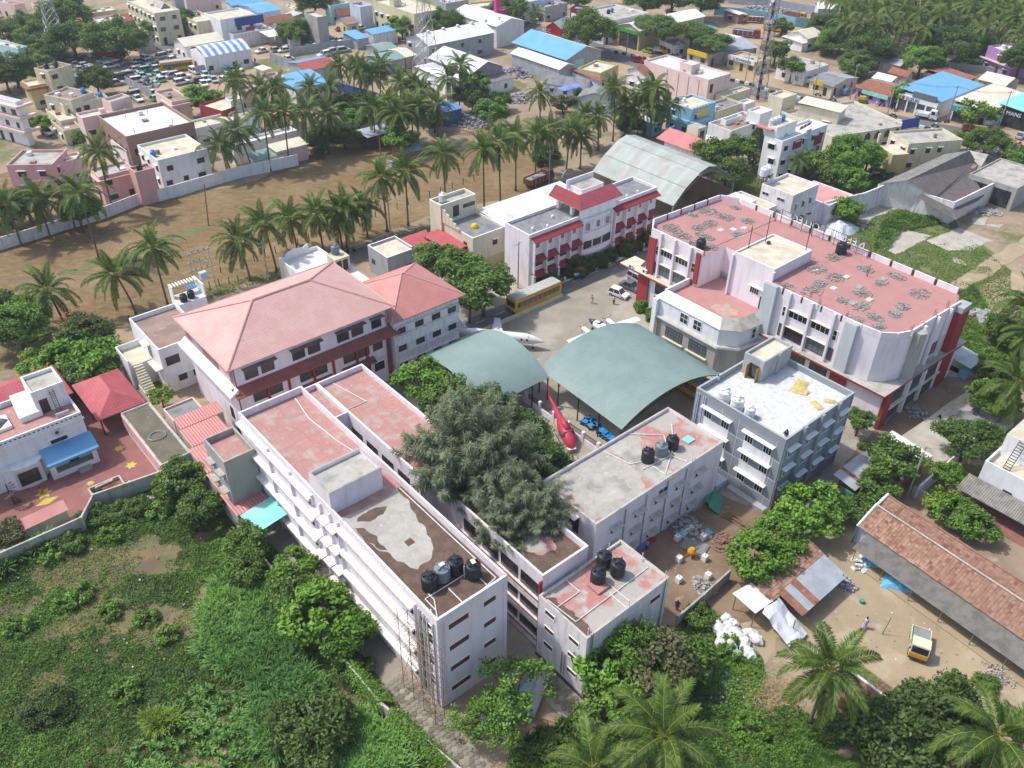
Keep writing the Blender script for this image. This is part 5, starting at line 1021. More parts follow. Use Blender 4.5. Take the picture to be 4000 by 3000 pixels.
# ---------------------------------------------------------------- the town
TR_=random.Random(11)
def bld(g,h,wall,roof,label,name='house', par=.5,style='plain', shade=True,rt='flat', zr=None,over=.4,nofront=False,cap=None,tk=None,head=False,dens=.75,group=None,cat='building', open_=None):
 ox,oy,rot,W,D=g
 o=thing(name,label,cat,(ox,oy,0),rot,group)
 if rt == 'flat':
  shell(o,W,D,h,wall,roof,par,.18,cap)
  if W*D>30:
   for k in range(TR_.choice((1,2,3))):x,y,q=TR_.uniform(.6,W-1.6),TR_.uniform(.6,D-1.6),TR_.uniform(.5,1.3);block(o, 'roof_box', x,y,h-par,x+q,y+TR_.uniform(.5,1.2),h-par+TR_.uniform(.3,.9),TR_.choice((mB,mA, 'brick_wall', wall)))
   x=TR_.uniform(1,W-1);pipe(o,[(x,.4,h-par+.05),(x+TR_.uniform(-1,1),D-.5,h-par+.05)],.04)
 elif rt != 'open':
  b=MB()
  for q in (((0,0),(W,0)),((W,0),(W,D)),((W,D),(0,D)),((0,D),(0,0))):b.face([(*q[0],0),(*q[1],0),(*q[1],h),(*q[0],h)],wall)
  z1=zr or h+1.5
  if rt == 'gx':
   b.face([(0,0,h),(0,D,h),(0,D/2,z1)],wall).face([(W,0,h),(W,D,h),(W,D/2,z1)],wall)
  if rt == 'gy': b.face([(0,0,h),(W,0,h),(W/2,0,z1)],wall).face([(0,D,h),(W,D,h),(W/2,D,z1)],wall)
  b.build('wall', o)
 z1=zr or h+1.5;e=over;sl=[]
 if rt == 'gx': k=(z1-h)/(D/2)*e;sl=[[(-e,-e,h-k),(W+e,-e,h-k),(W+e,D/2,z1),(-e,D/2,z1)],[(W+e,D+e,h-k),(-e,D+e,h-k),(-e,D/2,z1),(W+e,D/2,z1)]]
 if rt == 'gy': k=(z1-h)/(W/2)*e;sl=[[(-e,D+e,h-k),(-e,-e,h-k),(W/2,-e,z1),(W/2,D+e,z1)],[(W+e,-e,h-k),(W+e,D+e,h-k),(W/2,D+e,z1),(W/2,-e,z1)]]
 if rt in ('sx', 'open'):sl=[[(-e,-e,h),(W+e,-e,h),(W+e,D+e,z1),(-e,D+e,z1)]]
 for i,q in enumerate(sl):
  m=roof[i % len(roof)] if isinstance(roof,(list,tuple)) else roof
  if isinstance(m,str):MB().face([(p[0],p[1],p[2]+.06) for p in q],m).face([p for p in reversed(q)],m).build('roof_slope', o)
 if rt == 'open':
  for x in (0.1,W-.1):
   for y in (.1,D-.1):pipe(o,[(x,y,0),(x,y,h)],.07,mT, 'post')
 elif style:
  fl=max(1,int((h-par+.4)/3.0)) if rt == 'flat' else max(1,int(h/3.2))
  for face,L in (('S', W),('W', D)):
   n=int(L/3.3)
   for f in range(fl):
    for k in range(n):
     if TR_.random()>dens:continue
     a=(k+.5)*L/n+TR_.uniform(-.4,.4);z=f*3.1+1.0;dr=f==0 and TR_.random()<.3
     st = 'door' if dr else style;wh=2.0 if dr else 1.15;ww=.9 if dr else TR_.choice((.9,1.2,1.5))
     window(o,face,a,.1 if dr else z,ww,wh,st,W,D,simple=True)
     if shade and not dr:sunshade(o,face,a,z+1.3,ww+.5,W,D,.5,mC if shade is True else shade)
 if head:
  hb=link('stair_headroom', None,o,(W*.1,D*.55,h-par));shell(hb,3.0,2.6,2.5,wall,roof if isinstance(roof,str) else mB,.15,.12,roofname='headroom_roof', wallname='headroom_wall')
 if tk:
  for i,(x,y,m,l) in enumerate(tk):
   c=Matrix.Rotation(rot,3, 'Z') @ Vector((x*W,y*D,0));tank(ox+c.x,oy+c.y,h-par+.02,l,m,.75, 'town rooftop tanks', i)
 return o
def band(o,z,m,W,D,out=.5,t=.35):MB().box(-out,-out,z,W+.02,-.02,z+t,m).box(-out,-.02,z,-.02,D,z+t,m).build('sun_hood', o)
# --- left side (beyond the field)
g=(-90.5,168.2,TH,16.5,14.6)
o=bld((-94.7,167.3,1.645,8.3,9.1),6.6, 'pink_paint', mB, 'pink house with a grey roof and salmon walls behind the left palms', style='shutter')
band(o,3.1,mV,6,6)
bld((-96.6,170.2,TH,6.6,3.9),5.4,mV,mE, 'pale pink low house with a cream roof between two palms', style='shutter')
o=bld((-83.2,162.1,TH,7.1,5.4),6.2, 'pink_paint', mB, 'pink house with a row of dark roof brackets above the field wall', style='black');band(o,5.3, 'pink_paint', 8,5,.6,.2)
bld((-75.8,162.3,TH,3.9,3.4),7.2, 'pink_paint', mK, 'tall blank pink stairwell block beside the white house', style=None,tk=[(.4,.5,mM, 'tiny black tank on the tall blank pink block')])
bld((-73.9,169.7,TH,10.8,11.1),6.8,mA,mE, 'white two-storey house with roof stubs and a blue drum above the field', style='shutter', tk=[(.06,.35, 'blue_plastic', 'bright blue drum on the corner of the white roof')],head=False)
o=bld((-83.4,178.7,TH,15.2,17.2),8.4, 'brick_wall', mR, 'unfinished brick building with a bare pale concrete roof', par=.75,style='black', shade=False,cap=mU)
for x,y in ((.15,.2),(.35,.5),(.6,.25),(.8,.6),(.5,.8),(.25,.8)):
 W_,D_=20,17;pipe(o,[(x*W_,y*D_,7.6),(x*W_,y*D_,8.5)],.06, 'rust_iron', 'rebar')
bld((-84.6,179.5,TH,5.7,9.7),4.9,mC,mB, 'narrow stained house squeezed below the brick building', style='black')
bld((-73.7,193.6,TH,15.7,5.8),5.0,mA,mE, 'long low white house with a cream terrace behind the palms', style='shutter')
bld((-62.7,184.1,TH,16.0,3.1),4.6,mA,mR, 'white house with a brown door half hidden by tall palms', style='shutter')
bld((-70.2,203.3,0.990,7.4,8.2),5.8,mF,mE, 'low house with a red and blue front behind the dark tree', style='blue')
bld((-68.7,206.1,TH,3.2,2.8),7.4,mA,mR, 'white cube stair tower beside the red fronted house', style='black', shade=False)
o=bld((-83.6,207.7,TH,4.6,10.4),6.4,mL,mK, 'house with a pink sloping hood and a brown terrace by the scrap yard', style='shutter');band(o,4.9, 'pink_paint', 5,6,.8,.7)
bld((-97.6,190.3,TH,9.9,4.3),8.2,mV,mE, 'striped pink-walled house with a cream terrace beside the brick building', style='shutter')
bld((-92.8,195.6,0.966,5.3,3.3),10.2,mV,mB, 'pale pink box room rising above the cream terrace', style=None)
bld((-106.6,204.9,1.138,7.0,9.0),7.4,mL,mK, 'cream house with a brown terrace and two blue drums', style='black', tk=[(.9,.3, 'blue_plastic', 'blue drum on the left of the pair on the brown cream-house terrace')])
bld((-108.7,204.7,TH,10.6,4.6),6.2,mL,mK, 'long cream wall of a house with a single red window', style='shutter', dens=.4,tk=[(.9,.4, 'blue_plastic', 'pair-mate blue drum on the long cream wall house')])
bld((-107.7,199.5,TH,3.7,11.1),4.2,mL,mE, 'low cream house with a narrow porch by the lane', style='shutter')
bld((-105.1,194.7,TH,4.2,9.5),3.6,mY,mK, 'lowest cream terrace beside the lane and its parked car', style='shutter')
bld((-118.5,220.8,1.075,7.0,5.4),9.4,mY,mK, 'tall pale yellow house with four black tanks', style='black', tk=[(.35,.7,mM, 'black tank at the left on the pale yellow house'),(.55,.4,mM, 'black tank in the middle on the pale yellow house'),(.75,.7,mM, 'black tank at the right on the pale yellow house')])
o=bld((-123.7,219.4,TH,4.2,6.1),6.0, 'yellow_paint', mE, 'yellow house with a sloping orange tile hood', style='blue');band(o,5.0,mS,7,5,1.0,.6)
o=bld((-113.7,194.1,1.081,1.5,18.7),10.4,mA,mR, 'white apartment house with pink balcony bands at the left edge', style='black', shade=False)
for z in (3.2,6.5,9.0):MB().box(-1.0,-1.0,z,3.5,-.02,z+.55,mV).box(-1.0,-.02,z,-.02,22,z+.55,mV).build('pink_band', o)
o=bld((-143.5,254.7,1.029,3.1,14.8),5.6, 'cyan_paint', mE, 'pale turquoise house with a white drum at the left edge', style='black', tk=[(.4,.9,nB, 'white drum on the pale turquoise house')])
bld((-161.9,286.8,1.058,4.3,8.7),5.0, 'yellow_paint', mK, 'small yellow house among dark trees, top left', style='blue')
bld((-171.0,309.9,1.055,3.8,11.9),5.0,mV,mK, 'salmon roofed house behind the trees in the top left corner', style='black')
bld((-159.2,302.7,TH,6.6,8.0),6.0,mV,mB, 'pinkish house behind the pylon', style='black')
bld((-132.3,285.9,TH,8.4,6.8),5.6,mV,mR, 'lilac pink flat house with two small black tanks', style='black', tk=[(.8,.4,mM, 'small black tank on the lilac pink flat house')])
bld((-142.0,298.6,TH,10.0,5.7),5.0,mY,mE, 'cream flat house behind the lilac one', style='black')
bld((-128.2,293.8,TH,4.8,8.3),4.0,mV,(mS,mS), 'small house with a salmon tile gable beside the long cream building', rt='gx', zr=5.4)
bld((-112.3,280.9,TH,8.1,23.5),9.6,mY,mE, 'long three-storey cream building with rows of dark windows', name='apartment_block', style='black', dens=1)
o=bld((-115.9,271.4,TH,5.4,23.2),3.8,mI,('asbestos', 'asbestos'), 'long grey asbestos shed behind the spreading tree', name='shed', rt='gy', zr=5.2,style=None)
o=thing('church', 'grey gothic church with a gabled front and clock tower', 'church', (*(-114.5,287.4),0),TH)
MB().box(0,0,0,7,12,7,nC).face([(0,0,7),(7,0,7),(3.5,0,10.5)],nC).build('nave', o)
for q in ([(-.3,-.1,6.9),(3.5,-.1,10.7),(3.5,12,10.7),(-.3,12,6.9)],[(3.5,-.1,10.7),(7.3,-.1,6.9),(7.3,12,6.9),(3.5,12,10.7)]):MB().face(q,mB).build('roof_slope', o)
MB().box(7.3,1,0,10.3,4,14.5,mX).cone((8.8,2.5,14.5),(8.8,2.5,16.2),2.0,.1,mX,4).build('tower', o)
MB().cone((8.8,.99,12.6),(8.8,.93,12.6),.8,.8,mA,16).build('clock_face', o);MB().tube([(3.5,0,10.6),(3.5,0,12.2)],.08,mA).tube([(3.1,0,11.6),(3.9,0,11.6)],.07,mA).build('cross', o)
for x in (0,3.5,7):MB().cone((x,0,7 if x != 3.5 else 7.0),(x,0,8.6),.3,.05,mA,6).build('pinnacle', o)
for x in (1.2,3.5,5.8):window(o, 'S', x,3.4,.9,2.4, 'white1', simple=True)
MB().box(.6,-3,0,1.0,-2.6,3.4,mA).box(6,-3,0,6.4,-2.6,3.4,mA).box(.4,-3.2,3.4,6.6,-.02,3.8,mA).build('porch', o)
bld((-100.7,283.9,TH,6.7,13.9),6.5,mY,mE, 'pale yellow house right of the church tower', style='black')
o=bld((-92.3,280.9,TH,11.8,11.3),8.0,mA,mE, 'white shop building with a dark blue banner across its upper floor', style='black', shade=False)
block(o, 'banner', 3.5,-.2,5.2,14.5,-.05,7.6, 'sign_blue');block(o, 'banner', 2.2,-.3,5.0,4.6,-.22,7.7, 'sign_white');block(o, 'banner', 8,-.2,2.4,11,-.05,4.6, 'sign_magenta');block(o, 'banner', 11.2,-.2,2.4,14,-.05,4.6, 'cyan_paint')
bld((-88.2,278.5,TH,13.4,7.2),4.2,mC,mB, 'low grey walled yard building behind the cream sheet sheds', style=None)
bld((-98.4,263.9,TH,11.8,8.8),4.4,mA,(mZ,mZ), 'white shed with two faded cream roof slopes', name='shed', rt='gx', zr=5.8,style='door')
o=bld((-88.9,251.3,TH,14.1,9.6),5.0,mA,(None,), 'white hall with a blue and white striped curved roof', name='striped_hall', rt='gx', zr=6.5,style='black', shade=False)
ox,oy,rot,W_,D_=(-88.9,251.3,TH,14.1,9.6);n=13
for k in range(n):
 b=MB();m=mN if k % 2==0 else 'mid_blue_sheet';x0,x1=W_*k/n,W_*(k+1)/n;q=[(-.3,4.9),(D_*.22,6.2),(D_*.5,6.8),(D_*.78,6.2),(D_+.3,4.9)]
 for (y0,z0),(y1,z1) in zip(q[:-1],q[1:]):b.face([(x0,y0,z0),(x1,y0,z0),(x1,y1,z1),(x0,y1,z1)],m)
 b.build('roof_strip', o)
# --- upper middle
o=bld((-74.3,282.4,TH,15.7,4.2),6.0,mX,mB, 'long unfinished grey block-work building', par=.8,style=None);bld((-61.6,279.1,TH,3.6,8.0),9.5,mU,mE, 'unfinished grey stair tower on the block-work building', style=None)
bld((-77.1,279.5,TH,6.1,6.3),3.4,None,mN, 'white sheet canopy on posts at the yard edge', name='canopy', rt='open', zr=3.8,cat='canopy')
bld((-70.2,275.8,0.432,3.3,3.9),3.4,mU,mB, 'small grey lean-to hut by the scrap cars', name='hut', style=None)
bld((-49.9,279.0,TH,4.2,8.0),3.2,mQ,mW, 'workshop with a striped red green and sky blue roof', name='workshop', rt='sx', zr=3.8,style=None)
bld((-45.2,282.1,TH,9.1,3.9),4.0,mC,mW, 'open garage with a pale blue roof and red car parked outside', name='garage', rt='sx', zr=4.6,style=None)
bld((-32.8,289.1,TH,11.2,23.6),8.6,mY,mE, 'dirty yellow three-storey building with a cluttered roof', name='apartment_block', style='black', dens=.9,head=True)
bld((-61.0,309.2,0.469,7.4,2.9),3.4, 'mid_blue_sheet', (mS,mS), 'blue walled cottage with a clay tile roof', rt='gx', zr=4.8)
bld((-63.5,310.1,TH,8.0,3.6),6.0, 'cyan_paint', mR, 'mint green building with a white roof, top middle', style='black')
bld((-52.4,304.5,TH,4.8,6.6),7.0,mJ,mB, 'pale lavender blank building beside the mint one', style=None)
bld((-56.2,297.5,TH,4.7,6.8),3.2,mY,(mK,mS), 'old yellow cottage with sagging brown roofs', rt='gx', zr=4.4)
bld((-86.8,305.0,TH,8.1,14.3),4.5,mJ,(mW,mW), 'house with a bright sky blue gable roof, upper left', rt='gx', zr=5.4,style=None)
bld((-83.3,296.3,TH,10.9,3.7),3.4,mV,('rusty_sheet', mE), 'cottage with a brown sheet roof beside three black tanks', rt='gx', zr=4.6)
bld((-76.6,305.3,1.121,6.5,3.7),3.4,mI,(mN,mN), 'hut with a shiny zinc roof', name='hut', rt='gx', zr=4.2,style=None)
bld((-75.9,310.5,TH,3.6,9.1),4.6,mY,mE, 'cream house with a curved parapet near the top', style='black')
bld((-67.7,233.8,0.993,2.5,2.8),6.5,mV,mZ, 'pink house with a cream sheet roof left of the sky blue roof', rt='sx', zr=6.8,style='black')
bld((-64.7,227.4,TH,4.7,5.5),6.0,mV,mK, 'pink house with a brown terrace hugging the sky blue roof', style='black')
bld((-70.4,218.6,TH,5.8,3.9),5.4,mV,mK, 'pink house with a mauve wall among the left palms', style='black')
bld((-57.4,224.4,TH,10.8,11.4),4.6,mC,mW, 'shed with a large plain sky blue roof among the palms', name='shed', rt='sx', zr=5.2,style=None,over=.2)
bld((-58.7,244.8,TH,9.5,10.1),3.4,mQ,('rusty_red_sheet', 'mid_blue_sheet'), 'shed with one blue and one red roof slope', name='shed', rt='gx', zr=4.4,style=None) if pm('rusty_red_sheet', (.38,.10,.09),(.32,.09,.08),scale=.5,wave=('X', 3,.03)) else 0
for (a,nm) in (((-40.8,264.9,TH,6.0,7.5), 'dull green sheet roof behind the scrap yard'),((-38.3,253.5,TH,7.3,8.3), 'larger dull green sheet roof on a blue walled workshop')):bld(a,3.6,mQ,('dull_green_sheet', 'dull_green_sheet'),nm,name='shed', rt='gx', zr=4.4,style=None)
bld((-32.6,259.7,TH,3.6,9.9),3.4,mI,(mZ,mZ), 'pale brown sheet roof between the green sheds and the pylon', name='shed', rt='gx', zr=4.2,style=None)
o=bld((-25.8,261.0,TH,24.7,11.5),6.4,mX,(mN,mN), 'long grey walled warehouse with a pale ventilated roof', name='warehouse', rt='gx', zr=8.4,style='black', dens=.4)
for k in range(6):MB().lathe([(.3,0),(.3,.4),(.55,.5),(.5,.9),(.1,1.05)],mC,10,(4+k*5.5,5.5,8.0)).build('roof_ventilator', o)
bld((-6.4,283.4,TH,11.5,23.0),6.6,mA,(mN,mN), 'second white warehouse roof with stepped white parapets behind', name='warehouse', rt='gy', zr=8.2,style=None)
o=thing('shop_pylon', 'tall magenta sign pylon at the warehouse corner', 'sign', (*(-6.8,296.7),0),TH);block(o, 'pylon', 0,0,0,1.4,1.2,13, 'sign_magenta');block(o, 'pylon_arm', 1.41,.2,3,4.2,1.0,8, 'sign_magenta')
o=bld((-12.2,237.0,TH,11.0,19.2),5.6, 'mauve_cladding', (mN,mN), 'hall with a brilliant white gable roof and a mauve end wall', name='hall', rt='gy', zr=7.8,style=None)
bld((-17.4,233.9,TH,8.0,16.2),4.0,mA,mN, 'white lean-to shed in front of the mauve gabled hall', name='shed', rt='sx', zr=4.6,style='door', dens=.5)
bld((-7.5,235.7,TH,8.7,4.4),3.4,mA, 'asbestos', 'row of small white shops under a grey sheet roof', name='shop_row', rt='sx', zr=3.9,style='black', dens=.9,shade=False)
bld((-17.3,210.9,TH,4.9,5.1),3.8, 'deep_blue_sheet', 'mid_blue_sheet', 'dark blue sheet shed among the palms', name='shed', rt='sx', zr=4.3,style=None)
o=thing('blue_fence', 'deep blue sheet fence behind the thickest palms', 'fence', (*(-49.4,236.7),0));a,c=(-48.9,233.7),(-36.4,224.8);L,an=edge_frame(a,c);f=link('fence_run', None,o,(0,0,0),an)
for k in range(12):block(f, 'panel', L*k/12,0,.6,L*(k+1)/12-.03,.06,3.0, 'deep_blue_sheet')
MB().box(0,-.1,0,L,.16,.6,mU).build('base', f)
bld((-52.9,183.7,TH,7.5,4.0),3.6,mV,mZ, 'small pink shed with a cream sheet roof at the field edge', name='shed', rt='sx', zr=3.9,style=None)
bld((-56.8,180.3,TH,6.0,4.0),2.8,mC, 'dull_green_sheet', 'pale green lean-to beside the small pink shed', name='shed', rt='sx', zr=3.2,style=None)
bld((-25.2,187.1,TH,5.0,4.8),2.3, 'bamboo', (mG,mG), 'tiny dark hut under a round tree in the field', name='hut', rt='gx', zr=3.2,style=None)
bld((-34.2,194.3,TH,7.0,4.6),3.2,mO,mQ, 'black tarpaulin shed under the palms', name='shed', rt='sx', zr=3.5,style=None)
bld((-27.7,184.1,TH,2.2,2.0),1.4,mU,mB, 'small grey concrete cistern in the field', name='cistern', style=None,par=.2,cat='cistern')
# --- along the road, near side
o=bld((14.3,253.8,TH,14.2,22.7),5.2,mQ,(mW,mN), 'large market shed with a sky blue front slope and white rear slope', name='market_shed', rt='gy', zr=7.6,style=None,over=.8)
block(o, 'poster', 3,-.1,1.2,7,-.02,4.2, 'cyan_paint')
bld((12.0,245.6,TH,5.8,20.5),4.6,mQ,(mN,mN), 'long white corrugated shed in front of the market shed', name='shed', rt='gy', zr=5.6,style=None)
bld((23.3,242.5,0.968,10.3,7.4),4.6, 'yellow_paint', mE, 'flat ochre house with a stained cream roof by the road', style='shutter')
bld((35.3,239.9,TH,4.3,6.6),5.0,mC,(mS,mS), 'white house with a small red tile gable beside the pink building', rt='gx', zr=6.4,style='black')
o=bld((50.1,227.4,TH,9.3,22.6),7.6,mV,mR, 'big blank pink commercial building on the near side of the road', name='commercial_building', style=None); 
window(o, 'S', 1.6,4.0,1,2.1, 'door', 5,20,simple=True);hb=link('stair_headroom', None,o,(1.2,7,7.1));shell(hb,3.6,4,2.4,mV,mR,.2,.15,roofname='headroom_roof', wallname='headroom_wall')
for y in (3,6.5,10,14):pipe(o,[(-.1,y,7),(-.1,y,.3)],.08,mV, 'downpipe')
bld((18.7,232.2,1.075,3.7,12.4),3.4,mJ,(mG,mG), 'pale blue house with a dark roof and an indigo tarpaulin', rt='gy', zr=5.2,style='door', dens=.4)
bld((22.5,240.4,TH,1.5,10.3),3.0,mJ,mS, 'clay tile strip roof behind the tarpaulined house', rt='sx', zr=3.8,style=None)
bld((24.6,221.9,1.272,6.1,8.6),3.8,mJ,(mG,mG), 'long grey roofed house hidden by the palm clump', rt='gx', zr=5.2,style='black')
o=bld((42.6,206.3,TH,8.9,7.7),6.8, 'blue_paint', mE, 'bright blue two-storey house with crenellated white parapet', style='shutter', cap=mJ,tk=[(.2,.85,mM, 'black tank on the bright blue house')])
MB().box(-.9,-.9,3.2,6.5,-.02,3.9, 'blue_paint').box(-.9,-.02,3.2,-.02,9,3.9, 'blue_paint').build('balcony', o);block(o, 'wall_sign', 2.0,-.06,4.2,6.0,-.01,6.0, 'sign_yellow')
for k in range(8):block(o, 'crenel', .2+k*1.1,-.14,6.82,.8+k*1.1,.14,7.2,mJ)
bld((33.5,206.1,TH,3.4,5.5),3.2, 'blue_paint', mN, 'small blue annex with a pale sheet roof beside the blue house', rt='sx', zr=3.5,style='door')
wall('sky blue compound wall in front of the bright blue house', [(30.6,210.1),(36.4,206.3),(40.2,210.5)],1.6, 'blue_paint', pil=4)
bld((49.7,212.7,TH,11.1,5.3),4.2,mY,mG, 'low pale yellow house with a grey roof beside the mast', style='door')
bld((58.5,218.8,TH,4.1,2.6),4.2,mC,mR, 'small white shed below the red and white mast', name='shed', style=None)
bld((54.9,227.1,TH,11.0,2.9),3.4,mL,mE, 'low roadside shop with an open dark roof frame', name='shop', style=None)
bld((50.2,195.9,TH,13.4,6.9),5.4,mA,mK, 'white villa with brown terraces and square windows', style='shutter')
bld((57.4,200.1,TH,4.8,3.8),8.0,mA,mR, 'white upper block of the villa with its flat roof', style='black')
bld((49.7,200.6,TH,6.1,1.5),6.2,mA,mG, 'white block with a dark grey roof beside the villa', style='black')
o=bld((40.9,181.7,TH,10.2,10.8),5.2,mA,mR, 'white villa with sloping pink roofs and a cream porch tower', style='shutter')
MB().face([(-.5,2,5.1),(-.5,13,5.1),(4,13,6.6),(4,2,6.6)], 'pink_roof').face([(8,-.5,4.9),(-.5,-.5,4.9),(1,3,6.0),(8,3,6.0)], 'pink_roof').build('pink_slope', o) if pm('pink_roof', (.60,.22,.22),(.52,.19,.19),scale=.5) else 0
block(o, 'porch_tower', 4.2,5,5.0,7.2,8.2,8.4,mL,mB);window(o, 'S', 5.7,5.4,1.2,2.2, 'black', off=-4.98,simple=True)
# --- far side of the road
bld((14.1,290.9,1.061,12.7,5.2),4.4, 'sign_red', (mQ,mQ), 'red gabled cement shop with white lettering', name='shop', rt='gx', zr=6.0,style=None);o2=COL.objects[[k.name for k in COL.objects if k.name.startswith('shop')][-1]]
text('ACC', 1.7, 'letter_white', (-.06,5.2,2.6),(R(90),0,R(-90)),o2)
o=bld((27.9,288.9,TH,20.7,15.4),7.0,mC,mB, 'white furniture shop with purple lettering and coloured tanks', name='shop', style='black', tk=[(.5,.55,mM, 'black tank on the furniture shop'),(.62,.6, 'blue_plastic', 'blue tank on the furniture shop')]);block(o, 'fascia', -.3,.3,4.8,-.02,11,6.6, 'sign_white');text('rathna', 1.3, 'letter_dark', (-.34,7,5.2),(R(90),0,R(-90)),o);block(o, 'fascia_end', -.35,-.3,4.6,.9,.25,7.2,mF)
bld((22.1,298.9,1.190,4.8,5.0),8.5,mF,mW, 'small maroon signed upper room with a pale blue roof', name='roof_room', style=None)
o=bld((38.5,282.5,TH,31.6,9.2),6.0, 'yellow_paint', (mN,mN), 'vehicle showroom with a huge white roof, green fascia and yellow walls', name='showroom', rt='gx', zr=7.4,style=None);block(o, 'green_fascia', -.3,.2,4.6,-.02,9,5.6, 'sign_green');block(o, 'open_front', -.1,.6,.1,-.03,8.4,4.4,mH);block(o, 'yellow_sign', 16,-.2,3.2,24,-.03,5.6, 'sign_yellow')
for i,(a,nm,sg_,c_) in enumerate((((48.1,275.2,0.467,6.5,6.9), 'low roadside shop with a pale tin roof under the spreading tree', '', mC),((57.4,265.4,TH,12.2,8.0), 'roadside shop row with purple shutters and a grey roof', '', mI),((70.0,258.5,TH,6.9,10.0), 'plywood shop with a long white fascia and yellow pillars', 'J.J PLYWOODS', 'yellow_paint'))):
 o=bld(a,3.6,c_,mB,nm,name='shop', style='black', shade=False,dens=1)
 D_=a[4]
 block(o, 'fascia', -.5,.2,2.6,-.03,D_-.2,3.9, 'sign_white' if i != 1 else 'sign_yellow')
 if sg_:text(sg_,1.0, 'letter_dark', (-.54,D_*.45,2.85),(R(90),0,R(-90)),o)
bld((61.1,268.6,0.383,13.5,17.2),3.8,mI,(mQ,mN), 'grey tin roof behind the shop row by the truck yard', name='shed', rt='gx', zr=4.8,style=None)
bld((62.7,297.0,TH,4.5,6.6),3.0,mC,mW, 'pale blue tin roof behind the spreading tree', name='shed', rt='sx', zr=3.6,style=None)
bld((77.3,318.2,TH,2.9,6.3),3.2, 'brick_wall', mN, 'small brick office hut with a white roof in the truck yard', name='hut', rt='sx', zr=3.6,style='black', dens=1)
wall('bright blue compound wall of the truck yard', [(71.5,331.0),(80.7,328.2),(89.4,323.6),(96.8,315.9),(104.1,314.7)],3.0, 'blue_paint', pil=6)
wall('pale grey sheet fence beyond the blue truck yard wall', [(80.4,349.7),(94.3,344.9),(104.6,336.5),(114.2,328.4)],3.0,mQ,pil=4)
bld((107.1,325.7,-0.120,7.3,6.5),4.0,mJ,(mN,mQ), 'pale shed roof at the edge of the palm grove', name='shed', rt='gx', zr=5.2,style=None)
bld((92.2,284.5,TH,8.1,7.7),4.0,mA,(mZ,mZ), 'white shed with a cream gable roof by the grove', name='shed', rt='gx', zr=5.4,style='black');bld((90.6,283.8,TH,4.8,7.6),2.6,mA,mZ, 'cream lean-to in front of the white grove shed', name='shed', rt='sx', zr=3.2,style=None)
bld((81.6,248.3,TH,11.9,9.4),4.0,mC,mB, 'long row of open shops with a shiny strip on the roof', name='shop_row', style='black', shade=False,dens=1)
for i,(a,nm,rf) in enumerate((((86.7,238.5,TH,12.6,7.1), 'grey roofed snack shop with a yellow board', (mG,mQ)),((99.7,230.5,TH,11.6,9.9), 'old tile roofed shop row with faded boards', (mS,mK)),((104.1,243.2,TH,5.1,5.2), 'pale tin roof behind the tile roofed shop', (mN,mZ)),((110.7,248.9,TH,3.7,5.3), 'rusty tile roofed cottage behind the shops', (mS,mS)),((112.6,259.4,TH,5.5,6.2), 'grey tin sheds under the trees', (mQ,mQ)))):
 o=bld(a,3.0,(mY, 'purple_paint', mI,mI,mI)[i],rf,nm,name='shop' if i<2 else 'shed', rt='gy', zr=4.0,style='black' if i<2 else None,shade=False,dens=.9)
 if i==0:block(o, 'yellow_board', -.5,2.6,2.4,-.42,5.6,3.6, 'sign_yellow')
 if i==1:block(o, 'fascia', -.5,.3,2.0,-.03,8,3.0, 'teal_sheet')
g_=(109.0,221.2,TH,22.4,11.3)
o=bld(g_,4.8,mC,mW, 'motorbike showroom with a bright blue roof and glass front', name='showroom', rt='sx', zr=5.6,style=None,over=.5)
D_=g_[4];block(o, 'fascia', -.8,.2,3.1,-.03,D_-.2,4.3, 'sign_white');block(o, 'hoarding', -.9,.8,4.4,-.5,D_-4,5.8, 'glass_curtained');text('SUZUKI', 1.1, 'sign_blue', (-.84,D_*.62,3.25),(R(90),0,R(-90)),o);block(o, 'red_logo', -.86,D_*.82,3.3,-.81,D_*.82+.8,4.1, 'sign_red');block(o, 'glass_front', -.1,.4,.2,-.035,D_-.4,3.0, 'glass_curtained')
for k in range(5):block(o, 'shop_column', -.7,.4+k*(D_-1)/4,0,-.4,.7+k*(D_-1)/4,3.1,mA)
bld((124.6,243.1,TH,6.6,11.8),3.4, 'brick_wall', 'rusty_sheet', 'long rusty sheet roof behind the bright blue showroom', name='shed', rt='sx', zr=4.4,style=None)
g_=(118.1,214.2,TH,21.7,8.7)
o=bld(g_,4.6,mC,mZ, 'shop with a wide cream roof and a teal sign board', name='showroom', rt='sx', zr=5.4,style=None);D_=g_[4];block(o, 'fascia', -.8,3,2.9,-.03,D_,4.2, 'sign_teal');text('UNI TIM', 1.3, 'letter_white', (-.84,D_*.58,3.1),(R(90),0,R(-90)),o);block(o, 'glass_front', -.1,.4,.2,-.035,D_-.4,2.8,mH)
bld((133.2,237.7,TH,8.8,7.1),4.2,mI,(mZ, 'rusty_sheet'), 'brown barrel roofed godown behind the wide cream roof', name='godown', rt='gy', zr=5.4,style=None)
g_=(128.1,213.5,TH,27.1,7.4)
o=bld(g_,4.5, 'sign_black', 'teal_sheet', 'black fronted clothes shop with a pale turquoise roof', name='showroom', rt='sx', zr=5.2,style=None);text('MANS', 1.4, 'letter_white', (-.1,3.5,3.0),(R(90),0,R(-90)),o);block(o, 'open_front', -.06,.8,.2,-.02,4.5,2.8,mH)
MB().box(0,0,0,.1,7,2.4, 'teal_sheet').build('teal_fence', thing('sheet_fence', 'teal sheet fence beside the turquoise roofed shop', 'fence', (*(124.3,218.1),0),R(70)))
g_=(65.1,179.4,1.365,8.2,9.0);g_=(56.9,178.1,TH,16.8,4.7)
o=bld(g_,9.6,mA,mR, 'white three-storey house with red balcony panels and laundry on its roof', name='apartment_house', style='black', dens=.9)
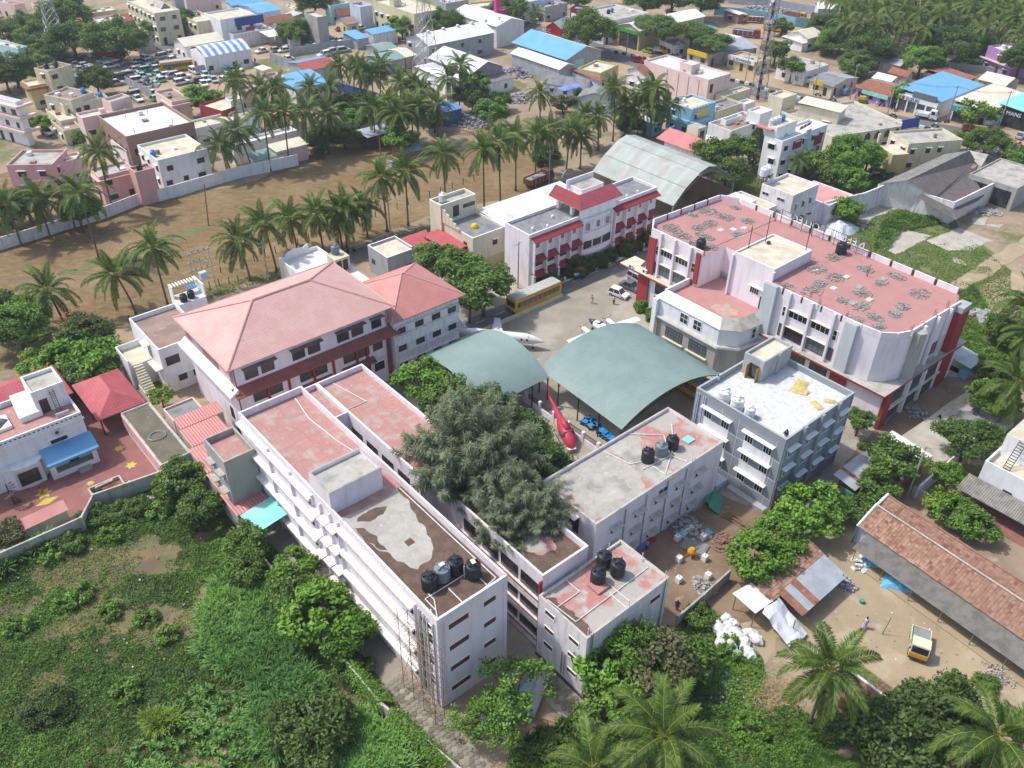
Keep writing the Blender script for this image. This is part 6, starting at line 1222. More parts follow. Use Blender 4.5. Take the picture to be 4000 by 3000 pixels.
W_,D_=g_[3],g_[4];block(o, 'upper_block', .5,2.2,9.1,W_*.45,D_,11.8,mA,mE);block(o, 'red_panel', W_*.25,-.3,6.8,W_*.42,-.02,8.6,mF);block(o, 'red_panel', W_*.75,-.3,5.8,W_*.9,-.02,7.8,mF);block(o, 'grey_panel', W_*.5,-.2,0,W_*.6,-.02,10.2,mJ);block(o, 'red_hood', -.6,3,11,.48,7,11.3, 'pink_roof')
for i in range(4):
 c=Matrix.Rotation(g_[2],3, 'Z') @ Vector((W_*.06+i*1.3,D_*.9,0));tank(g_[0]+c.x,g_[1]+c.y,11.82, 'white or blue drum in a row on the white three-storey house', nB if i != 3 else 'blue_plastic', .75, 'drums on the white three-storey house')
b=MB()
for k in range(14):b.box(W_*.45+k*.4,1.2+.05*k,9.9,W_*.45+k*.4+.3,1.23+.05*k,10.6,('cl_white', 'cl_navy', 'cl_red', 'cl_black')[k % 4])
lo=b.build('laundry', loc=o.location,rot=g_[2]);tag(lo, 'dark and white laundry hung across the white house terrace', 'laundry')
g_=(72.0,191.7,0.182,20.8,19.4);g_=(72.6,192.4,0.399,22.2,19.0)
o=bld(g_,5.6,mL,mB, 'long cream commercial building with arched upper windows', name='arcade_building', style=None)
W_=g_[3]
for k in range(7):
 x=1.2+k*(W_-2)/7;window(o, 'S', x+.6,3.5,1.5,1.0, 'black', simple=True);MB().prism([(-.85,0),(.85,0),(0,.8)],0,.05,mH).build('arch_top', o);q=KIDS[o.name][-1];q.location=(x+.6,-.03,4.5);q.rotation_euler=(R(90),0,0);window(o, 'S', x+.6,.2,1.6,2.2, 'shutter', simple=True)
block(o, 'ledge', 0,-1.0,2.7,W_,-.02,2.85,mI)
bld((76.5,202.1,0.985,5.6,9.7),8.0,mL,mZ, 'cream rooftop shed with skylights on the long arcade building', name='roof_room', rt='sx', zr=8.4,style='black')
bld((65.0,209.9,TH,5.7,4.2),8.6,mL,mE, 'small cream stair tower by the road', name='stair_tower', style='black', shade=False)
o=bld((87.5,186.0,0.214,13.5,7.8),6.6,mY,mB, 'stained yellow house with a sloping porch wing', style='shutter', dens=.5);block(o, 'porch_wing', -4,-1,0,-.02,5,4.6, 'yellow_paint', mE);block(o, 'pillar', -4.4,5,0,-3.9,5.5,7.2,mY)
MB().box(0,0,0,5.2,.15,2.2, 'sign_blue').build('board', thing('hoarding', 'dark blue hoarding on the roof edge by the road', 'sign', (*(88.8,194.8),6.6),R(25)))
o=bld((144.5,257.9,0.326,9.8,10.6),6.8, 'purple_paint', mR, 'purple two-storey house beside the green field', style='black');band(o,3.2,mV,12,12,.8,.3)
wall('long grey compound wall around the green field', [(131.3,268.0),(141.4,263.8),(147.5,260.6),(155.0,263.2)],1.8,mU,pil=5)
# --- a few more roofs at the very top edge
for i,(a,h,wl,rf,nm) in enumerate((((-98.5,314.8,TH,11.8,4.4),4.5,mJ,mW, 'sky blue tin roof at the top edge beside the shops'),((-115.5,319.0,TH,12.6,4.3),6,mV,mK, 'pink house just entering at the top edge'),
 ((-24.6,315.8,TH,9.9,7.6),6,mX,mB, 'grey flat building behind the long warehouse'),((9.8,317.3,TH,10.6,7.4),5,mX,mB, 'grey flat building beyond the main road'),((0.6,315.0,TH,16.4,5.4),6.5,mJ,mE, 'pale lilac building at the top edge beyond the road'),
 ((-14.3,315.8,0.452,9.5,6.8),5, 'yellow_paint', mE, 'yellow fronted shop at the top edge by the road'),((-3.5,313.1,TH,9.5,3.1),5,mC,mE, 'stained white shop beside the yellow fronted one'))):
 bld(a,h,wl,rf,nm,style='black', rt='flat' if 'sheet' not in rf else 'sx')

for l,p in (('corrugated zinc fence with a blue end around the stacked car bodies', [(-108.0,240.2),(-96.9,228.7)]),('zinc fence behind the dealer yard cars', [(-91.9,250.6),(-85.4,254.8)]),('long zinc fence left of the blue and red shed', [(-74.0,265.4),(-60.7,253.2)]),('zinc fence of the packed scrap yard', [(-69.2,270.6),(-61.7,276.0),(-47.6,283.4)]),('zinc fence under the palms beside the sky blue roof', [(-59.7,253.2),(-52.8,258.1)])):wall(l,p,2.6,mQ,.08, 'sheet_fence', 3., 'fence')

# ---------------------------------------------------------------- vegetation
def leaf_mesh(name,P,Nn,size,cls,key,aspect=.55,r=None):
 """P leaf centres,Nn outward directions;each leaf is one bent rhombus"""
 r=r or nrg;n=len(P)
 size=np.broadcast_to(size,(n,))
 d=r.normal(size=(n,3));d+=Nn*.4;d[:, 2] -= .15;d /= np.linalg.norm(d,axis=1)[:, None]
 up=Nn*.8+r.normal(size=(n,3))*.45+np.array([0,0,.8]);s=np.cross(d,up);s /= np.linalg.norm(s,axis=1)[:, None]+1e-9
 nn=np.cross(s,d);L=size[:, None];Wd=L*aspect
 v=np.empty((n,4,3));v[:, 0]=P-d*L*.5;v[:, 1]=P+s*Wd*.5+nn*L*.08;v[:, 2]=P+d*L*.5-nn*L*.06;v[:, 3]=P-s*Wd*.5+nn*L*.08
 return quads(name,v.reshape(-1,3),cls,LEAF[key])
def quads(name,v,cls,mats,extra=None):
 n=len(v)//4;me=bpy.data.meshes.new(name);me.vertices.add(4*n);me.vertices.foreach_set('co', v.astype(np.float32).ravel())
 me.loops.add(4*n);me.loops.foreach_set('vertex_index', np.arange(4*n,dtype=np.int32));me.polygons.add(n)
 me.polygons.foreach_set('loop_start', np.arange(0,4*n,4,dtype=np.int32));me.polygons.foreach_set('loop_total', np.full(n,4,np.int32))
 for m in mats:me.materials.append(MATS[m])
 me.polygons.foreach_set('material_index', np.asarray(cls,np.int32));me.update(calc_edges=True);return me
def crown_mesh(key,seed,nclump=46,per=95,leaf=.34,flatz=.8,spread=.30,droop=0., tip=.35):
 """unit crown (radius 1):leafy clumps on limbs,gaps between them,bright tips outside and dark leaves inside"""
 r=np.random.default_rng(seed);dirs=r.normal(size=(nclump,3));dirs[:, 2]=np.abs(dirs[:, 2])*.9-.28;dirs /= np.linalg.norm(dirs,axis=1)[:, None]
 rad=.50+.42*r.random(nclump)**.6;lob=1+.16*np.sin(3*np.arctan2(dirs[:, 1],dirs[:, 0])+seed)
 C_=dirs*(rad*lob)[:, None];C_[:, 2] *= flatz;C_[:, 2] -= C_[:, 2].mean()*.8
 csz=spread*(.6+.7*r.random(nclump));P=[];Nn=[];cls=[];S=[]
 for c,cs in zip(C_,csz):
  k=int(per*(cs/spread)**1.5);q=r.normal(size=(k,3));q /= np.linalg.norm(q,axis=1)[:, None];q *= (r.random(k)**.45)[:, None]
  p=c+q*cs*np.array([1,1,.7]);p[:, 2] -= droop*(np.linalg.norm(q[:, :2],axis=1)**2)*cs
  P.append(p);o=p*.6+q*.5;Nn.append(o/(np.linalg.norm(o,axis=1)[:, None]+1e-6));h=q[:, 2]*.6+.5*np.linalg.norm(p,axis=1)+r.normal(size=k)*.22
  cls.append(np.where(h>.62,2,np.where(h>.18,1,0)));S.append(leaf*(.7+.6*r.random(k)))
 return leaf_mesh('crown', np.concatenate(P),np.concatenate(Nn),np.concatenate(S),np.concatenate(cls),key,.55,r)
def trunk_mesh(seed,h=1., r0=.09,limbs=7,bark='bark', reach=.62):
 r=random.Random(seed);b=MB();p=Vector((0,0,-.02));q=Vector((r.uniform(-.05,.05),r.uniform(-.05,.05),h*.45));b.cone(p,q,r0*1.2,r0*.8,bark,8);t=q+Vector((r.uniform(-.05,.05),r.uniform(-.05,.05),h*.3));b.cone(q,t,r0*.8,r0*.45,bark,7)
 for k in range(limbs):
  a=k*2.4+r.uniform(-.3,.3);s=q.lerp(t,r.random());e=s+Vector((math.cos(a)*reach*r.uniform(.6,1),math.sin(a)*reach*r.uniform(.6,1),h*r.uniform(.25,.55)));m=s.lerp(e,.5)+Vector((0,0,.06));b.cone(s,m,r0*.42,r0*.28,bark,5).cone(m,e,r0*.28,r0*.1,bark,5)
 return b.mesh('trunk', True)
CR={}
for key,kw in dict(broad=dict(),bright=dict(leaf=.15,per=110),dark=dict(leaf=.11,per=190,nclump=60),limey=dict(leaf=.2,nclump=30,per=50),rusty=dict(leaf=.13),weed=dict(leaf=.2,nclump=26,per=60)).items():
 kk=dict(nclump=52,per=120,leaf=.135);kk.update(kw)
 CR[key]=[crown_mesh(key,20+i*7+len(key),**kk) for i in range(3 if key in ('broad', 'bright', 'dark') else 2)]
 if key in ('broad', 'bright', 'dark'):CR[key+'_fine']=[crown_mesh(key,60+i*5+len(key),nclump=110,per=190,leaf=.075,spread=.24) for i in range(2)]
TKM=[trunk_mesh(i) for i in range(4)]
CR['sparse']=[crown_mesh('bright', 90+i,nclump=46,per=62,leaf=.085,spread=.22) for i in range(2)]
NT=[0]
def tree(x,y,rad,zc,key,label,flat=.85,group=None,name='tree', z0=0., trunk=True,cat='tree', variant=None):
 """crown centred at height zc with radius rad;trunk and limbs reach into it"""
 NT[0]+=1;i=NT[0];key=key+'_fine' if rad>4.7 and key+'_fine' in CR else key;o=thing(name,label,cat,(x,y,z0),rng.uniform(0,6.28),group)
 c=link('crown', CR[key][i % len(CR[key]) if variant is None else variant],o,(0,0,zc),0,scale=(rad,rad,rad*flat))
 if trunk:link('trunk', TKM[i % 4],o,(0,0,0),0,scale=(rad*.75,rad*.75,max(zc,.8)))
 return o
def bush(x,y,rad,key,label,group=None,cat='shrub', h=.9):return tree(x,y,rad,rad*.45*h,key,label,h,group, 'shrub', cat=cat)
def plume_crown(seed,n=230,R_=(1,1,1),fine=170,L0=.50,width=.0065,key='plume'):
 r=np.random.default_rng(seed);V=[];cls=[]
 for k in range(n):
  d=r.normal(size=3);d[2]=abs(d[2])*.8-.22;d /= np.linalg.norm(d);base=d*(.30+.42*r.random())*np.array(R_);ax=d*np.array([1,1,.7])+np.array([0,0,.45])+r.normal(size=3)*.18;ax /= np.linalg.norm(ax)
  L=L0*(.55+.6*r.random());t=r.random(fine)**.8;sp=r.normal(size=(fine,3));sp /= np.linalg.norm(sp,axis=1)[:, None]
  p=base+ax*(t*L)[:, None];dr=ax*.75+sp*.85+np.array([0,0,-.25]);dr /= np.linalg.norm(dr,axis=1)[:, None];ll=(.14+.13*r.random(fine))*(1.15-t*.7)*.9
  s=np.cross(dr,r.normal(size=(fine,3))*.45+np.array([0,0,1.]));s /= np.linalg.norm(s,axis=1)[:, None];w_=width
  q=np.empty((fine,4,3));e=p+dr*ll[:, None];e[:, 2] -= ll*.25;m=p+dr*(ll*.5)[:, None]
  q[:, 0]=p;q[:, 1]=m+s*w_;q[:, 2]=e;q[:, 3]=m-s*w_;V.append(q.reshape(-1,3))
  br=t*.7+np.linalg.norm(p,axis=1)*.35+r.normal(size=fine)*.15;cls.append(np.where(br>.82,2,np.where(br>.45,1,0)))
 return quads('crown', np.concatenate(V),np.concatenate(cls),LEAF[key])
PL=[plume_crown(3),plume_crown(9)]
def plume_tree(x,y,rad,zc,label,flat=1., mesh=0,off=(0,0)):
 o=thing('feathery_tree', label, 'tree', (x,y,0),TH);link('crown', PL[mesh],o,(off[0],off[1],zc),0,scale=(rad,rad,rad*flat));link('trunk', TKM[mesh],o,(0,0,0),0,scale=(rad*.7,rad*.7,zc*1.05));return o
# ---- coconut palms: trunk, each frond and the nuts are parts
def frond_mesh(seed,e0,droop,L=5.5,nl=42,dead=False,young=False):
 r=np.random.default_rng(seed);N=15;s=np.linspace(0,1,N);ang=e0-droop*s**1.25;seg=L/(N-1);x=np.concatenate([[0],np.cumsum(np.cos(ang[:-1])*seg)]);z=np.concatenate([[0],np.cumsum(np.sin(ang[:-1])*seg)])
 b=MB();mats=LEAF['palm'] if not dead else ['dead_frond']*3
 tw=r.uniform(-.35,.35)
 rad=np.linspace(.055,.012,N)
 for i in range(N-1):b.cone((x[i],0,z[i]),(x[i+1],0,z[i+1]),rad[i],rad[i+1], 'frond_rib' if not dead else 'dead_frond', 4,False)
 for k in range(nl):
  t=.13+.87*(k+.5)/nl
  for sd in (-1,1):
   tt=min(.999,t+r.uniform(-.008,.008));f=tt*(N-1);i=min(N-2,int(f));u=f-i;px,pz=x[i]+(x[i+1]-x[i])*u,z[i]+(z[i+1]-z[i])*u;a=ang[i]
   T_=Vector((math.cos(a),0,math.sin(a)));Up=Vector((-math.sin(a),0,math.cos(a)));ll=1.02*(math.sin(math.pi*(.12+.80*tt))**.7)*r.uniform(.88,1.1)+.08
   sw=.45+.55*tt;d0=(Vector((0,sd,0))*(1-.35*tt)+T_*sw+Up*(.28-.2*tt+r.uniform(-.1,.1))).normalized();hang=r.uniform(.25,.6) if not dead else 1.1
   p0=Vector((px,0,pz));p1=p0+d0*ll*.5;d1=(d0+Vector((0,0,-hang-.15))).normalized();p2=p1+d1*ll*.5;wv=T_*.082
   m=mats[2 if r.random()<.14+.2*(tt>.75) else (1 if r.random()<.55 else 0)]
   b.face([p0-wv*.5,p0+wv*.5,p1+wv,p1-wv],m).face([p1-wv,p1+wv,p2+wv*.12,p2-wv*.12],m)
 return b.mesh('frond')
FR={c:[frond_mesh(100+10*j+c,e,d) for j in range(2)] for c,(e,d) in enumerate(((1.35,.7),(1.0,1.25),(.62,1.55),(.22,1.55),(-.22,1.3),(-.7,.75)))}
FD=[frond_mesh(71,-1.05,.45,4.2,20,True),frond_mesh(72,-1.25,.25,3.8,18,True)]
b=MB()
for k in range(9):
 a=k*2.4;b.lathe([(.02,-.14),(.11,-.06),(.13,.03),(.06,.13)], 'coconut', 7,(.36*math.cos(a),.36*math.sin(a),-.35-.12*(k % 3)))
NUTS=b.mesh('coconuts', True)
def palm_trunk(h,dx,dy,r0=.19):
 b=MB();n=9;pr_=Vector((0,0,-.05))
 rings=[]
 for k in range(n+1):
  t=k/n;c=Vector((dx*t**1.6,dy*t**1.6,h*t));r=r0*(1.55-1.1*min(1,t*5) if t<.1 else 1.0-.28*t)
  rings.append([(c.x+r*math.cos(2*math.pi*j/7),c.y+r*math.sin(2*math.pi*j/7),c.z) for j in range(7)])
 return b.loft(rings, 'palm_bark').mesh('trunk', True)
CRP=[]
for j in range(5):
 rr_=random.Random(j+40);bmj=bmesh.new();a=0
 for k in range(17):
  c=(0,1,1,2,2,2,3,3,3,3,4,4,4,5,5,3,2)[k];a+=2.39996+rr_.uniform(-.2,.2);t=bpy.data.meshes.new('t');t=FR[c][rr_.randrange(2)].copy();sc=rr_.uniform(.86,1.05)
  t.transform(Matrix.Translation((.16*math.cos(a),.16*math.sin(a),.1-.06*c)) @ Matrix.Rotation(a,4, 'Z') @ Matrix.Rotation(rr_.uniform(-.25,.25),4, 'X') @ Matrix.Scale(sc,4));bmj.from_mesh(t)
 me=bpy.data.meshes.new('crown'); 
 for m in FR[0][0].materials:me.materials.append(m)
 bmj.to_mesh(me);bmj.free();CRP.append(me)
NP=[0]
def palm(bx,by,h,label,dx=0., dy=0., s=1., group='coconut palms', dead=.35,nf=25,merge=False):
 NP[0]+=1;r=random.Random(NP[0]*13+5);o=thing('coconut_palm', label, 'palm tree', (bx,by,0),0,group)
 link('trunk', palm_trunk(h,dx,dy),o);a=r.uniform(0,6.28)
 if merge:link('crown', CRP[NP[0] % 5],o,(dx,dy,h),a,scale=s);return o
 for k in range(nf):
  c=(0,0,1,1,1,2,2,2,2,3,3,3,3,3,3,4,4,4,4,5,5,5)[min(21,int(k*22/nf))];a+=2.39996+r.uniform(-.2,.2);sc=s*r.uniform(.86,1.08)*(.82 if c==0 else 1)
  link('frond', FR[c][r.randrange(2)],o,(dx+.16*math.cos(a),dy+.16*math.sin(a),h+.12-.06*c),(r.uniform(-.25,.25),r.uniform(-.08,.08),a),scale=(sc,sc,sc))
 if r.random()<dead:
  for k in range(r.choice((1,2,3))):a=r.uniform(0,6.28);link('dry_frond', FD[k % 2],o,(dx,dy,h-.3),(0,0,a),scale=(s,s,s))
 link('coconuts', NUTS,o,(dx,dy,h));return o
ORD=['first', 'second', 'third', 'fourth', 'fifth', 'sixth', 'seventh', 'eighth', 'ninth', 'tenth', 'eleventh', 'twelfth', 'thirteenth', 'fourteenth', 'fifteenth', 'sixteenth', 'seventeenth', 'eighteenth', 'nineteenth', 'twentieth']
def ordn(k):return ORD[k] if k<20 else ORD[k-20]+' (of the rest)'
lone=(((-72.4,116.9,6.4,-1.0,0), 'lone coconut palm at the left of the brown field, bending right'),((-62.1,120.4,7.4,-1.5,0), 'coconut palm in the middle of the three lone field palms'),((-57.8,123.2,10.9,-0.1,0), 'tallest of the three lone palms on the brown field, beside the white stair house'))
for (bx,by,h,dx,dy),l in lone:palm(bx,by,h,l,dx,dy,1.0, 'lone field palms')
row=[(-46.3,132.2,7.8,-0.8,0),(-42.4,135.5,9.3,-1.0,0),(-40.4,143.6,6.6,-1.6,0),(-35.6,143.7,7.9,-0.3,0),(-37.6,145.1,8.2,-0.7,0) , (-32.4,144.7,7.5,-1.3,0),(-31.3,145.2,8.4,0.4,0),(-28.3,149.7,6.7,-0.7,0),(-24.8,151.8,7.9,-0.3,0),(-20.9,154.4,7.3,-0.1,0),(-13.9,160.4,12.6,-0.0,0),(-6.1,160.1,14.5,-0.1,0),(-2.9,163.6,14.6,-0.3,0)]
row=[(-46.3,132.2,7.8,-0.8,0),(-42.4,135.5,9.3,-1.0,0),(-40.4,143.6,6.6,-0.6,0),(-35.6,143.7,7.7,-0.3,0),(-32.2,144.7,6.8,-0.4,0),(-31.4,145.0,8.1,0.7,0),(-28.1,149.4,6.8,-0.4,0),(-24.7,152.2,11.2,-0.4,0),(-20.9,154.9,11.3,0.1,0),(-13.9,160.4,12.6,-0.0,0),(-6.1,160.1,13.8,-0.1,0),(-2.9,163.6,14.6,-0.5,0)]
for k,(bx,by,h,dx,dy) in enumerate(row):palm(bx,by,min(14,h),f'{ORD[k]} palm from the left in the row along the near edge of the brown field', dx,dy,.98, 'palms along the near edge of the field')
r3_=[(0.2,172.4,11.9,-0.2,0),(4.4,177.5,10.3,0.2,0),(8.1,181.5,10.0,-0.6,0),(11.5,183.6,9.3,0.6,0),(14.7,185.0,7.5,-0.2,0),(19.5,196.5,8.0,-0.4,0),(15.7,197.8,7.8,0.1,0),(23.6,202.7,12.8,-0.5,0),(26.5,204.4,8.2,-0.5,0),(29.7,204.5,7.1,-0.7,0),(32.1,201.5,16.9,0.1,0),(31.3,206.1,10.7,-0.8,0),(32.5,202.3,9.2,-0.2,0),(35.2,205.5,7.9,1.1,0),(6.2,216.7,7.0,-0.2,0)]
for k,(bx,by,h,dx,dy) in enumerate(r3_):palm(bx,by,min(13.5,h),f'{ORD[k]} palm of the clump between the old hangar and the bright blue house', dx,dy,.92, 'palms beyond the old hangar')
wallrow=[(-80.3,158.3,13.0,0.4,0),(-88.1,147.3,8.0,0.1,0),(-84.9,150.9,7.4,0.9,0),(-92.0,143.9,8.6,0.1,0),(-75.7,139.3,18.5,0.1,0),(-61.6,177.1,7.5,-1.3,0),(-65.6,205.5,12.6,-0.6,0),(-58.3,181.1,9.2,-1.9,0)]
for k,(bx,by,h,dx,dy) in enumerate(wallrow):palm(bx,by,min(13,h),f'{ORD[k]} of the tall palms along the white field wall near the pink houses', dx,dy,1.0, 'palms along the far field wall')
mid=[(-54.2,181.2,13.4,0.4,0),(-50.8,184.7,12.3,0.5,0),(-47.5,188.9,10.9,0.9,0),(-43.4,191.9,9.5,1.0,0),(-45.6,229.0,9.6,-0.5,0),(-43.3,230.1,9.1,0.9,0),(-40.5,225.5,9.5,0.6,0),(-35.9,227.6,10.2,0.8,0),(-37.3,224.7,8.1,0.1,0),(-17.6,221.0,8.9,0.3,0),(-14.7,222.9,11.8,0.6,0),(-51.8,213.5,8.4,0.8,0),(-58.7,209.0,9.7,0.9,0),(-46.5,212.9,8.7,0.7,0)]
for k,(bx,by,h,dx,dy) in enumerate(mid):palm(bx,by,min(13,h),f'{ORD[k]} palm from the left in the palm belt behind the brown field', dx,dy,.95, 'palms in the belt behind the field')
for k,(x,y) in enumerate(((-30.3,201.3),(-26.6,192.5),(-25.7,214.9),(-24.4,199.0),(-29.0,216.7),(-18.5,200.2),(-27.7,194.4),(-33.0,196.7),(-22.9,197.3),(-61.8,210.2),(-22.8,211.2))):palm(x,y,9.2,f'{ORD[k]} palm of the densest cluster in front of the pylon', 0,0,.95, 'palms in the dense cluster')
for k,(x,y,h,l) in enumerate(((*(29.1,47.6),9, 'big coconut palm with orange nuts in front of the small tile hut'),(*(13.0,40.4),9.5, 'large yellowish coconut palm at the bottom right of the block'),(*(41.4,41.2),9, 'coconut palm in front of the dark round tree at the bottom right'),(*(7.1,38.3),8, 'coconut palm cut by the bottom edge'),(*(78.1,113.5),9, 'palm at the right edge beyond the grassy lot'),(*(75.3,105.5),8.5, 'palm at the right edge above the red sheet'),(*(67.8,93.7),8, 'lower palm at the right edge beside the concrete deck'),(*(60.6,176.4),6, 'short palm between the white three-storey house and the trees'),(*(-0.6,305.1),7, 'small palm by the roadside at the top'),(*(5.9,299.9),7, 'drooping palm by the parked white jeep'))):palm(x,y,h,l,0,0,(.95,1.1,1.05,.8,1,.9,1,.6,.7,.8)[k], 'single palms', 1.)
PG_=[(150.0,265.8),(103.4,274.0),(110.2,275.0),(117.0,275.3),(123.0,272.7),(153.0,274.9),(102.9,281.7),(110.1,280.4),(116.5,280.9),(124.6,282.6),(130.1,281.7),(145.0,281.5),(153.3,282.0),(157.5,281.0),(107.3,287.3),(115.8,288.1),(123.2,290.4),(131.0,286.8),(136.6,288.9),(144.5,289.6),(151.7,287.0),(158.0,290.1),(165.6,289.8),(108.2,297.7),(114.5,296.6),(122.3,295.1),(128.3,294.0),(139.2,297.3),(145.8,297.2),(153.6,294.6),(159.3,295.9),(166.5,297.7),(109.4,303.6),(115.2,304.9),(123.5,301.8),(128.5,305.0),(139.3,304.8),(145.0,302.4),(150.2,302.2),(157.9,304.9),(167.8,304.3),(172.0,302.1),(109.5,310.6),(115.8,309.0),(124.4,310.3),(128.5,309.0),(138.9,309.4),(144.2,311.1),(153.2,309.7),(158.5,310.0),(164.3,311.9),(171.5,312.2),(109.1,316.6),(117.2,318.2),(122.2,319.1),(130.7,316.9),(138.7,319.1),(146.2,319.1),(152.4,318.3),(159.4,317.7),(168.1,317.0),(171.7,318.4),(180.6,317.7),(116.2,322.9),(122.6,326.6),(131.2,326.2),(136.6,325.5),(145.7,325.6),(151.5,323.4),(157.1,326.3),(167.9,323.8),(174.4,324.4),(181.1,326.1),(114.2,333.8),(122.2,332.2),(130.8,333.6),(135.7,333.3),(143.3,332.8),(149.9,333.0),(157.7,330.8),(164.3,331.2),(172.7,333.9),(181.0,331.4),(116.1,337.9),(123.5,338.5),(129.6,340.0),(139.2,337.9),(144.0,341.1),(150.6,337.3),(157.8,340.4),(167.1,340.9),(173.4,337.3),(179.8,340.0),(187.4,337.7),(121.7,345.5),(129.9,345.6),(137.9,345.0),(144.0,347.0),(152.0,348.2),(160.7,345.4),(165.5,346.5),(173.6,345.8),(182.0,345.1),(187.7,344.8),(182.6,351.6),(185.8,352.7),(195.1,353.2)]
for k,(x,y) in enumerate(PG_):palm(x+rng.uniform(-1.5,1.5),y+rng.uniform(-1.5,1.5),rng.uniform(9,12), 'coconut palm in the dense grove beyond the main road', rng.uniform(-.8,.8),rng.uniform(-.5,.5),rng.uniform(.95,1.1), 'palms of the dense grove', merge=True)
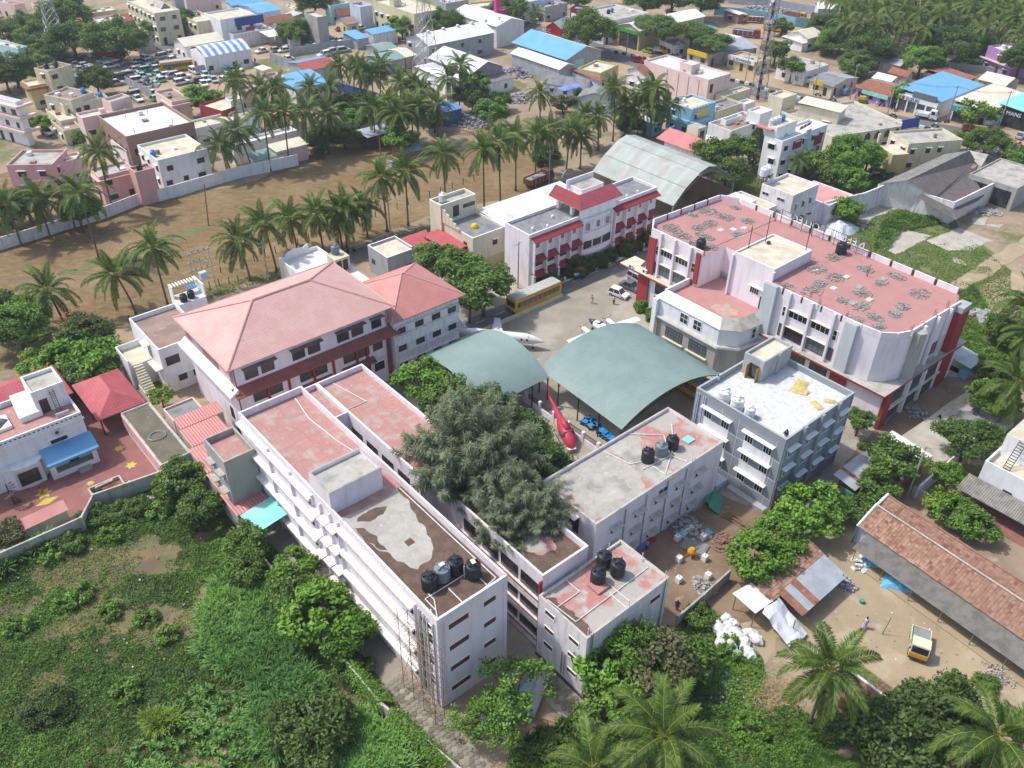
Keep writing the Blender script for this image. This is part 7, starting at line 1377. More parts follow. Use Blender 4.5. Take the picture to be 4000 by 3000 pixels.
# ---- broadleaf trees
plume_tree(*cw(46.8,58.5)[:2],7.2,11.2, 'huge feathery grey-green tree filling the middle of the campus', 1.05,0,(-3.0,-.8))
plume_tree(*cw(46.9,50.2)[:2],5.4,9.6, 'smaller feathery tree merged with the near side of the huge one', 1.0,1,(-3.4,-1.0))
for (x,y,rd,z,k,l) in ((*cw(52,66.5)[:2],5.0,8.5, 'dark', 'dark leafy tree behind the huge feathery tree'),(*cw(52.8,57.4)[:2],4.4,7.0, 'dark', 'dark green tree on the helicopter side of the feathery tree'),(*cw(51.2,53.2)[:2],3.0,5.6, 'dark', 'green tree overhanging the red helicopter'),(*cw(50.6,76.5)[:2],3.4,9.5, 'bright', 'bright green broad-leaved tree by the terracotta block'),(*cw(50.5,70.5)[:2],3.6,9.5, 'broad', 'leafy tree touching the smaller green hangar'),(*cw(56.2,63)[:2],3.4,6.5, 'dark', 'dark tree between the hangars and the feathery tree'),
 (*(-13.1,130.3),4.0,6.5, 'broad', 'olive tree in front of the red porch'),(*(-8.9,125.1),4.6,7, 'broad', 'broad tree beside the yellow bus'),(*(-4.9,121.4),4.6,6.5, 'broad', 'wide olive tree overhanging the bus stop lane'),(*(-7.1,119.3),3.2,5, 'broad', 'lower olive tree near the jet tail'),
 (*(-64.9,109.1),3.8,4.2, 'dark', 'dark shrub tree with red flowers by the field fence'),(*(-75.3,109.2),5.2,5.5, 'bright', 'dense tree at the left edge of the field'),(*(-78.6,113.8),3.6,5, 'dark', 'dark tree at the far left of the field'),(*(-65.1,101.9),4.0,3.4, 'bright', 'bright green bushy tree left of the white stair house'),(*(-61.2,103.2),4.2,3.6, 'bright', 'dense bright tree touching the outside stair'),(*(-69.4,102.6),3.0,2.6, 'bright', 'bush behind the white villa'),(*(-62.0,99.8),3.0,3, 'broad', 'green bush behind the red pavilion'),
 (*(-49.1,95.3),1.9,2.4, 'limey', 'lime green ornamental bush by the stair house wall'),(*(-97.0,151.3),5,4.5, 'dark', 'dark tree mass in the left edge shade'),(*(-94.8,153.9),4,5, 'dark', 'dark tree under the left edge palms'),(*(-82.9,150.0),3.6,5, 'dark', 'dark tree between the left palms and the pink wall'),
 (*(-40.7,78.0),3.2,3, 'broad', 'leafy bush tree above the grey court wall'),(*(-36.8,73.2),2.8,2.8, 'broad', 'round shrub below the red sheds'),(*(-30.0,67.7),2.5,3, 'broad', 'tall bush against the green lean-to'),(*(-23.5,63.5),2.6,3.4, 'bright', 'bright bushy tree against the long block'),(*(-19.5,57.1),3.7,3.8, 'bright', 'larger bright tree against the long block'),(*(-16.7,55.4),2.8,3.2, 'bright', 'bright tree with dark base near the creeper wall'),(*(-22.5,60.2),3.0,3.4, 'broad', 'bushy tree joined to the bright row beside the block'),(*(-28.9,64.3),2.3,2.4, 'broad', 'bush at the start of the bright row'),
 (*(-17.8,44.5),3.8,2.9, 'dark', 'dark round tree among the tall grass'),(*(0.8,48.5),3.9,4.6, 'sparse', 'sparse tree in front of the alley'),(*(-0.9,45.6),3.0,3.6, 'sparse', 'tree over the stacked sheets'),(*(-2.9,45.7),2.8,3.2, 'sparse', 'thin tree beside the paved corner'),(*(11.6,52.4),3.2,6.4, 'sparse', 'pale feathery treetop against the small block'),(*(10.1,50.5),3.4,5, 'bright', 'leafy tree hugging the corner of the small block'),(*(14.0,51.1),3.8,5, 'rusty', 'tree with brown seed heads beside the small block'),(*(11.5,48.7),3.2,4, 'bright', 'bright leaved tree in front of the small block'),(*(9.0,45.9),3.0,3, 'broad', 'broad bush below the small block tree'),(*(17.4,52.9),3.0,3, 'broad', 'green bush between the small block and the white sacks'),
 (*(36.0,73.9),3.9,3.6, 'bright', 'weeping green tree at the corner of the blue-grey block'),(*(27.5,65.7),3.3,3.8, 'bright', 'vivid green tree over the patched tile shed'),(*(30.6,68.9),3.0,3.8, 'bright', 'vivid green tree joined to the one over the tile shed'),(*(47.7,81.1),3.6,5, 'broad', 'dark leafy tree in front of the patched metal roof'),(*(45.0,78.2),2.6,3, 'broad', 'bush below the patched metal roof'),(*(59.1,85.6),3.6,5, 'dark', 'tall tree with seed heads beside the concrete deck'),(*(47.4,91.5),2.0,3, 'broad', 'young tree against the pink end wall'),(*(42.2,75.5),2.2,2, 'broad', 'low bush left of the long tile roof'),
 (*(38.7,44.3),6.4,4.0, 'dark', 'huge dark round tree at the bottom right'),(*(53.8,75.6),2.6,2, 'bright', 'garden bush along the carport'),(*(55.3,72.8),2.4,2, 'bright', 'second garden bush along the carport'),(*(52.8,77.1),2,1.8, 'limey', 'yellowish garden bush by the lane wall'),(*(55.5,81.4),2.0,2.4, 'bright', 'small tree behind the lane pole'),(*(77.9,115.0),3.4,3, 'broad', 'dark bush by the stone pile'),(*(72.3,106.1),3.0,2.2, 'broad', 'bush behind the workshop canopy'),(*(67.8,96.4),3.4,3.6, 'bright', 'bright tree below the right-edge palms'),(*(65.9,158.8),3.2,3.2, 'bright', 'dense tree against the old lot wall'),(*(-58.3,69.4),2.2,1.8, 'rusty', 'reddish garden bush at the left edge wall'),
 (*(43.7,181.0),4.6,6.5, 'broad', 'broad tree between the villa and the old hangar'),(*(45.1,174.4),4.2,5, 'dark', 'dark tree beside the old hangar gable'),(*(49.9,186.0),4.0,5.5, 'broad', 'leafy tree left of the two dark spires'),(*(74.0,181.4),5.6,6, 'bright', 'large bright tree in front of the cream arcade'),(*(65.9,179.7),3.6,5, 'limey', 'yellow green tree beside the short palm'),(*(78.3,183.6),4,5, 'bright', 'tree beside the lane to the road'),(*(71.6,173.3),3.4,3.6, 'bright', 'lower tree hiding the parked dark car'),(*(67.7,174.5),3.2,4.2, 'broad', 'tree behind the small white block'),(*(94.1,190.5),2.4,2, 'broad', 'bush in front of the stained yellow house'),
 (*(22.0,277.2),8.2,8.4, 'broad', 'big round roadside tree before the white showroom'),(*(117.5,256.8),6,6, 'bright', 'bright tree left of the blue roof'),(*(105.8,267.1),7.5,6, 'dark', 'dark tree at the foot of the grove'),(*(130.9,270.9),8,7, 'dark', 'dark tree mass at the grove corner'),(*(99.6,282.1),6,4.4, 'broad', 'wide bush at the left foot of the grove'),(*(99.0,257.2),5,3.6, 'broad', 'spreading bush behind the roadside shops'),(*(78.8,251.6),4,5, 'broad', 'roadside tree before the open shops'),(*(78.1,268.2),4.6,5, 'broad', 'tree beside the foot of the mast'),(*(103.7,231.3),3.6,4, 'bright', 'roadside tree beside the blue showroom'),(*(115.0,212.4),4.8,5, 'limey', 'roadside tree in front of the teal sign board'),(*(109.6,194.5),5,4.6, 'broad', 'tree by the parked orange truck'),(*(105.1,197.8),3.2,3.2, 'bright', 'tree behind the stained yellow house'),(*(112.2,184.7),4,4.5, 'broad', 'tree at the right edge by the road'),(*(146.4,257.0),6,6.5, 'dark', 'dark tree at the right edge by the purple house'),(*(143.7,283.1),6,4, 'bright', 'pale vine covered mound before the grove'),(*(88.7,303.0),4,3.6, 'broad', 'bush by the yellow trucks'),(*(101.2,296.9),6,5.5, 'broad', 'bushy tree by the cream gable shed'),
 (*(-117.6,261.8),8.4,7.6, 'broad', 'big spreading dark tree behind the red truck'),(*(-132.1,265.0),7.6,6.5, 'broad', 'wide dark tree right of the pylon'),(*(-143.6,268.3),6.4,6, 'broad', 'dark tree at the foot of the pylon'),(*(-145.9,294.0),8.2,7, 'broad', 'wide tree behind the pylon'),(*(-152.6,280.2),6.4,6, 'broad', 'dark tree in the top left corner'),(*(-156.9,275.7),5.6,5, 'dark', 'dark tree at the left edge, top'),(*(-138.0,259.8),5,4, 'broad', 'lower tree under the pylon'),(*(-136.2,236.8),6.5,5.5, 'dark', 'dark tree left of the pale yellow house'),(*(-136.9,232.5),5,5, 'dark', 'left edge tree beside the apartment house'),(*(-111.4,230.0),5,5, 'dark', 'round dark tree in front of the scrap yard'),(*(-136.6,251.6),3.4,3, 'bright', 'bush behind the pale yellow house'),(*(-79.6,215.5),4.6,5, 'bright', 'green tree beside the red fronted house'),(*(-107.8,292.8),4,6, 'bright', 'tree against the church tower'),(*(-115.7,287.7),4,4.6, 'broad', 'tree before the long cream building'),(*(-113.9,201.5),2.6,3, 'bright', 'small tree in the village lane'),(*(-100.6,193.5),2.4,3, 'bright', 'small tree beside the brick building'),(*(-83.8,212.8),2.6,3, 'broad', 'plants beside the pink hooded house'),
 (*(-70.0,282.4),5.5,5, 'broad', 'tree beside the white canopy'),(*(-69.9,314.8),7,7, 'dark', 'dark tree at the top beside the mint building'),(*(-37.3,292.0),4.6,4.6, 'bright', 'tree before the dirty yellow building'),(*(-24.3,294.5),6,5.6, 'broad', 'round tree left of the warehouse'),(*(-41.2,213.4),4.4,5, 'dark', 'dark tree in the palm belt'),(*(-38.4,206.2),3.4,4, 'bright', 'bright tree in the palm belt'),(*(-26.5,190.7),3.8,4.6, 'bright', 'round bright tree above the tiny hut'),(*(-11.2,220.3),5.0,5, 'dark', 'dark tree by the row of white shops'),(*(-5.8,209.9),4.2,5, 'bright', 'bright round tree beside the rubbish pen'),(*(-11.0,237.6),3.4,4, 'bright', 'tree at the corner of the mauve hall'),(*(-4.1,223.4),3,3.4, 'broad', 'bush behind the rubbish pen'),(*(-44.9,192.7),4.5,3.5, 'dark', 'dark bush row under the belt palms'),(*(-40.0,195.1),4,3.5, 'dark', 'dark bush under the belt palms'),(*(-19.9,207.0),3.4,3.4, 'dark', 'dark shrub by the rubbish'),
 (*(12.2,222.0),3.4,3, 'rusty', 'greyish bush beside the field path'),(*(27.7,206.9),3.4,3, 'dark', 'dark bush at the foot of the blue house palms'),(*(17.4,234.3),2.4,2, 'bright', 'bush by the tarpaulined house'),(*(34.9,209.6),2.4,3, 'broad', 'shrub in the blue house garden'),(*(6.6,188.6),3.2,2, 'dark', 'dark bush on the field corner'),(*(-3.1,312.0),6,6, 'broad', 'tree at the top edge by the road'),
 (*(44.5,319.9),7,8, 'dark', 'dark trees behind the furniture shop'),(*(54.1,322.2),8,8, 'broad', 'grove of tall trees behind the white showroom'),(*(64.8,322.9),8,8, 'dark', 'dark grove beyond the showroom'),(*(21.2,328.5),5,6, 'broad', 'tree at the top edge above the furniture shop')):
 tree(x,y,rd,z,k,l)
for (x,y,rd,z,l) in ((*(45.7,280.0),8.5,8, 'wide umbrella tree over the showroom front'),(*(54.1,278.3),6.5,7.5, 'umbrella tree beside the tin roofs'),(*(59.3,270.5),6.0,6.5, 'low umbrella tree in front of the shop row'),(*(41.8,288.2),5,7.6, 'left part umbrella tree over the yellow showroom')):tree(x,y,rd,z, 'broad', l,.42)
def spire(x,y,h,rd,label):
 o=thing('spire_tree', label, 'tree', (x,y,0));r=np.random.default_rng(int(h*10));n=3600;t=r.random(n)**.8;a=r.random(n)*6.283;rr_=rd*(np.sin(np.pi*(.12+.86*t))**.8)*(.55+.5*r.random(n)**.5)*(1+.15*np.sin(a*3+t*14))
 P=np.stack([rr_*np.cos(a),rr_*np.sin(a),.6+t*(h-.6)],1);N_=np.stack([np.cos(a),np.sin(a),-.5+0*a],1);link('crown', leaf_mesh('crown', P,N_,.38,np.where(r.random(n)<.12,2,np.where(r.random(n)<.5,1,0)), 'dark'),o);MB().cone((0,0,0),(0,0,h*.8),.2,.06, 'bark').build('trunk', o)
for q,l in (((54.1,187.5), 'taller dark columnar tree beside the white three-storey house'),((58.0,188.4), 'dark columnar tree in front of the white three-storey house'),((43.6,182.6), 'thin dark cypress by the old hangar')):spire(*q,9.5 if 'thin' not in l else 7,1.9 if 'thin' not in l else .9,l)
for k,x in enumerate((91.6,97.4,99.9,103.0,106.2,110.4,113.0,116.0)):bush(*cw(x,95.4+rng.uniform(-.2,.2))[:2],rng.uniform(1.3,1.9), 'dark' if k else 'broad', f'{ORD[k]} shrub from the left in front of the admin building arcade', 'shrubs in front of the admin building', h=1.5)
for k,(x,y) in enumerate(((97.3,79.6),(97.2,77.0),(96.4,76.0),(97.0,74.8))):bush(*cw(x,y)[:2],1.1, 'bright', f'{ORD[k]} green shrub along the college entrance wall', 'entrance shrubs', h=1.7)
for k,(a,c) in enumerate(((44,50),(35,43),(50.5,53))):
 r=np.random.default_rng(k);n=2600;t=r.random(n);yy=a+(c-a)*t;xx=22.5+(0 if c>44 else (44-yy)*.18*.6)+r.normal(size=n)*.55;zz=np.maximum(.1,2.25-np.abs(xx-22.5-(0 if c>44 else (44-yy)*.108))*1.3+r.normal(size=n)*.12)
 P=np.stack([xx*CT_-yy*ST_,xx*ST_+yy*CT_,zz],1);N_=np.tile([0,0,1.],(n,1));tag(link('creeper', leaf_mesh('creeper', P,N_,.26,np.where(r.random(n)<.3,2,1), 'bright')),('bright creeper draped over the low wall below the scaffold', 'bright creeper draped over the lower end of the wall', 'small creeper clump on the wall behind the bush')[k], 'creeper')
# ---- ground cover in the weedy lots (nobody could count it)
def in_poly(P,poly):
 x,y=P[:, 0],P[:, 1];ins=np.zeros(len(P),bool);n=len(poly)
 for i in range(n):
  (x0,y0),(x1,y1)=poly[i],poly[(i+1) % n];c=((y0>y) != (y1>y)) & (x<(x1-x0)*(y-y0)/(y1-y0+1e-9)+x0);ins ^= c
 return ins
def vnoise(P,s,seed):
 r=np.random.default_rng(seed);G=r.random((64,64));q=P[:, :2]*s;i=np.floor(q).astype(int);f=q-i;f=f*f*(3-2*f);g=lambda a,b_:G[(i[:, 0]+a) % 64,(i[:, 1]+b_) % 64]
 return (g(0,0)*(1-f[:, 0])+g(1,0)*f[:, 0])*(1-f[:, 1])+(g(0,1)*(1-f[:, 0])+g(1,1)*f[:, 0])*f[:, 1]
def cover(name,poly,n,key,label,seed,thr=.42,size=(.14,.34),hmax=.9,sc=.22,bare=(),skip=()):
 r=np.random.default_rng(seed);lo=np.min(poly,0);hi=np.max(poly,0);P=lo+r.random((n*3,2))*(hi-lo);P=P[in_poly(P,poly)]
 v=.55*vnoise(P,sc,seed)+.3*vnoise(P,sc*3.1,seed+1)+.15*vnoise(P,sc*9,seed+2); 
 for bx,by,br in bare:v=v-.33*np.exp(-((P[:, 0]-bx)**2+(P[:, 1]-by)**2*1.6)/br**2)*(.55+.9*vnoise(P,.5,seed+9))
 for pg in skip:v=np.where(in_poly(P,pg),v-.25,v)
 k=v>thr+r.normal(size=len(P))*.02;P,v=P[k][:n],v[k][:n];m=len(P)
 tuft=vnoise(P,.9,seed+5)*.6+vnoise(P,2.3,seed+6)*.4;z=np.clip((v-thr)*3,.05,1)*hmax*tuft*r.random(m)**.5*1.3+.04
 cls=np.clip((tuft*1.7-.35+.6*(z/(hmax+.01))-.25+r.normal(size=m)*.35+(vnoise(P,.12,seed+8)-.5)*1.6).round(),0,2).astype(int)
 Q=np.column_stack([P,z]);N_=np.column_stack([r.normal(size=(m,2))*.3,np.ones(m)]);link(name,leaf_mesh(name,Q,N_,size[0]+(size[1]-size[0])*r.random(m),cls,key,.6,r),label=label,kind='stuff', cat='plants')
LOT=[(-57.4,63.2),(-58.1,66.3),(-51.4,73.2),(-44.0,80.3),(-40.3,81.6),(-36.2,77.7),(-32.7,74.3),(-26.1,67.9),(-18.5,58.5),(-14.7,54.2),(-7.4,45.4),(-3.4,41.6),(-4.9,40.7),(-53.5,40.0),(-64.9,59.7)]
BARE=[(*q,r_) for q,r_ in (((-49.3,65.9),2.6),((-46.4,66.8),2.6),((-43.4,67.6),2.4),((-40.1,66.9),2.2),((-52.4,65.3),2.2),((-52.4,59.8),2),((-47.9,57.3),1.6),((-34.9,59.0),1.6),((-37.5,56.4),1.5),((-42.3,71.4),1.6),((-37.0,70.8),1.4),((-45.1,55.4),1.2),((-45.8,51.3),1.4),((-27.3,46.3),1.6),((-28.1,44.2),1.6),((-37.5,50.0),1),((-12.9,50.8),1.5),((-9.9,47.5),1.5),((-30.1,47.3),1.6))]
cover('weeds', LOT,120000, 'weed', 'low weeds and creepers over the rough lot', 3,.40,(.14,.34),.75,bare=BARE)
cover('low_grass', LOT,45000, 'grass', 'fine grass between the weeds of the rough lot', 9,.42,(.12,.30),.35,.15)
RW=[(17.7,58.7),(21.5,62.7),(24.3,57.2),(26.2,55.2),(26.0,51.1),(24.1,43.1),(23.2,39.4),(-1.5,37.0),(0.5,44.6),(6.8,48.5),(12.2,53.6)]
cover('rear_weeds_cover', RW,42000, 'weed', 'weeds between the front block and the sandy yard', 5,.36,(.12,.34),.9)
cover('lot_grass', cpoly((122,98),(123,84),(123,37),(133,33),(160,46),(176,70),(183,94),(168,106)),80000, 'grass', 'patchy grass over the old slabs of the fenced lot', 12,.33,(.14,.36),.3,.12,(),SLABS)
cover('lot_bushes', [(68.6,148.7),(74.1,159.5),(79.7,164.1),(83.5,165.3),(85.9,158.9),(76.4,154.9),(69.4,144.5)],9000, 'weed', 'denser weeds on the old lot', 13,.30,(.2,.4),1.1)
cover('roadside_weeds', [(79.9,186.0),(85.8,192.4),(92.6,190.6),(85.8,184.9),(78.7,174.5),(76.5,175.6)],12000, 'weed', 'weeds around the parked dark car', 14,.25,(.2,.42),.8)
cover('field_edge_grass', [(-55.3,127.7),(-45.8,134.1),(-42.0,135.5),(-32.8,142.4),(-23.2,151.8),(-16.7,155.1),(-8.0,164.6),(-7.9,161.8),(-16.5,153.0),(-22.9,149.4),(-30.7,142.5),(-41.3,132.6),(-53.3,125.1)],12000, 'grass', 'rough grass along the field fence', 15,.3,(.16,.36),.5,.3)
cover('crop', [(134.2,274.3),(139.9,282.2),(156.6,281.7),(151.8,271.4),(146.5,262.8),(132.7,268.1)],9000, 'weed', 'bright green crop in the walled field', 16,.1,(.3,.6),.6)
cover('grove_floor', [(113.0,328.3),(148.9,436.7),(259.0,444.6),(180.4,292.3),(154.8,277.8),(135.7,284.6),(116.5,282.3),(107.4,288.5)],26000, 'weed', 'undergrowth below the palm grove', 17,.2,(.4,.9),1.4,.06)
cover('yard_weeds', [(75.8,130.2),(82.0,134.4),(80.3,122.7),(83.7,119.2),(76.7,104.3),(69.5,104.1),(71.5,115.4)],12000, 'weed', 'weeds by the stone pile at the right', 18,.35,(.16,.4),.8)
def napier(name,poly,n,label,seed,hgt=2.2,blades=34,key='napier'):
 r=np.random.default_rng(seed);lo=np.min(poly,0);hi=np.max(poly,0);P=lo+r.random((n*4,2))*(hi-lo);P=P[in_poly(P,poly)][:n];V=[];cls=[]
 for (px,py) in P:
  a=r.random(blades)*6.283;L=hgt*(.6+.6*r.random(blades));lean=.25+.75*r.random(blades);c,s=np.cos(a),np.sin(a);tone=(math.sin(px*.35)+math.cos(py*.3))*.35
  pt=lambda t:np.stack([px+c*L*lean*t**1.6*.8,py+s*L*lean*t**1.6*.8,L*(t-.55*lean*t**2.4)],1)
  w_=np.stack([-s,c,0*c],1)
  for (t0,t1,w0,w1) in ((.1,.45,.03,.07),(.45,.75,.07,.06),(.75,1.0,.06,.006)):
   p0,p1=pt(t0),pt(t1);q=np.empty((blades,4,3));q[:, 0]=p0-w_*w0;q[:, 1]=p0+w_*w0;q[:, 2]=p1+w_*w1;q[:, 3]=p1-w_*w1;V.append(q.reshape(-1,3));cls.append(np.clip((t0*1.9+tone+r.normal(size=blades)*.35).round(),0,2).astype(int))
 link(name,quads(name,np.concatenate(V),np.concatenate(cls),LEAF[key]),label=label,kind='stuff', cat='grass')
napier('tall_grass', [(-32.7,63.0),(-30.7,65.1),(-28.8,65.8),(-25.7,63.1),(-23.6,59.5),(-22.1,55.8),(-19.6,51.7),(-16.9,49.8),(-21.3,49.1),(-20.6,42.4),(-23.5,45.4),(-25.4,51.0),(-30.6,52.9),(-32.7,57.4)],520, 'stand of tall arching fodder grass below the bright trees', 4)
napier('tall_grass', [(-15.4,43.2),(-15.7,47.4),(-14.2,47.6),(-10.1,45.3),(-8.5,42.2),(-15.3,41.0)],190, 'second stand of fodder grass beside the dark round tree', 6,2.0)
napier('tall_grass', [(-34.4,46.9),(-33.3,47.6),(-31.4,47.2),(-32.0,45.5),(-33.4,45.6)],22, 'single yellow green fodder grass clump', 8,1.9,50, 'limey')
napier('young_grass', [(-34.0,45.0),(-31.9,50.2),(-26.3,50.5),(-24.0,45.4),(-22.6,40.9),(-36.2,40.7)],90, 'scattered young grass tufts on the rough lot', 9,1.0,40)
napier('tall_grass', [(-59.1,60.6),(-58.1,64.7),(-56.4,67.7),(-53.4,70.7),(-53.0,69.2),(-56.1,66.3),(-56.9,62.9)],70, 'reedy grass along the foot of the court wall', 10,2.0)
napier('agave', [(2.1,45.8),(6.7,47.6),(7.2,44.7),(3.7,42.8),(1.1,42.8)],26, 'spiky dark leaved plants along the bottom wall', 12,1.5,44, 'dark')
for k,(x,y,rd,ky) in enumerate(((*(-50.1,73.4),1.9, 'broad'),(*(-47.6,74.2),1.8, 'broad'),(*(-45.6,75.0),1.7, 'broad'),(*(-46.9,70.9),1.5, 'weed'),(*(-51.1,69.2),1.9, 'broad'),(*(-52.5,67.4),1.6, 'weed'),(*(-42.6,74.5),1.6, 'weed'),(*(-41.5,76.9),1.6, 'broad'),(*(-46.8,61.9),1.6, 'weed'),(*(-48.0,60.6),1.4, 'weed'),(*(-35.6,56.6),1.3, 'weed'),(*(-44.2,47.7),2.2, 'dark'),(*(-42.8,59.5),1.4, 'weed'),(*(-38.7,58.6),1.3, 'weed'),(*(-37.3,49.7),1.6, 'weed'),(*(-51.7,57.1),1.6, 'weed'),(*(-15.3,52.4),1.8, 'dark'),(*(23.1,46.8),1.8, 'weed'),(*(31.0,47.0),1.9, 'dark'),(*(23.1,55.8),1.6, 'weed'),(*(20.4,59.8),1.7, 'broad'),(*(48.1,52.2),1.2, 'broad'),(*(48.2,88.6),1.3, 'broad'))):
 bush(x,y,rd,ky,('round shrub %s along the court wall' % ORD[k] if k<8 else 'leafy shrub standing in the rough weeds'), 'shrubs in the rough lots', 'shrub', .85)
r=np.random.default_rng(2);n=60;a=r.random(n)*6.28;q=1.2+2.2*r.random(n);fx,fy=(-64.9,109.1);fl=np.stack([fx+q*np.cos(a),fy+q*np.sin(a),4.4+3.2*np.sqrt(np.maximum(0,1-(q/3.9)**2))],1)
me=leaf_mesh('blossoms', fl,np.tile([0,-.4,1.],(n,1)),.34,np.zeros(n,int), 'broad');me.materials.clear();me.materials.append(MATS['flower_red']);o=link('blossoms', me,label='scattered red blossoms on the dark shrub tree by the field fence', cat='flowers', kind='stuff')

cover('corner_weeds', [(24.8,48.9),(28.5,49.6),(29.8,47.5),(32.5,47.9),(34.7,46.2),(33.4,42.2),(23.2,42.1)],16000, 'weed', 'weeds under the big palm at the bottom right', 21,.34,(.12,.32),.7)

# ---------------------------------------------------------------- vehicles
def car_proto(kind='hatch'):
 """real car shape:bonnet,raked screens,wheel arches;+x is forward"""
 L,Wd,Hh={'hatch': (3.7,1.62,1.5), 'sedan': (4.3,1.7,1.46), 'suv': (4.5,1.75,1.8), 'van': (3.9,1.5,1.85)}[kind]
 h=L/2;bel=Hh*.56
 o=thing('parked_car', 'x', 'car')
 side={'hatch': [(-h,.35),(-h,bel),(h*.42,bel),(h*.94,bel*.84),(h,.5),(h*.98,.3)], 'sedan': [(-h,.35),(-h,bel*.98),(h*.4,bel),(h*.94,bel*.84),(h,.5),(h*.98,.3)], 'suv': [(-h,.4),(-h,bel),(h*.45,bel),(h*.96,bel*.88),(h,.55),(h*.98,.35)], 'van': [(-h,.35),(-h,bel),(h*.8,bel),(h*.98,bel*.75),(h,.5),(h*.98,.3)]}[kind]
 b=MB();y=Wd/2
 rings=[]
 for sx,k in ((-1,1),):
  n=len(side)
 left=[(x,-y*(.97 if z<.45 else 1),z) for x,z in side];right=[(x,y*(.97 if z<.45 else 1),z) for x,z in side]
 b.face(left, 'car_white').face(list(reversed(right)), 'car_white')
 for k in range(n):b.face([left[k],right[k],right[(k+1) % n],left[(k+1) % n]][::-1], 'car_white')
 cab={'hatch': [(-h*.98,bel),(-h*.80,Hh),(h*.12,Hh),(h*.46,bel)], 'sedan': [(-h*.72,bel),(-h*.42,Hh),(h*.10,Hh),(h*.42,bel)], 'suv': [(-h*.98,bel),(-h*.90,Hh),(h*.12,Hh),(h*.46,bel)], 'van': [(-h*.99,bel),(-h*.95,Hh),(h*.45,Hh),(h*.82,bel)]}[kind]
 yt=y*.80
 P=[(cab[0][0],-y*.96,bel),(cab[1][0],-yt,Hh),(cab[2][0],-yt,Hh),(cab[3][0],-y*.96,bel)];Q=[(p[0],-p[1],p[2]) for p in P]
 b.face([P[1],P[2],Q[2],Q[1]], 'car_white');bo=b.build('body', o)
 g=MB().face([P[0],P[3],P[2],P[1]][::-1],mH).face([Q[0],Q[1],Q[2],Q[3]][::-1],mH).face([P[2],P[3],Q[3],Q[2]],mH).face([P[1],Q[1],Q[0],P[0]],mH);g.build('window_glass', o)
 pl=MB()
 for A in (P,Q):
  for a,c in ((A[0],A[1]),(A[3],A[2])):pl.tube([a,c],.045, 'car_white', 4)
  mx=(A[1][0]+A[2][0])/2;pl.tube([(mx,A[1][1],Hh),(mx-.02,A[0][1],bel)],.045, 'car_white', 4);pl.tube([A[1],A[2]],.04, 'car_white', 4)
 pl.build('roof_pillars', o)
 wr=.29 if kind != 'suv' else .35
 for x in (-h*.62,h*.62):
  for s in (-1,1):
   w_=MB().cone((x,s*(y-.17),wr),(x,s*(y+.01),wr),wr,wr, 'tyre', 14).build('wheel', o);MB().cone((x,s*(y+.012),wr),(x,s*(y+.03),wr),wr*.6,wr*.5, 'chrome', 10).build('rim', w_)
 for s in (-1,1):
  MB().box(h*.9,s*y*.62-.16,bel*.62,h*1.004,s*y*.62+.16,bel*.8, 'headlight').build('headlight', o);MB().box(-h*1.006,s*y*.8-.12,bel*.7,-h*.97,s*y*.8+.12,bel*.98, 'tail_red').build('tail_light', o);MB().box(h*.36,s*(y+.02)-.05,bel,h*.44,s*(y+.02)+.08,bel+.13, 'car_white').build('mirror', o)
 MB().box(h*.975,-y*.75,.28,h*1.02,y*.75,.45,mO).build('bumper', o)
 return o
CARS={k:car_proto(k) for k in ('hatch', 'sedan', 'suv', 'van')};USED=set()
def car(x,y,rot,kind,col,label,group=None,z=0):
 p=CARS[kind]
 if kind not in USED and col == 'car_white':
  USED.add(kind);p.location=(x,y,z);p.rotation_euler=(0,0,rot);p['label']=label
  if group:p['group']=group
  return p
 c=copy_tree(p,None,label,(x,y,z),rot,group,swap={'car_white': col} if col != 'car_white' else None)
 return c
AX,AY=TH,TH+R(90)
car(*(18.2,128.6),TH+R(-90)+R(12), 'hatch', 'car_white', 'white hatchback parked on the campus yard beside two people', 'cars on the campus yard')
car(*(20.6,131.0),TH+R(-90)+R(8), 'sedan', 'car_grey', 'dark grey saloon parked by the college entrance', 'cars on the campus yard')
car(*(22.1,133.5),TH+R(-90)+R(-2), 'suv', 'car_silver', 'silver estate car half hidden behind the college pier', 'cars on the campus yard')
car(*(69.3,88.8),TH+R(-50), 'sedan', 'car_silver', 'silver car under the corrugated carport', 'single cars') if False else car(*cw(94.9,10.5)[:2],TH+R(-92), 'sedan', 'car_silver', 'silver car under the corrugated carport', 'single cars')
car(*(80.6,181.7),TH+R(-40), 'hatch', 'car_dark', 'dark car parked in the weeds with motorbikes', 'single cars');car(*(-113.1,202.0),TH+R(-80), 'sedan', 'car_silver', 'silver car parked on the village lane', 'single cars')
RD=R(-31)
for (x,y,a,k,c,l) in ((*(37.0,269.6),RD, 'suv', 'car_red', 'dark red car driving on the main road'),(*(41.3,280.5),RD+R(170), 'hatch', 'car_lime', 'lime green hatchback on the road shoulder'),(*(17.7,300.9),RD, 'suv', 'car_white', 'white car parked beside the roadside tree'),(*(49.3,275.1),RD, 'sedan', 'car_white', 'white car half hidden behind the pink commercial building'),(*(5.5,314.9),RD+R(180), 'suv', 'car_white', 'white jeep parked under the drooping palm'),(*(125.3,209.0),RD+R(80), 'sedan', 'car_silver', 'grey car at the right edge of the road'),(*(-28.4,333.1),RD, 'hatch', 'car_white', 'white car near the top by the yellow building')):car(x,y,a,k,c,l, 'cars on the main road')
names={'car_white': 'white', 'car_silver': 'silver', 'car_green': 'pale green', 'car_dark': 'dark blue', 'car_red': 'maroon'}
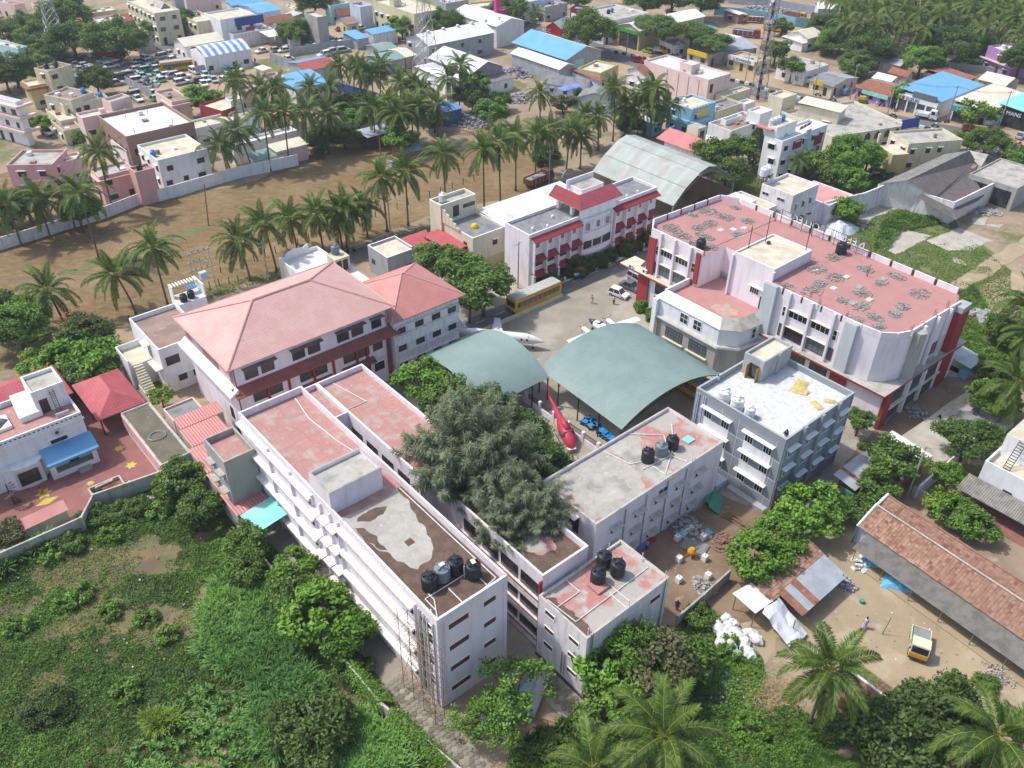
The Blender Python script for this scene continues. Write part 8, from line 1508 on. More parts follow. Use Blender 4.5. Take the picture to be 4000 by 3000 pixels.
YARD=[(960,570,'w'),(1030,550,'s'),(1260,510,'w'),(1390,490,'s'),(1500,505,'w'),(1180,530,'s'),(1180,565,'g'),(1215,585,'s'),(1290,580,'g'),(1360,585,'w'),(1450,570,'w'),(1150,600,'w'),(1240,610,'g'),(1310,620,'d'),(1360,635,'g'),(1410,650,'w'),(1490,655,'s'),(1580,665,'w'),(780,580,'s'),(850,600,'g'),(910,620,'g'),(770,610,'s'),(960,645,'s'),(1030,675,'d'),(1010,720,'s'),(620,520,'d'),(700,515,'r'),(650,560,'s'),(690,600,'s'),(1190,695,'w'),(1260,690,'s'),(1680,615,'w'),(1730,600,'g'),(1820,575,'w'),(1830,610,'g'),(1880,600,'g'),(1770,685,'w'),(1850,690,'s'),(1760,725,'w'),(1700,700,'d'),(1150,820,'s'),(1190,850,'w'),(1940,690,'w'),(1990,640,'s'),(2060,640,'w'),(740,560,'s'),(820,640,'w'),(880,660,'s')]
CM={'w': 'car_white', 's': 'car_silver', 'g': 'car_green', 'd': 'car_dark', 'r': 'car_red'}
for i,(x,y) in enumerate([(-118.5,256.3),(-117.1,258.8),(-111.0,263.8),(-107.4,266.5),(-103.0,264.8),(-112.9,261.3),(-111.4,257.3),(-109.4,255.0),(-107.1,255.7),(-104.6,255.3),(-102.2,257.1),(-111.0,253.3),(-107.6,252.3),(-104.9,251.3),(-102.7,249.7),(-100.5,248.2),(-97.8,247.7),(-94.5,246.8),(-124.0,254.9),(-120.8,252.8),(-118.0,250.7),(-123.0,251.6),(-115.3,248.0),(-111.8,244.9),(-110.7,240.2),(-132.3,261.6),(-129.8,262.3),(-129.3,257.0),(-126.1,252.5),(-105.9,243.0),(-103.9,243.7),(-92.9,252.4),(-91.8,254.2),(-89.7,257.1),(-88.2,253.2),(-86.8,254.4),(-87.7,245.0),(-85.0,244.5),(-86.8,240.8),(-89.5,243.3),(-102.7,230.5),(-100.4,227.7),(-82.1,244.7),(-82.0,250.1),(-79.7,250.2),(-126.3,257.1),(-120.1,248.3),(-117.3,246.3),(-122.9,262.1),(-105.8,270.2),(-101.0,260.5),(-108.5,261.1),(-97.9,262.0),(-110.2,247.9),(-106.0,247.8),(-100.5,253.1),(-100.1,243.5),(-93.3,242.1),(-114.7,243.1),(-138.0,257.2),(-127.7,267.0),(-102.3,240.4),(-88.7,249.1),(-86.0,260.5),(-79.9,241.8),(-97.8,232.4),(-95.6,228.5),(-83.0,254.5),(-122.7,244.0)]):
 c=CM[YARD[i % len(YARD)][2]];car(x,y,TH+R(rng.choice((0,0,-90,180))+rng.uniform(-14,14)),rng.choice(('hatch', 'sedan', 'suv', 'hatch', 'van')),c,f'{names[c]} second-hand car in the dusty dealer yard by the striped hall', 'cars in the dealer yard')
for i,(x,y) in enumerate([(-65.7,286.0),(-63.5,286.4),(-61.3,286.9),(-59.1,287.3),(-56.9,287.8),(-54.6,288.3),(-64.9,282.4),(-62.7,282.9),(-60.5,283.4),(-58.3,283.8),(-56.1,284.3),(-53.9,284.7),(-65.5,278.9),(-63.4,279.4),(-61.2,279.8),(-59.0,280.3),(-56.8,280.7),(-54.6,281.2)]):
 c=rng.choice(('car_white', 'car_white', 'car_silver', 'car_dark', 'car_white'));car(x,y,TH+R(-90+rng.uniform(-12,12)),rng.choice(('hatch', 'sedan')),c,f'{names[c]} scrap car packed in the fenced scrap yard', 'packed scrap cars')
for q,c,l in (((-79.0,274.5), 'car_white', 'white hatchback beside the fenced scrap yard'),((-74.7,276.0), 'car_silver', 'silver saloon second from the fenced scrap yard'),((-72.4,275.5), 'car_white', 'white estate car nearest the scrap yard fence'),((-71.5,278.1), 'car_silver', 'silver car behind the white estate car'),((-69.4,266.2), 'car_white', 'white car beside the blue and red roofed shed'),((-56.6,302.1), 'car_silver', 'silver car at the striped workshop'),((-52.5,303.9), 'car_white', 'white van-like car above the open garage'),((-58.9,302.0), 'car_red', 'maroon car behind the striped workshop'),((-41.7,292.0), 'car_red', 'red car outside the open garage'),((-40.1,291.3), 'car_silver', 'silver car beside the red one at the garage'),((-59.0,271.1), 'car_white', 'white car under the palms at the sheet fence'),((-57.7,273.7), 'car_silver', 'grey car under the palms at the sheet fence'),((-55.8,275.0), 'car_white', 'white car in the row behind the sheet fence'),((-53.8,276.4), 'car_silver', 'rearmost silver car behind the sheet fence')):car(*q,TH+R(rng.choice((0,180))+rng.uniform(-10,10)),rng.choice(('sedan', 'suv', 'hatch')),c,l, 'cars around the scrap yard')
for k,p in CARS.items():
 if k not in USED:
  def rm(o):
   for c in KIDS.pop(o.name,[]):rm(c)
   bpy.data.objects.remove(o)
  rm(p)
def wheelset(o,xs,y,r,w_=.28):
 for x in xs:
  for s in (-1,1):q=MB().cone((x,s*(y-w_),r),(x,s*y,r),r,r, 'tyre', 16).build('wheel', o);MB().cone((x,s*(y+.003),r),(x,s*(y+.02),r),r*.55,r*.5, 'chrome', 10).build('rim', q)
def bus(x,y,rot,label,L=10.4,m='bus_yellow', z=0., lettering=None):
 o=thing('school_bus', label, 'bus', (x,y,z),rot);h,w_=L/2,1.25
 sec=lambda xx,s=1.: [(xx,-w_*s,.45),(xx,w_*s,.45),(xx,w_*s,2.35),(xx,w_*.93*s,2.85),(xx,-w_*.93*s,2.85),(xx,-w_*s,2.35)]
 MB().loft([sec(-h,.97),sec(-h+.15),sec(h-.3),sec(h,.96)],m).build('body', o);MB().box(-h+.1,-w_*.9,2.852,h-.3,w_*.9,2.95, 'bus_roof_grey').build('roof', o)
 for s in (-1,1):
  MB().box(-h+.5,s*w_-.012*(s<0),1.42,h-.5,s*w_+.012*(s>0),2.30,mH).build('window_band', o) if False else MB().box(-h+.5,min(s*w_,s*(w_+.015)),1.42,h-.5,max(s*w_,s*(w_+.015)),2.30,mO).build('window_band', o)
  n=8
  for k in range(n):xx=-h+.7+k*(L-1.5)/n;f=MB().box(xx,min(s*(w_+.016),s*(w_+.03)),1.52,xx+(L-1.5)/n-.22,max(s*(w_+.016),s*(w_+.03)),2.2, 'glass_curtained').build('window', o)
 for sx in (-1,1):MB().box(min(sx*h*1.0,sx*(h+.02)),-1.0,1.4,max(sx*h,sx*(h+.02)),1.0,2.4,mH).build('windscreen', o);MB().box(min(sx*h,sx*(h+.1)),-1.15,.45,max(sx*h,sx*(h+.1)),1.15,.75,mO).build('bumper', o)
 for s in (-1,1):MB().box(h,s*.9-.14,.85,h+.03,s*.9+.14,1.1, 'headlight').build('headlight', o);MB().box(-h-.03,s*.9-.14,.85,-h,s*.9+.14,1.1, 'tail_red').build('tail_light', o)
 wheelset(o,(-h*.55,h*.62),1.22,.48);return o
b_=bus(*cw(85.0,92.75)[:2],TH+R(180), 'yellow school bus with a grey roof parked along the low kerb wall')
text('NEHRU ARTS & SCIENCE COLLEGE', .30, 'letter_red', (.6,1.27,1.05),(R(90),0,R(180)),b_,ext=.005)
bus(*cw(86.0,58.4)[:2],TH+R(90), 'yellow bus nose sticking out under the larger green hangar');bus(*(-98.7,254.8),TH+R(-12), 'old yellow bus in the dealer yard', 9)
def truck(x,y,rot,label,cab,bed,load=None,L=7.5,stripe=None,name='truck', hi=1.3):
 o=thing(name,label, 'truck', (x,y,0),rot);h=L/2
 c0=[(h-1.9,.6),(h-1.9,2.7),(h-.35,2.7),(h,1.6),(h+.02,.6)];b=MB();w_=1.12
 l,r_=[(p[0],-w_,p[1]) for p in c0],[(p[0],w_,p[1]) for p in c0];b.face(l,cab).face(r_[::-1],cab)
 for k in range(5):b.face([l[k],l[(k+1) % 5],r_[(k+1) % 5],r_[k]],cab)
 b.build('cab', o);MB().face([(h-.33,-1.0,2.62),(h-.33,1.0,2.62),(h+.02,1.0,1.66),(h+.02,-1.0,1.66)],mH).build('windscreen', o)
 for s in (-1,1):MB().face([(h-1.6,s*1.13,1.7),(h-.6,s*1.13,1.7),(h-.8,s*1.13,2.5),(h-1.6,s*1.13,2.5)],mH).build('side_window', o);MB().box(h,s*.85-.13,.85,h+.05,s*.85+.13,1.1, 'headlight').build('headlight', o);MB().box(h-.4,s*1.2-.08,1.7,h-.3,s*1.2+.08,2.1,mO).build('mirror', o)
 MB().box(h,-1.1,.5,h+.12,1.1,.8,mO).build('bumper', o);MB().box(h+.005,-1.12,.8,h+.06,1.12,1.5, 'cab_yellow' if cab == 'truck_cream' else cab).build('grille', o);MB().box(-h,-.45,.55,h-1.9,.45,.85,mO).build('chassis', o)
 z0,z1=.95,.95+hi
 for nm,q in (('bed_floor', (-h,-1.15,z0,h-2.05,1.15,z0+.1)),('bed_side', (-h,-1.2,z0,h-2.05,-1.12,z1)),('bed_side', (-h,1.12,z0,h-2.05,1.2,z1)),('headboard', (h-2.13,-1.11,z0,h-2.05,1.11,z1+.2)),('tailgate', (-h,-1.11,z0,-h+.08,1.11,z1-.1))):MB().box(*q,bed).build(nm,o)
 for s in (-1,1):
  for k in range(5):MB().box(-h+.2+k*(L-2.6)/4,min(s*1.2,s*1.25),z0,-h+.3+k*(L-2.6)/4,max(s*1.2,s*1.25),z1,stripe or bed).build('bed_rib', o)
 if load:MB().box(-h+.1,-1.1,z0+.1,h-2.15,1.1,z1-.25,load).build('load', o)
 wheelset(o,(-h*.62,h*.62),1.15,.46);return o
def tipper_label():pass
truck(*(42.9,56.6),R(-116), 'yellow and cream tipper truck parked on the sandy yard', 'truck_cream', 'truck_cream', mG,4.8,None, 'tipper_truck', .6).scale=(.8,.8,.8)
truck(*(-122.2,265.5),TH+R(-52), 'old red dump truck under the spreading tree', 'truck_red', 'truck_red', 'asbestos_plain', 8.5,hi=1.6)
truck(*(5.2,176.2),TH+R(6), 'brown lorry with a yellow bed parked by the arched gate', 'truck_brown', 'truck_brown', 'rubbish', 7.5, 'sign_yellow');truck(*(83.1,320.8),RD+R(200), 'maroon lorry with a yellow cab in the truck yard', 'cab_yellow', 'truck_brown', mE,8,mA);truck(*(76.7,301.1),RD+R(10), 'long maroon lorry loaded with pale blue sacks', 'car_red', 'truck_brown', 'tarp_blue', 9,mA)
truck(*(83.9,248.9),RD, 'pale grey tipper with a red cab on the road shoulder', 'car_red', mQ,mG,8);truck(*(106.5,221.7),RD, 'white pickup truck with a yellow bonnet on the road', 'car_white', 'car_white', None,5.6,hi=.8);truck(*(45.3,279.4),RD, 'white pickup with a yellow front by the umbrella trees', 'cab_yellow', 'car_white', None,5.4,hi=.7);truck(*(115.9,211.0),RD+R(4), 'orange and red lorry loaded with sand by the road', 'truck_red', 'truck_red', 'dirt_road', 8.5, 'sign_yellow');truck(*(32.5,297.3),RD+R(80), 'white pickup parked before the showroom', 'car_white', 'car_white', None,5.2,hi=.8)
truck(*(99.4,325.8),RD, 'row-end yellow lorry behind the blue wall', 'cab_yellow', 'rusty_sheet', None,7.5);truck(*(108.6,324.7),RD+R(6), 'yellow cab lorry near the grove behind the blue wall', 'cab_yellow', 'rusty_sheet', None,7.5);truck(*(91.9,352.3),RD, 'orange container lorry at the top edge yard', 'truck_red', 'truck_red', 'truck_red', 9,hi=2.2);bus(*(88.4,309.2),RD, 'yellow bus glimpsed behind the mast', 8)
def auto(x,y,rot,label,m='auto_green'):
 o=thing('auto_rickshaw', label, 'rickshaw', (x,y,0),rot, 'auto rickshaws');MB().loft([[(-1.2,-.6,.35),(-1.2,.6,.35),(-1.2,.6,1.0),(-1.2,-.6,1.0)],[(.5,-.6,.35),(.5,.6,.35),(.5,.6,1.0),(.5,-.6,1.0)],[(1.3,-.25,.4),(1.3,.25,.4),(1.3,.2,.9),(1.3,-.2,.9)]],m).build('body', o);MB().loft([[(-1.25,-.62,1.01),(-1.25,.62,1.01),(-1.2,.55,1.75),(-1.2,-.55,1.75)],[(.4,-.62,1.01),(.4,.62,1.01),(.4,.55,1.8),(.4,-.55,1.8)],[(.9,-.5,1.01),(.9,.5,1.01),(.55,.5,1.72),(.55,-.5,1.72)]],m if m != 'auto_green' else 'cab_yellow').build('canopy', o)
 for q in ((1.15,0),(-.8,-.55),(-.8,.55)):MB().cone((q[0],q[1]-.05,.22),(q[0],q[1]+.05,.22),.22,.22, 'tyre', 12).build('wheel', o)
auto(*(94.3,234.1),RD, 'green and yellow auto rickshaw by the faded shops');auto(*(91.4,240.9),RD+R(80), 'blue goods rickshaw on the dusty shoulder', 'mid_blue_sheet');auto(*(34.5,288.2),RD, 'black and yellow auto rickshaw before the showroom', 'sign_black');auto(*(15.5,303.0),RD, 'dark auto rickshaw left of the parked white car', 'sign_black')
def bike_proto():
 o=thing('motorbike', 'x', 'motorbike', group='motorbikes');b=MB().tube([(-.6,0,.3),(-.3,0,.62),(.35,0,.68),(.62,0,.3)],.06,mP,6).tube([(.35,0,.68),(.42,0,.98)],.04,mP,5).tube([(.42,-.32,.98),(.42,.32,.98)],.03,mP,5);b.build('frame', o)
 MB().loft([[(-.72,-.13,.72),(-.72,.13,.72),(-.72,.1,.8),(-.72,-.1,.8)],[(-.05,-.15,.7),(-.05,.15,.7),(-.05,.12,.8),(-.05,-.12,.8)]],mM).build('seat', o);MB().lathe([(.08,-.2),(.17,-.1),(.17,.1),(.06,.2)], 'car_red', 8).build('tank', o);k=KIDS[o.name][-1];k.location=(.16,0,.76);k.rotation_euler=(0,R(90),0);MB().box(-.22,-.14,.25,.2,.14,.52,mT).build('engine', o)
 for x in (-.62,.64):MB().cone((x,-.05,.3),(x,.05,.3),.3,.3, 'tyre', 14).build('wheel', o)
 return o
BIKE=bike_proto();bk=[0]
def bike(x,y,rot,label):
 bk[0]+=1
 if bk[0]==1:BIKE.location=(x,y,0);BIKE.rotation_euler=(0,0,rot);BIKE['label']=label;return BIKE
 return copy_tree(BIKE,None,label,(x,y,0),rot,swap={'car_red': rng.choice(('car_red', 'car_dark', 'car_dark', 'car_grey', 'car_white'))})
for i,(x,y) in enumerate([(104.2,233.0),(104.2,230.8),(105.6,232.1),(105.6,229.9),(106.9,231.2),(106.9,229.0),(108.3,230.3),(108.3,228.2),(109.6,229.4),(109.6,227.3),(110.9,228.5),(110.9,226.4),(100.8,231.4),(100.9,229.5),(101.0,227.7),(103.1,231.5)]):bike(x,y,RD+R(75+rng.uniform(-12,12)), 'motorbike in the row parked before the bright blue showroom')
for i,(x,y) in enumerate([(114.2,215.8),(114.7,215.1),(115.2,214.4),(115.6,213.7),(116.1,213.0),(116.6,212.3),(117.0,211.7),(117.5,211.0),(117.9,210.3)]):bike(x,y,RD+R(70+rng.uniform(-8,8)), 'motorbike in the tidy row beside the orange lorry')
for q,l in (((-30.4,143.4), 'white scooter parked in the lane behind the white flat house'),((78.5,180.1), 'motorbike nearest the dark car in the weeds'),((98.5,231.4), 'motorbike parked alone on the dusty shoulder'),((111.1,219.2), 'motorbike stopped at the road edge'),((26.3,312.8), 'motorbike far up the main road')):bike(*q,RD+R(rng.uniform(0,90)),l)
# ---------------------------------------------------------------- people
def person_mesh(pose,seed=0):
 """one continuous skin from a skeleton:(x forward,y left,z up)"""
 hip,sh,ne,hd=Vector((0,0,.92)),Vector((.02,0,1.40)),Vector((.03,0,1.50)),Vector((.05,0,1.66));J={}
 legs={'stand': ((.02,.46,0),(.0,.04,.0)), 'walk': ((.14,.48,.22),(-.06,.46,-.30))}.get(pose)
 V,E,Rr=[],[],[]
 def add(p,r,par):
  V.append(tuple(p));Rr.append(r);i=len(V)-1
  if par is not None:E.append((par,i))
  return i
 if pose in ('stand', 'walk', 'bend'):
  lean=.35 if pose == 'bend' else 0
  h=add(hip,.135,None);ch=add((.03+lean*.5,0,1.18-lean*.2),.13,h);s=add((.03+lean,0,1.38-lean*.5),.125,ch);n_=add((.05+lean*1.15,0,1.50-lean*.6),.055,s);hdv=add((.07+lean*1.4,0,1.63-lean*.75),.10,n_);add((.07+lean*1.45,0,1.74-lean*.8),.075,hdv)
  for sd in (1,-1):
   st=(.22*sd if pose == 'walk' else .03*sd);a=add((0,.10*sd,.86),.095,h);k=add((st*.55+.04,.10*sd,.48),.068,a);an=add((st-.02,.10*sd,.09),.045,k);add((st+.14,.11*sd,.045),.04,an)
   a=add((.03+lean*.95,.19*sd,1.36-lean*.5),.062,s);el=add((-.04-.1*st/.22+lean*1.1,.25*sd,1.10-lean*.6),.046,a);wr=add((.10-.15*st/.22+lean*1.3,.24*sd,.86-lean*.4),.034,el);hb=add((.13-.17*st/.22+lean*1.35,.235*sd,.77-lean*.4),.034,wr)
 else:
  h=add((-.12,0,.28),.14,None);ch=add((-.02,0,.52),.13,h);s=add((.06,0,.74),.12,ch);n_=add((.10,0,.85),.055,s);hdv=add((.14,0,.97),.10,n_);add((.15,0,1.07),.075,hdv)
  for sd in (1,-1):
   a=add((-.06,.11*sd,.28),.095,h);k=add((.30,.15*sd,.47),.07,a);an=add((.14,.13*sd,.09),.045,k);add((.28,.14*sd,.045),.04,an);a=add((.07,.19*sd,.72),.06,s);el=add((.22,.24*sd,.50),.045,a);wr=add((.40,.16*sd,.42),.033,el);add((.48,.14*sd,.40),.03,wr)
 me=bpy.data.meshes.new('body');me.from_pydata(V,E,[]);ob=bpy.data.objects.new('body', me);COL.objects.link(ob);md=ob.modifiers.new('s', 'SKIN'); 
 for i,r in enumerate(Rr):me.skin_vertices[0].data[i].radius=(r,r*(.85 if r>.11 else 1))
 me.skin_vertices[0].data[0].use_root=True;md.use_smooth_shade=True;ob.modifiers.new('u', 'SUBSURF').levels=1
 dg=bpy.context.evaluated_depsgraph_get();out=bpy.data.meshes.new_from_object(ob.evaluated_get(dg));bpy.data.objects.remove(ob);out.materials.clear();return out
PM={}
def person(x,y,rot,pose,top,low,label,z=0., umbrella=False,saree=False):
 k=pose
 if k not in PM:
  PM[k]=person_mesh('stand' if pose == 'saree' else pose)
 me0=PM[k];key=(k,top,low)
 if key not in PM:
  body=me0.copy();body.materials.append(MATS['skin']);cl={}
  co=np.empty(len(body.vertices)*3);body.vertices.foreach_get('co', co);co=co.reshape(-1,3)
  sit=pose == 'crouch';neck,waist,ank,= (.84,.40,.12) if sit else (1.47,.94,.13)
  bm=bmesh.new();bm.from_mesh(me0)
  def garment(f,off,m,nm):
   b2=bmesh.new();b2.from_mesh(me0);b2.normal_update()
   dl=[q for q in b2.faces if not f(q.calc_center_median())];bmesh.ops.delete(b2,geom=dl,context='FACES');b2.normal_update()
   for v in b2.verts:v.co+=v.normal*off
   m2=bpy.data.meshes.new(nm);b2.to_mesh(m2);b2.free();m2.materials.append(MATS[m]);m2.polygons.foreach_set('use_smooth', [True]*len(m2.polygons));return m2
  arm=lambda c:abs(c.y)>.17 and c.z>.7
  top_m=garment(lambda c:c.z<neck and (c.z>waist-.02) and not (arm(c) and c.z<(.6 if sit else 1.12)),.022,top, 'shirt')
  low_m=garment(lambda c:c.z<=waist+.03 and c.z>ank and not ((abs(c.y)>.19) and c.z>.55),.016 if not saree else .05,low, 'trousers' if not saree else 'saree_skirt')
  hz=1.66 if not sit else .99
  hair=garment(lambda c:c.z>hz and abs(c.y)<.16 or (c.z>hz-.1 and abs(c.y)<.14 and c.x<(.06 if not sit else .12) and c.z>hz-.08),.012, 'hair', 'hair')
  PM[key]=(body,top_m,low_m,hair)
 o=thing('person', label, 'person', (x,y,z),rot)
 for nm,m in zip(('body', 'shirt', 'trousers', 'hair'),PM[key]):link(nm,m,o)
 if saree:MB().lathe([(.30,.05),(.24,.5),(.19,.92),(.21,1.1),(.20,1.38),(.09,1.46)],top,12).build('saree', o,True)
 if umbrella:u=thing('umbrella', 'open crimson umbrella held by a student on the campus road', 'umbrella', (x+.15,y,z),rot);MB().lathe([(.55,1.78),(.42,1.95),(.2,2.05),(.02,2.1)], 'cl_red', 10).build('canopy', u);MB().tube([(0,0,1.1),(0,0,2.1)],.012,mP).build('handle', u)
 return o
for q,a,p,t,l_,lb,z in (((13.4,126.0),200, 'walk', 'cl_tan', 'cl_tan', 'person in beige walking across the middle of the campus yard', 0),((17.1,125.8),120, 'stand', 'cl_white', 'cl_black', 'person in white shirt and black trousers beside the white hatchback', 0),((19.4,140.1),30, 'walk', 'cl_white', 'cl_black', 'person with a dark bag walking alone up the campus road', 0),((10.6,135.6),40, 'stand', 'cl_blue', 'cl_black', 'leftmost student standing by the kerb of the campus road', 0),((11.0,133.9),60, 'walk', 'cl_white', 'cl_navy', 'student in white nearest the camera on the campus road', 0),((11.4,134.1),50, 'stand', 'cl_blue', 'cl_navy', 'student in pale blue beside the one in white', 0),((11.8,135.1),70, 'stand', 'cl_blue', 'cl_navy', 'student in blue at the right under the umbrella group', 0),((21.9,137.3),0, 'stand', 'cl_white', 'cl_teal', 'person in teal and white by the college entrance', 0),
 ((38.1,59.1),60, 'saree', 'cl_lilac', 'cl_lilac', 'person in a lilac saree walking on the sandy yard', 0),((18.3,61.1),250, 'stand', 'cl_navy', 'cl_navy', 'person in dark blue standing in the debris yard', 0),((18.7,60.3),20, 'crouch', 'cl_tan', 'cl_tan', 'person in beige crouching by the debris yard wall', 0),((19.7,61.2),200, 'crouch', 'cl_red', 'cl_blue', 'person in red and blue squatting beside the broken bricks', 0),((32.5,78.3),200, 'crouch', 'cl_black', 'cl_black', 'person in dark clothes sitting on the front corner of the grey block roof', 10.66),((33.3,77.1),130, 'stand', 'cl_white', 'cl_red', 'person with white top and red skirt at the foot of the grey block', 0),((-58.5,77.8),120, 'crouch', 'cl_orange', 'cl_orange', 'person in orange crouching on a yellow floor drawing', 0),((16.0,69.9),30, 'stand', 'cl_lilac', 'cl_navy', 'person in purple behind the colourful sheets', 0),((92.6,236.0),0, 'stand', 'cl_red', 'cl_red', 'person in a red saree crossing before the faded shops', 0),((96.9,231.3),0, 'walk', 'cl_white', 'cl_blue', 'person crossing the road shoulder near the motorbikes', 0),((10.3,216.0),0, 'walk', 'cl_white', 'cl_blue', 'person walking on the path beyond the field', 0)):
 person(*q,R(a),p,t,l_,lb,z,umbrella='right under' in lb,saree=p == 'saree')
qx,qy=(26.4,89.0);person(*(26.4,89.0),R(150), 'crouch', 'cl_white', 'cl_tan', 'person in white crouching at the back edge of the grey block roof', 10.66)
for q,l in (((83.6,239.5), 'rider in white on the road shoulder'),((98.7,223.1), 'rider on the near lane of the main road'),((106.7,215.6), 'rider behind the white pickup'),((86.6,235.7), 'rider beside the faded shops'),((122.0,203.0), 'rider in red at the right edge'),((12.0,302.1), 'rider far up the road on the left'),((13.6,299.2), 'second rider far up the road')):
 bike(*q,RD, 'motorbike under the ' + l);person(q[0],q[1],RD, 'crouch', 'cl_red' if 'red' in l else 'cl_white', 'cl_black', 'person riding a motorbike, ' + l,.52)
# ---------------------------------------------------------------- aircraft
def circle(x,ry,rz,cz,n=14):return [(x,ry*math.cos(2*math.pi*k/n),cz+rz*math.sin(2*math.pi*k/n)) for k in range(n)]
o=campus('business_jet', 'parked white business jet with its nose under the edge of the smaller hangar', 74.4,84.1,None, 'aircraft', R(-50))
o.scale=(.85,.85,.85)
o.location.z=0
fl=MB().loft([circle(9.2,.05,.05,1.75),circle(8.6,.30,.28,1.8),circle(7.6,.62,.60,1.9),circle(6.4,.88,.90,2.05),circle(5,.95,.98,2.1),circle(-3,.95,.98,2.1),circle(-6.5,.5,.55,2.4),circle(-8.2,.12,.15,2.7)], 'car_white');fl.build('fuselage', o,True).location=(-4.6,0,0)
MB().face([(2.2,-.62,2.45),(2.2,.62,2.45),(1.5,.6,2.92),(1.5,-.6,2.92)],mH).build('windscreen', o)
for s in (-1,1):
 for x in (1.2,.2):MB().box(x,s*.93-.03,2.15,x+.4,s*.93+.03,2.55,mH).build('window', o)
 MB().loft([[(-3.2,s*.8,1.5),(-5.6,s*.8,1.5),(-5.6,s*.8,1.62),(-3.2,s*.8,1.62)],[(-4.9,s*6.6,1.7),(-6,s*6.6,1.7),(-6,s*6.6,1.76),(-4.9,s*6.6,1.76)]], 'car_white').build('wing', o);MB().loft([[(-11.2,s*.1,4.2),(-12.6,s*.1,4.2),(-12.6,s*.1,4.3),(-11.2,s*.1,4.3)],[(-11.9,s*2.6,4.3),(-12.8,s*2.6,4.3),(-12.8,s*2.6,4.36),(-11.9,s*2.6,4.36)]], 'car_white').build('tailplane', o)
MB().loft([[(-9.6,-.08,2.6),(-12.2,-.08,2.6),(-12.2,.08,2.6),(-9.6,.08,2.6)],[(-11.3,-.05,4.8),(-13,-.05,4.8),(-13,.05,4.8),(-11.3,.05,4.8)]], 'car_white').build('fin', o)
for x,y in ((2.4,0),(-4.4,1.4),(-4.4,-1.4)):g_=MB().tube([(x,y,.2),(x,y,1.5)],.07,mT,6).build('landing_gear', o);MB().cone((x,y-.1,.2),(x,y+.1,.2),.2,.2, 'tyre', 12).build('tyre', g_)
o=campus('twin_propeller_plane', 'white twin propeller plane with a dark blue nose behind the larger hangar', 86.3,77.5,None, 'aircraft', R(81))
o.scale=(1.15,1.15,1.15)
MB().loft([circle(3.6,.08,.08,1.3),circle(3.0,.34,.32,1.35),circle(2.0,.52,.5,1.45)], 'plane_blue').build('nose', o,True);MB().loft([circle(2.0,.525,.505,1.45),circle(.4,.62,.7,1.6),circle(-1.6,.62,.72,1.6),circle(-5.4,.15,.2,1.8)], 'car_white').build('fuselage', o,True);MB().face([(1.5,-.4,1.95),(1.5,.4,1.95),(.6,.45,2.32),(.6,-.45,2.32)],mH).build('windscreen', o)
for s in (-1,1):
 MB().loft([[(1.0,s*.5,1.15),(-.9,s*.5,1.15),(-.9,s*.5,1.3),(1.0,s*.5,1.3)],[(.4,s*6.0,1.45),(-.6,s*6.0,1.45),(-.6,s*6.0,1.52),(.4,s*6.0,1.52)]], 'car_white').build('wing', o);e=MB().loft([circle(2.2,.12,.12,1.35),circle(1.8,.34,.34,1.35),circle(-.4,.36,.3,1.35)], 'car_white').build('engine', o,True);e.location=(0,s*2.1,0)
 p=MB()
 for k in range(3):a=k*2.094+.5;p.loft([[(2.22,.05*math.cos(a+1.57),.05*math.sin(a+1.57)),(2.22,-.05*math.cos(a+1.57),-.05*math.sin(a+1.57)),(2.27,0,0)],[(2.2,.95*math.cos(a)+.05,.95*math.sin(a)),(2.2,.95*math.cos(a)-.05,.95*math.sin(a)),(2.26,.95*math.cos(a),.95*math.sin(a))]],mO)
 q=p.build('propeller', o);q.location=(0,s*2.1,1.35)
 MB().loft([[(-4.6,s*.1,1.9),(-5.5,s*.1,1.9),(-5.5,s*.1,1.96),(-4.6,s*.1,1.96)],[(-4.9,s*1.9,1.95),(-5.5,s*1.9,1.95),(-5.5,s*1.9,2),(-4.9,s*1.9,2)]], 'car_white').build('tailplane', o)
MB().loft([[(-4.2,-.06,1.9),(-5.5,-.06,1.9),(-5.5,.06,1.9),(-4.2,.06,1.9)],[(-5.0,-.03,3.1),(-5.6,-.03,3.1),(-5.6,.03,3.1),(-5.0,.03,3.1)]], 'car_white').build('fin', o)
for x,y in ((2.6,0),(-.2,1.9),(-.2,-1.9)):g_=MB().tube([(x,y,.2),(x,y,1.1)],.05,mT,6).build('landing_gear', o);MB().cone((x,y-.08,.2),(x,y+.08,.2),.2,.2, 'tyre', 12).build('tyre', g_)
hx0,hy0=(7.9,87.9);hx1,hy1=(5.9,94.7);o=thing('helicopter', 'faded red rotorless helicopter with its nose towards the rough screed roof', 'helicopter', (hx0,hy0,0),math.atan2(hy0-hy1,hx0-hx1))
MB().loft([circle(.9,.12,.1,.75),circle(.5,.55,.45,.95),circle(-.5,.85,.85,1.25),circle(-1.8,.95,1.0,1.4),circle(-3.2,.85,.95,1.45),circle(-4.6,.45,.5,1.75),circle(-8.6,.18,.22,2.1),circle(-9.4,.1,.15,2.2)], 'heli_red').build('hull', o,True)
MB().loft([[(-.05,-.62,1.42),(-.05,.62,1.42),(-.25,.6,1.5),(-.25,-.6,1.5)],[(-.62,-.8,1.62),(-.62,.8,1.62),(-1.0,.66,2.22),(-1.0,-.66,2.22)]],mH).build('windscreen', o)
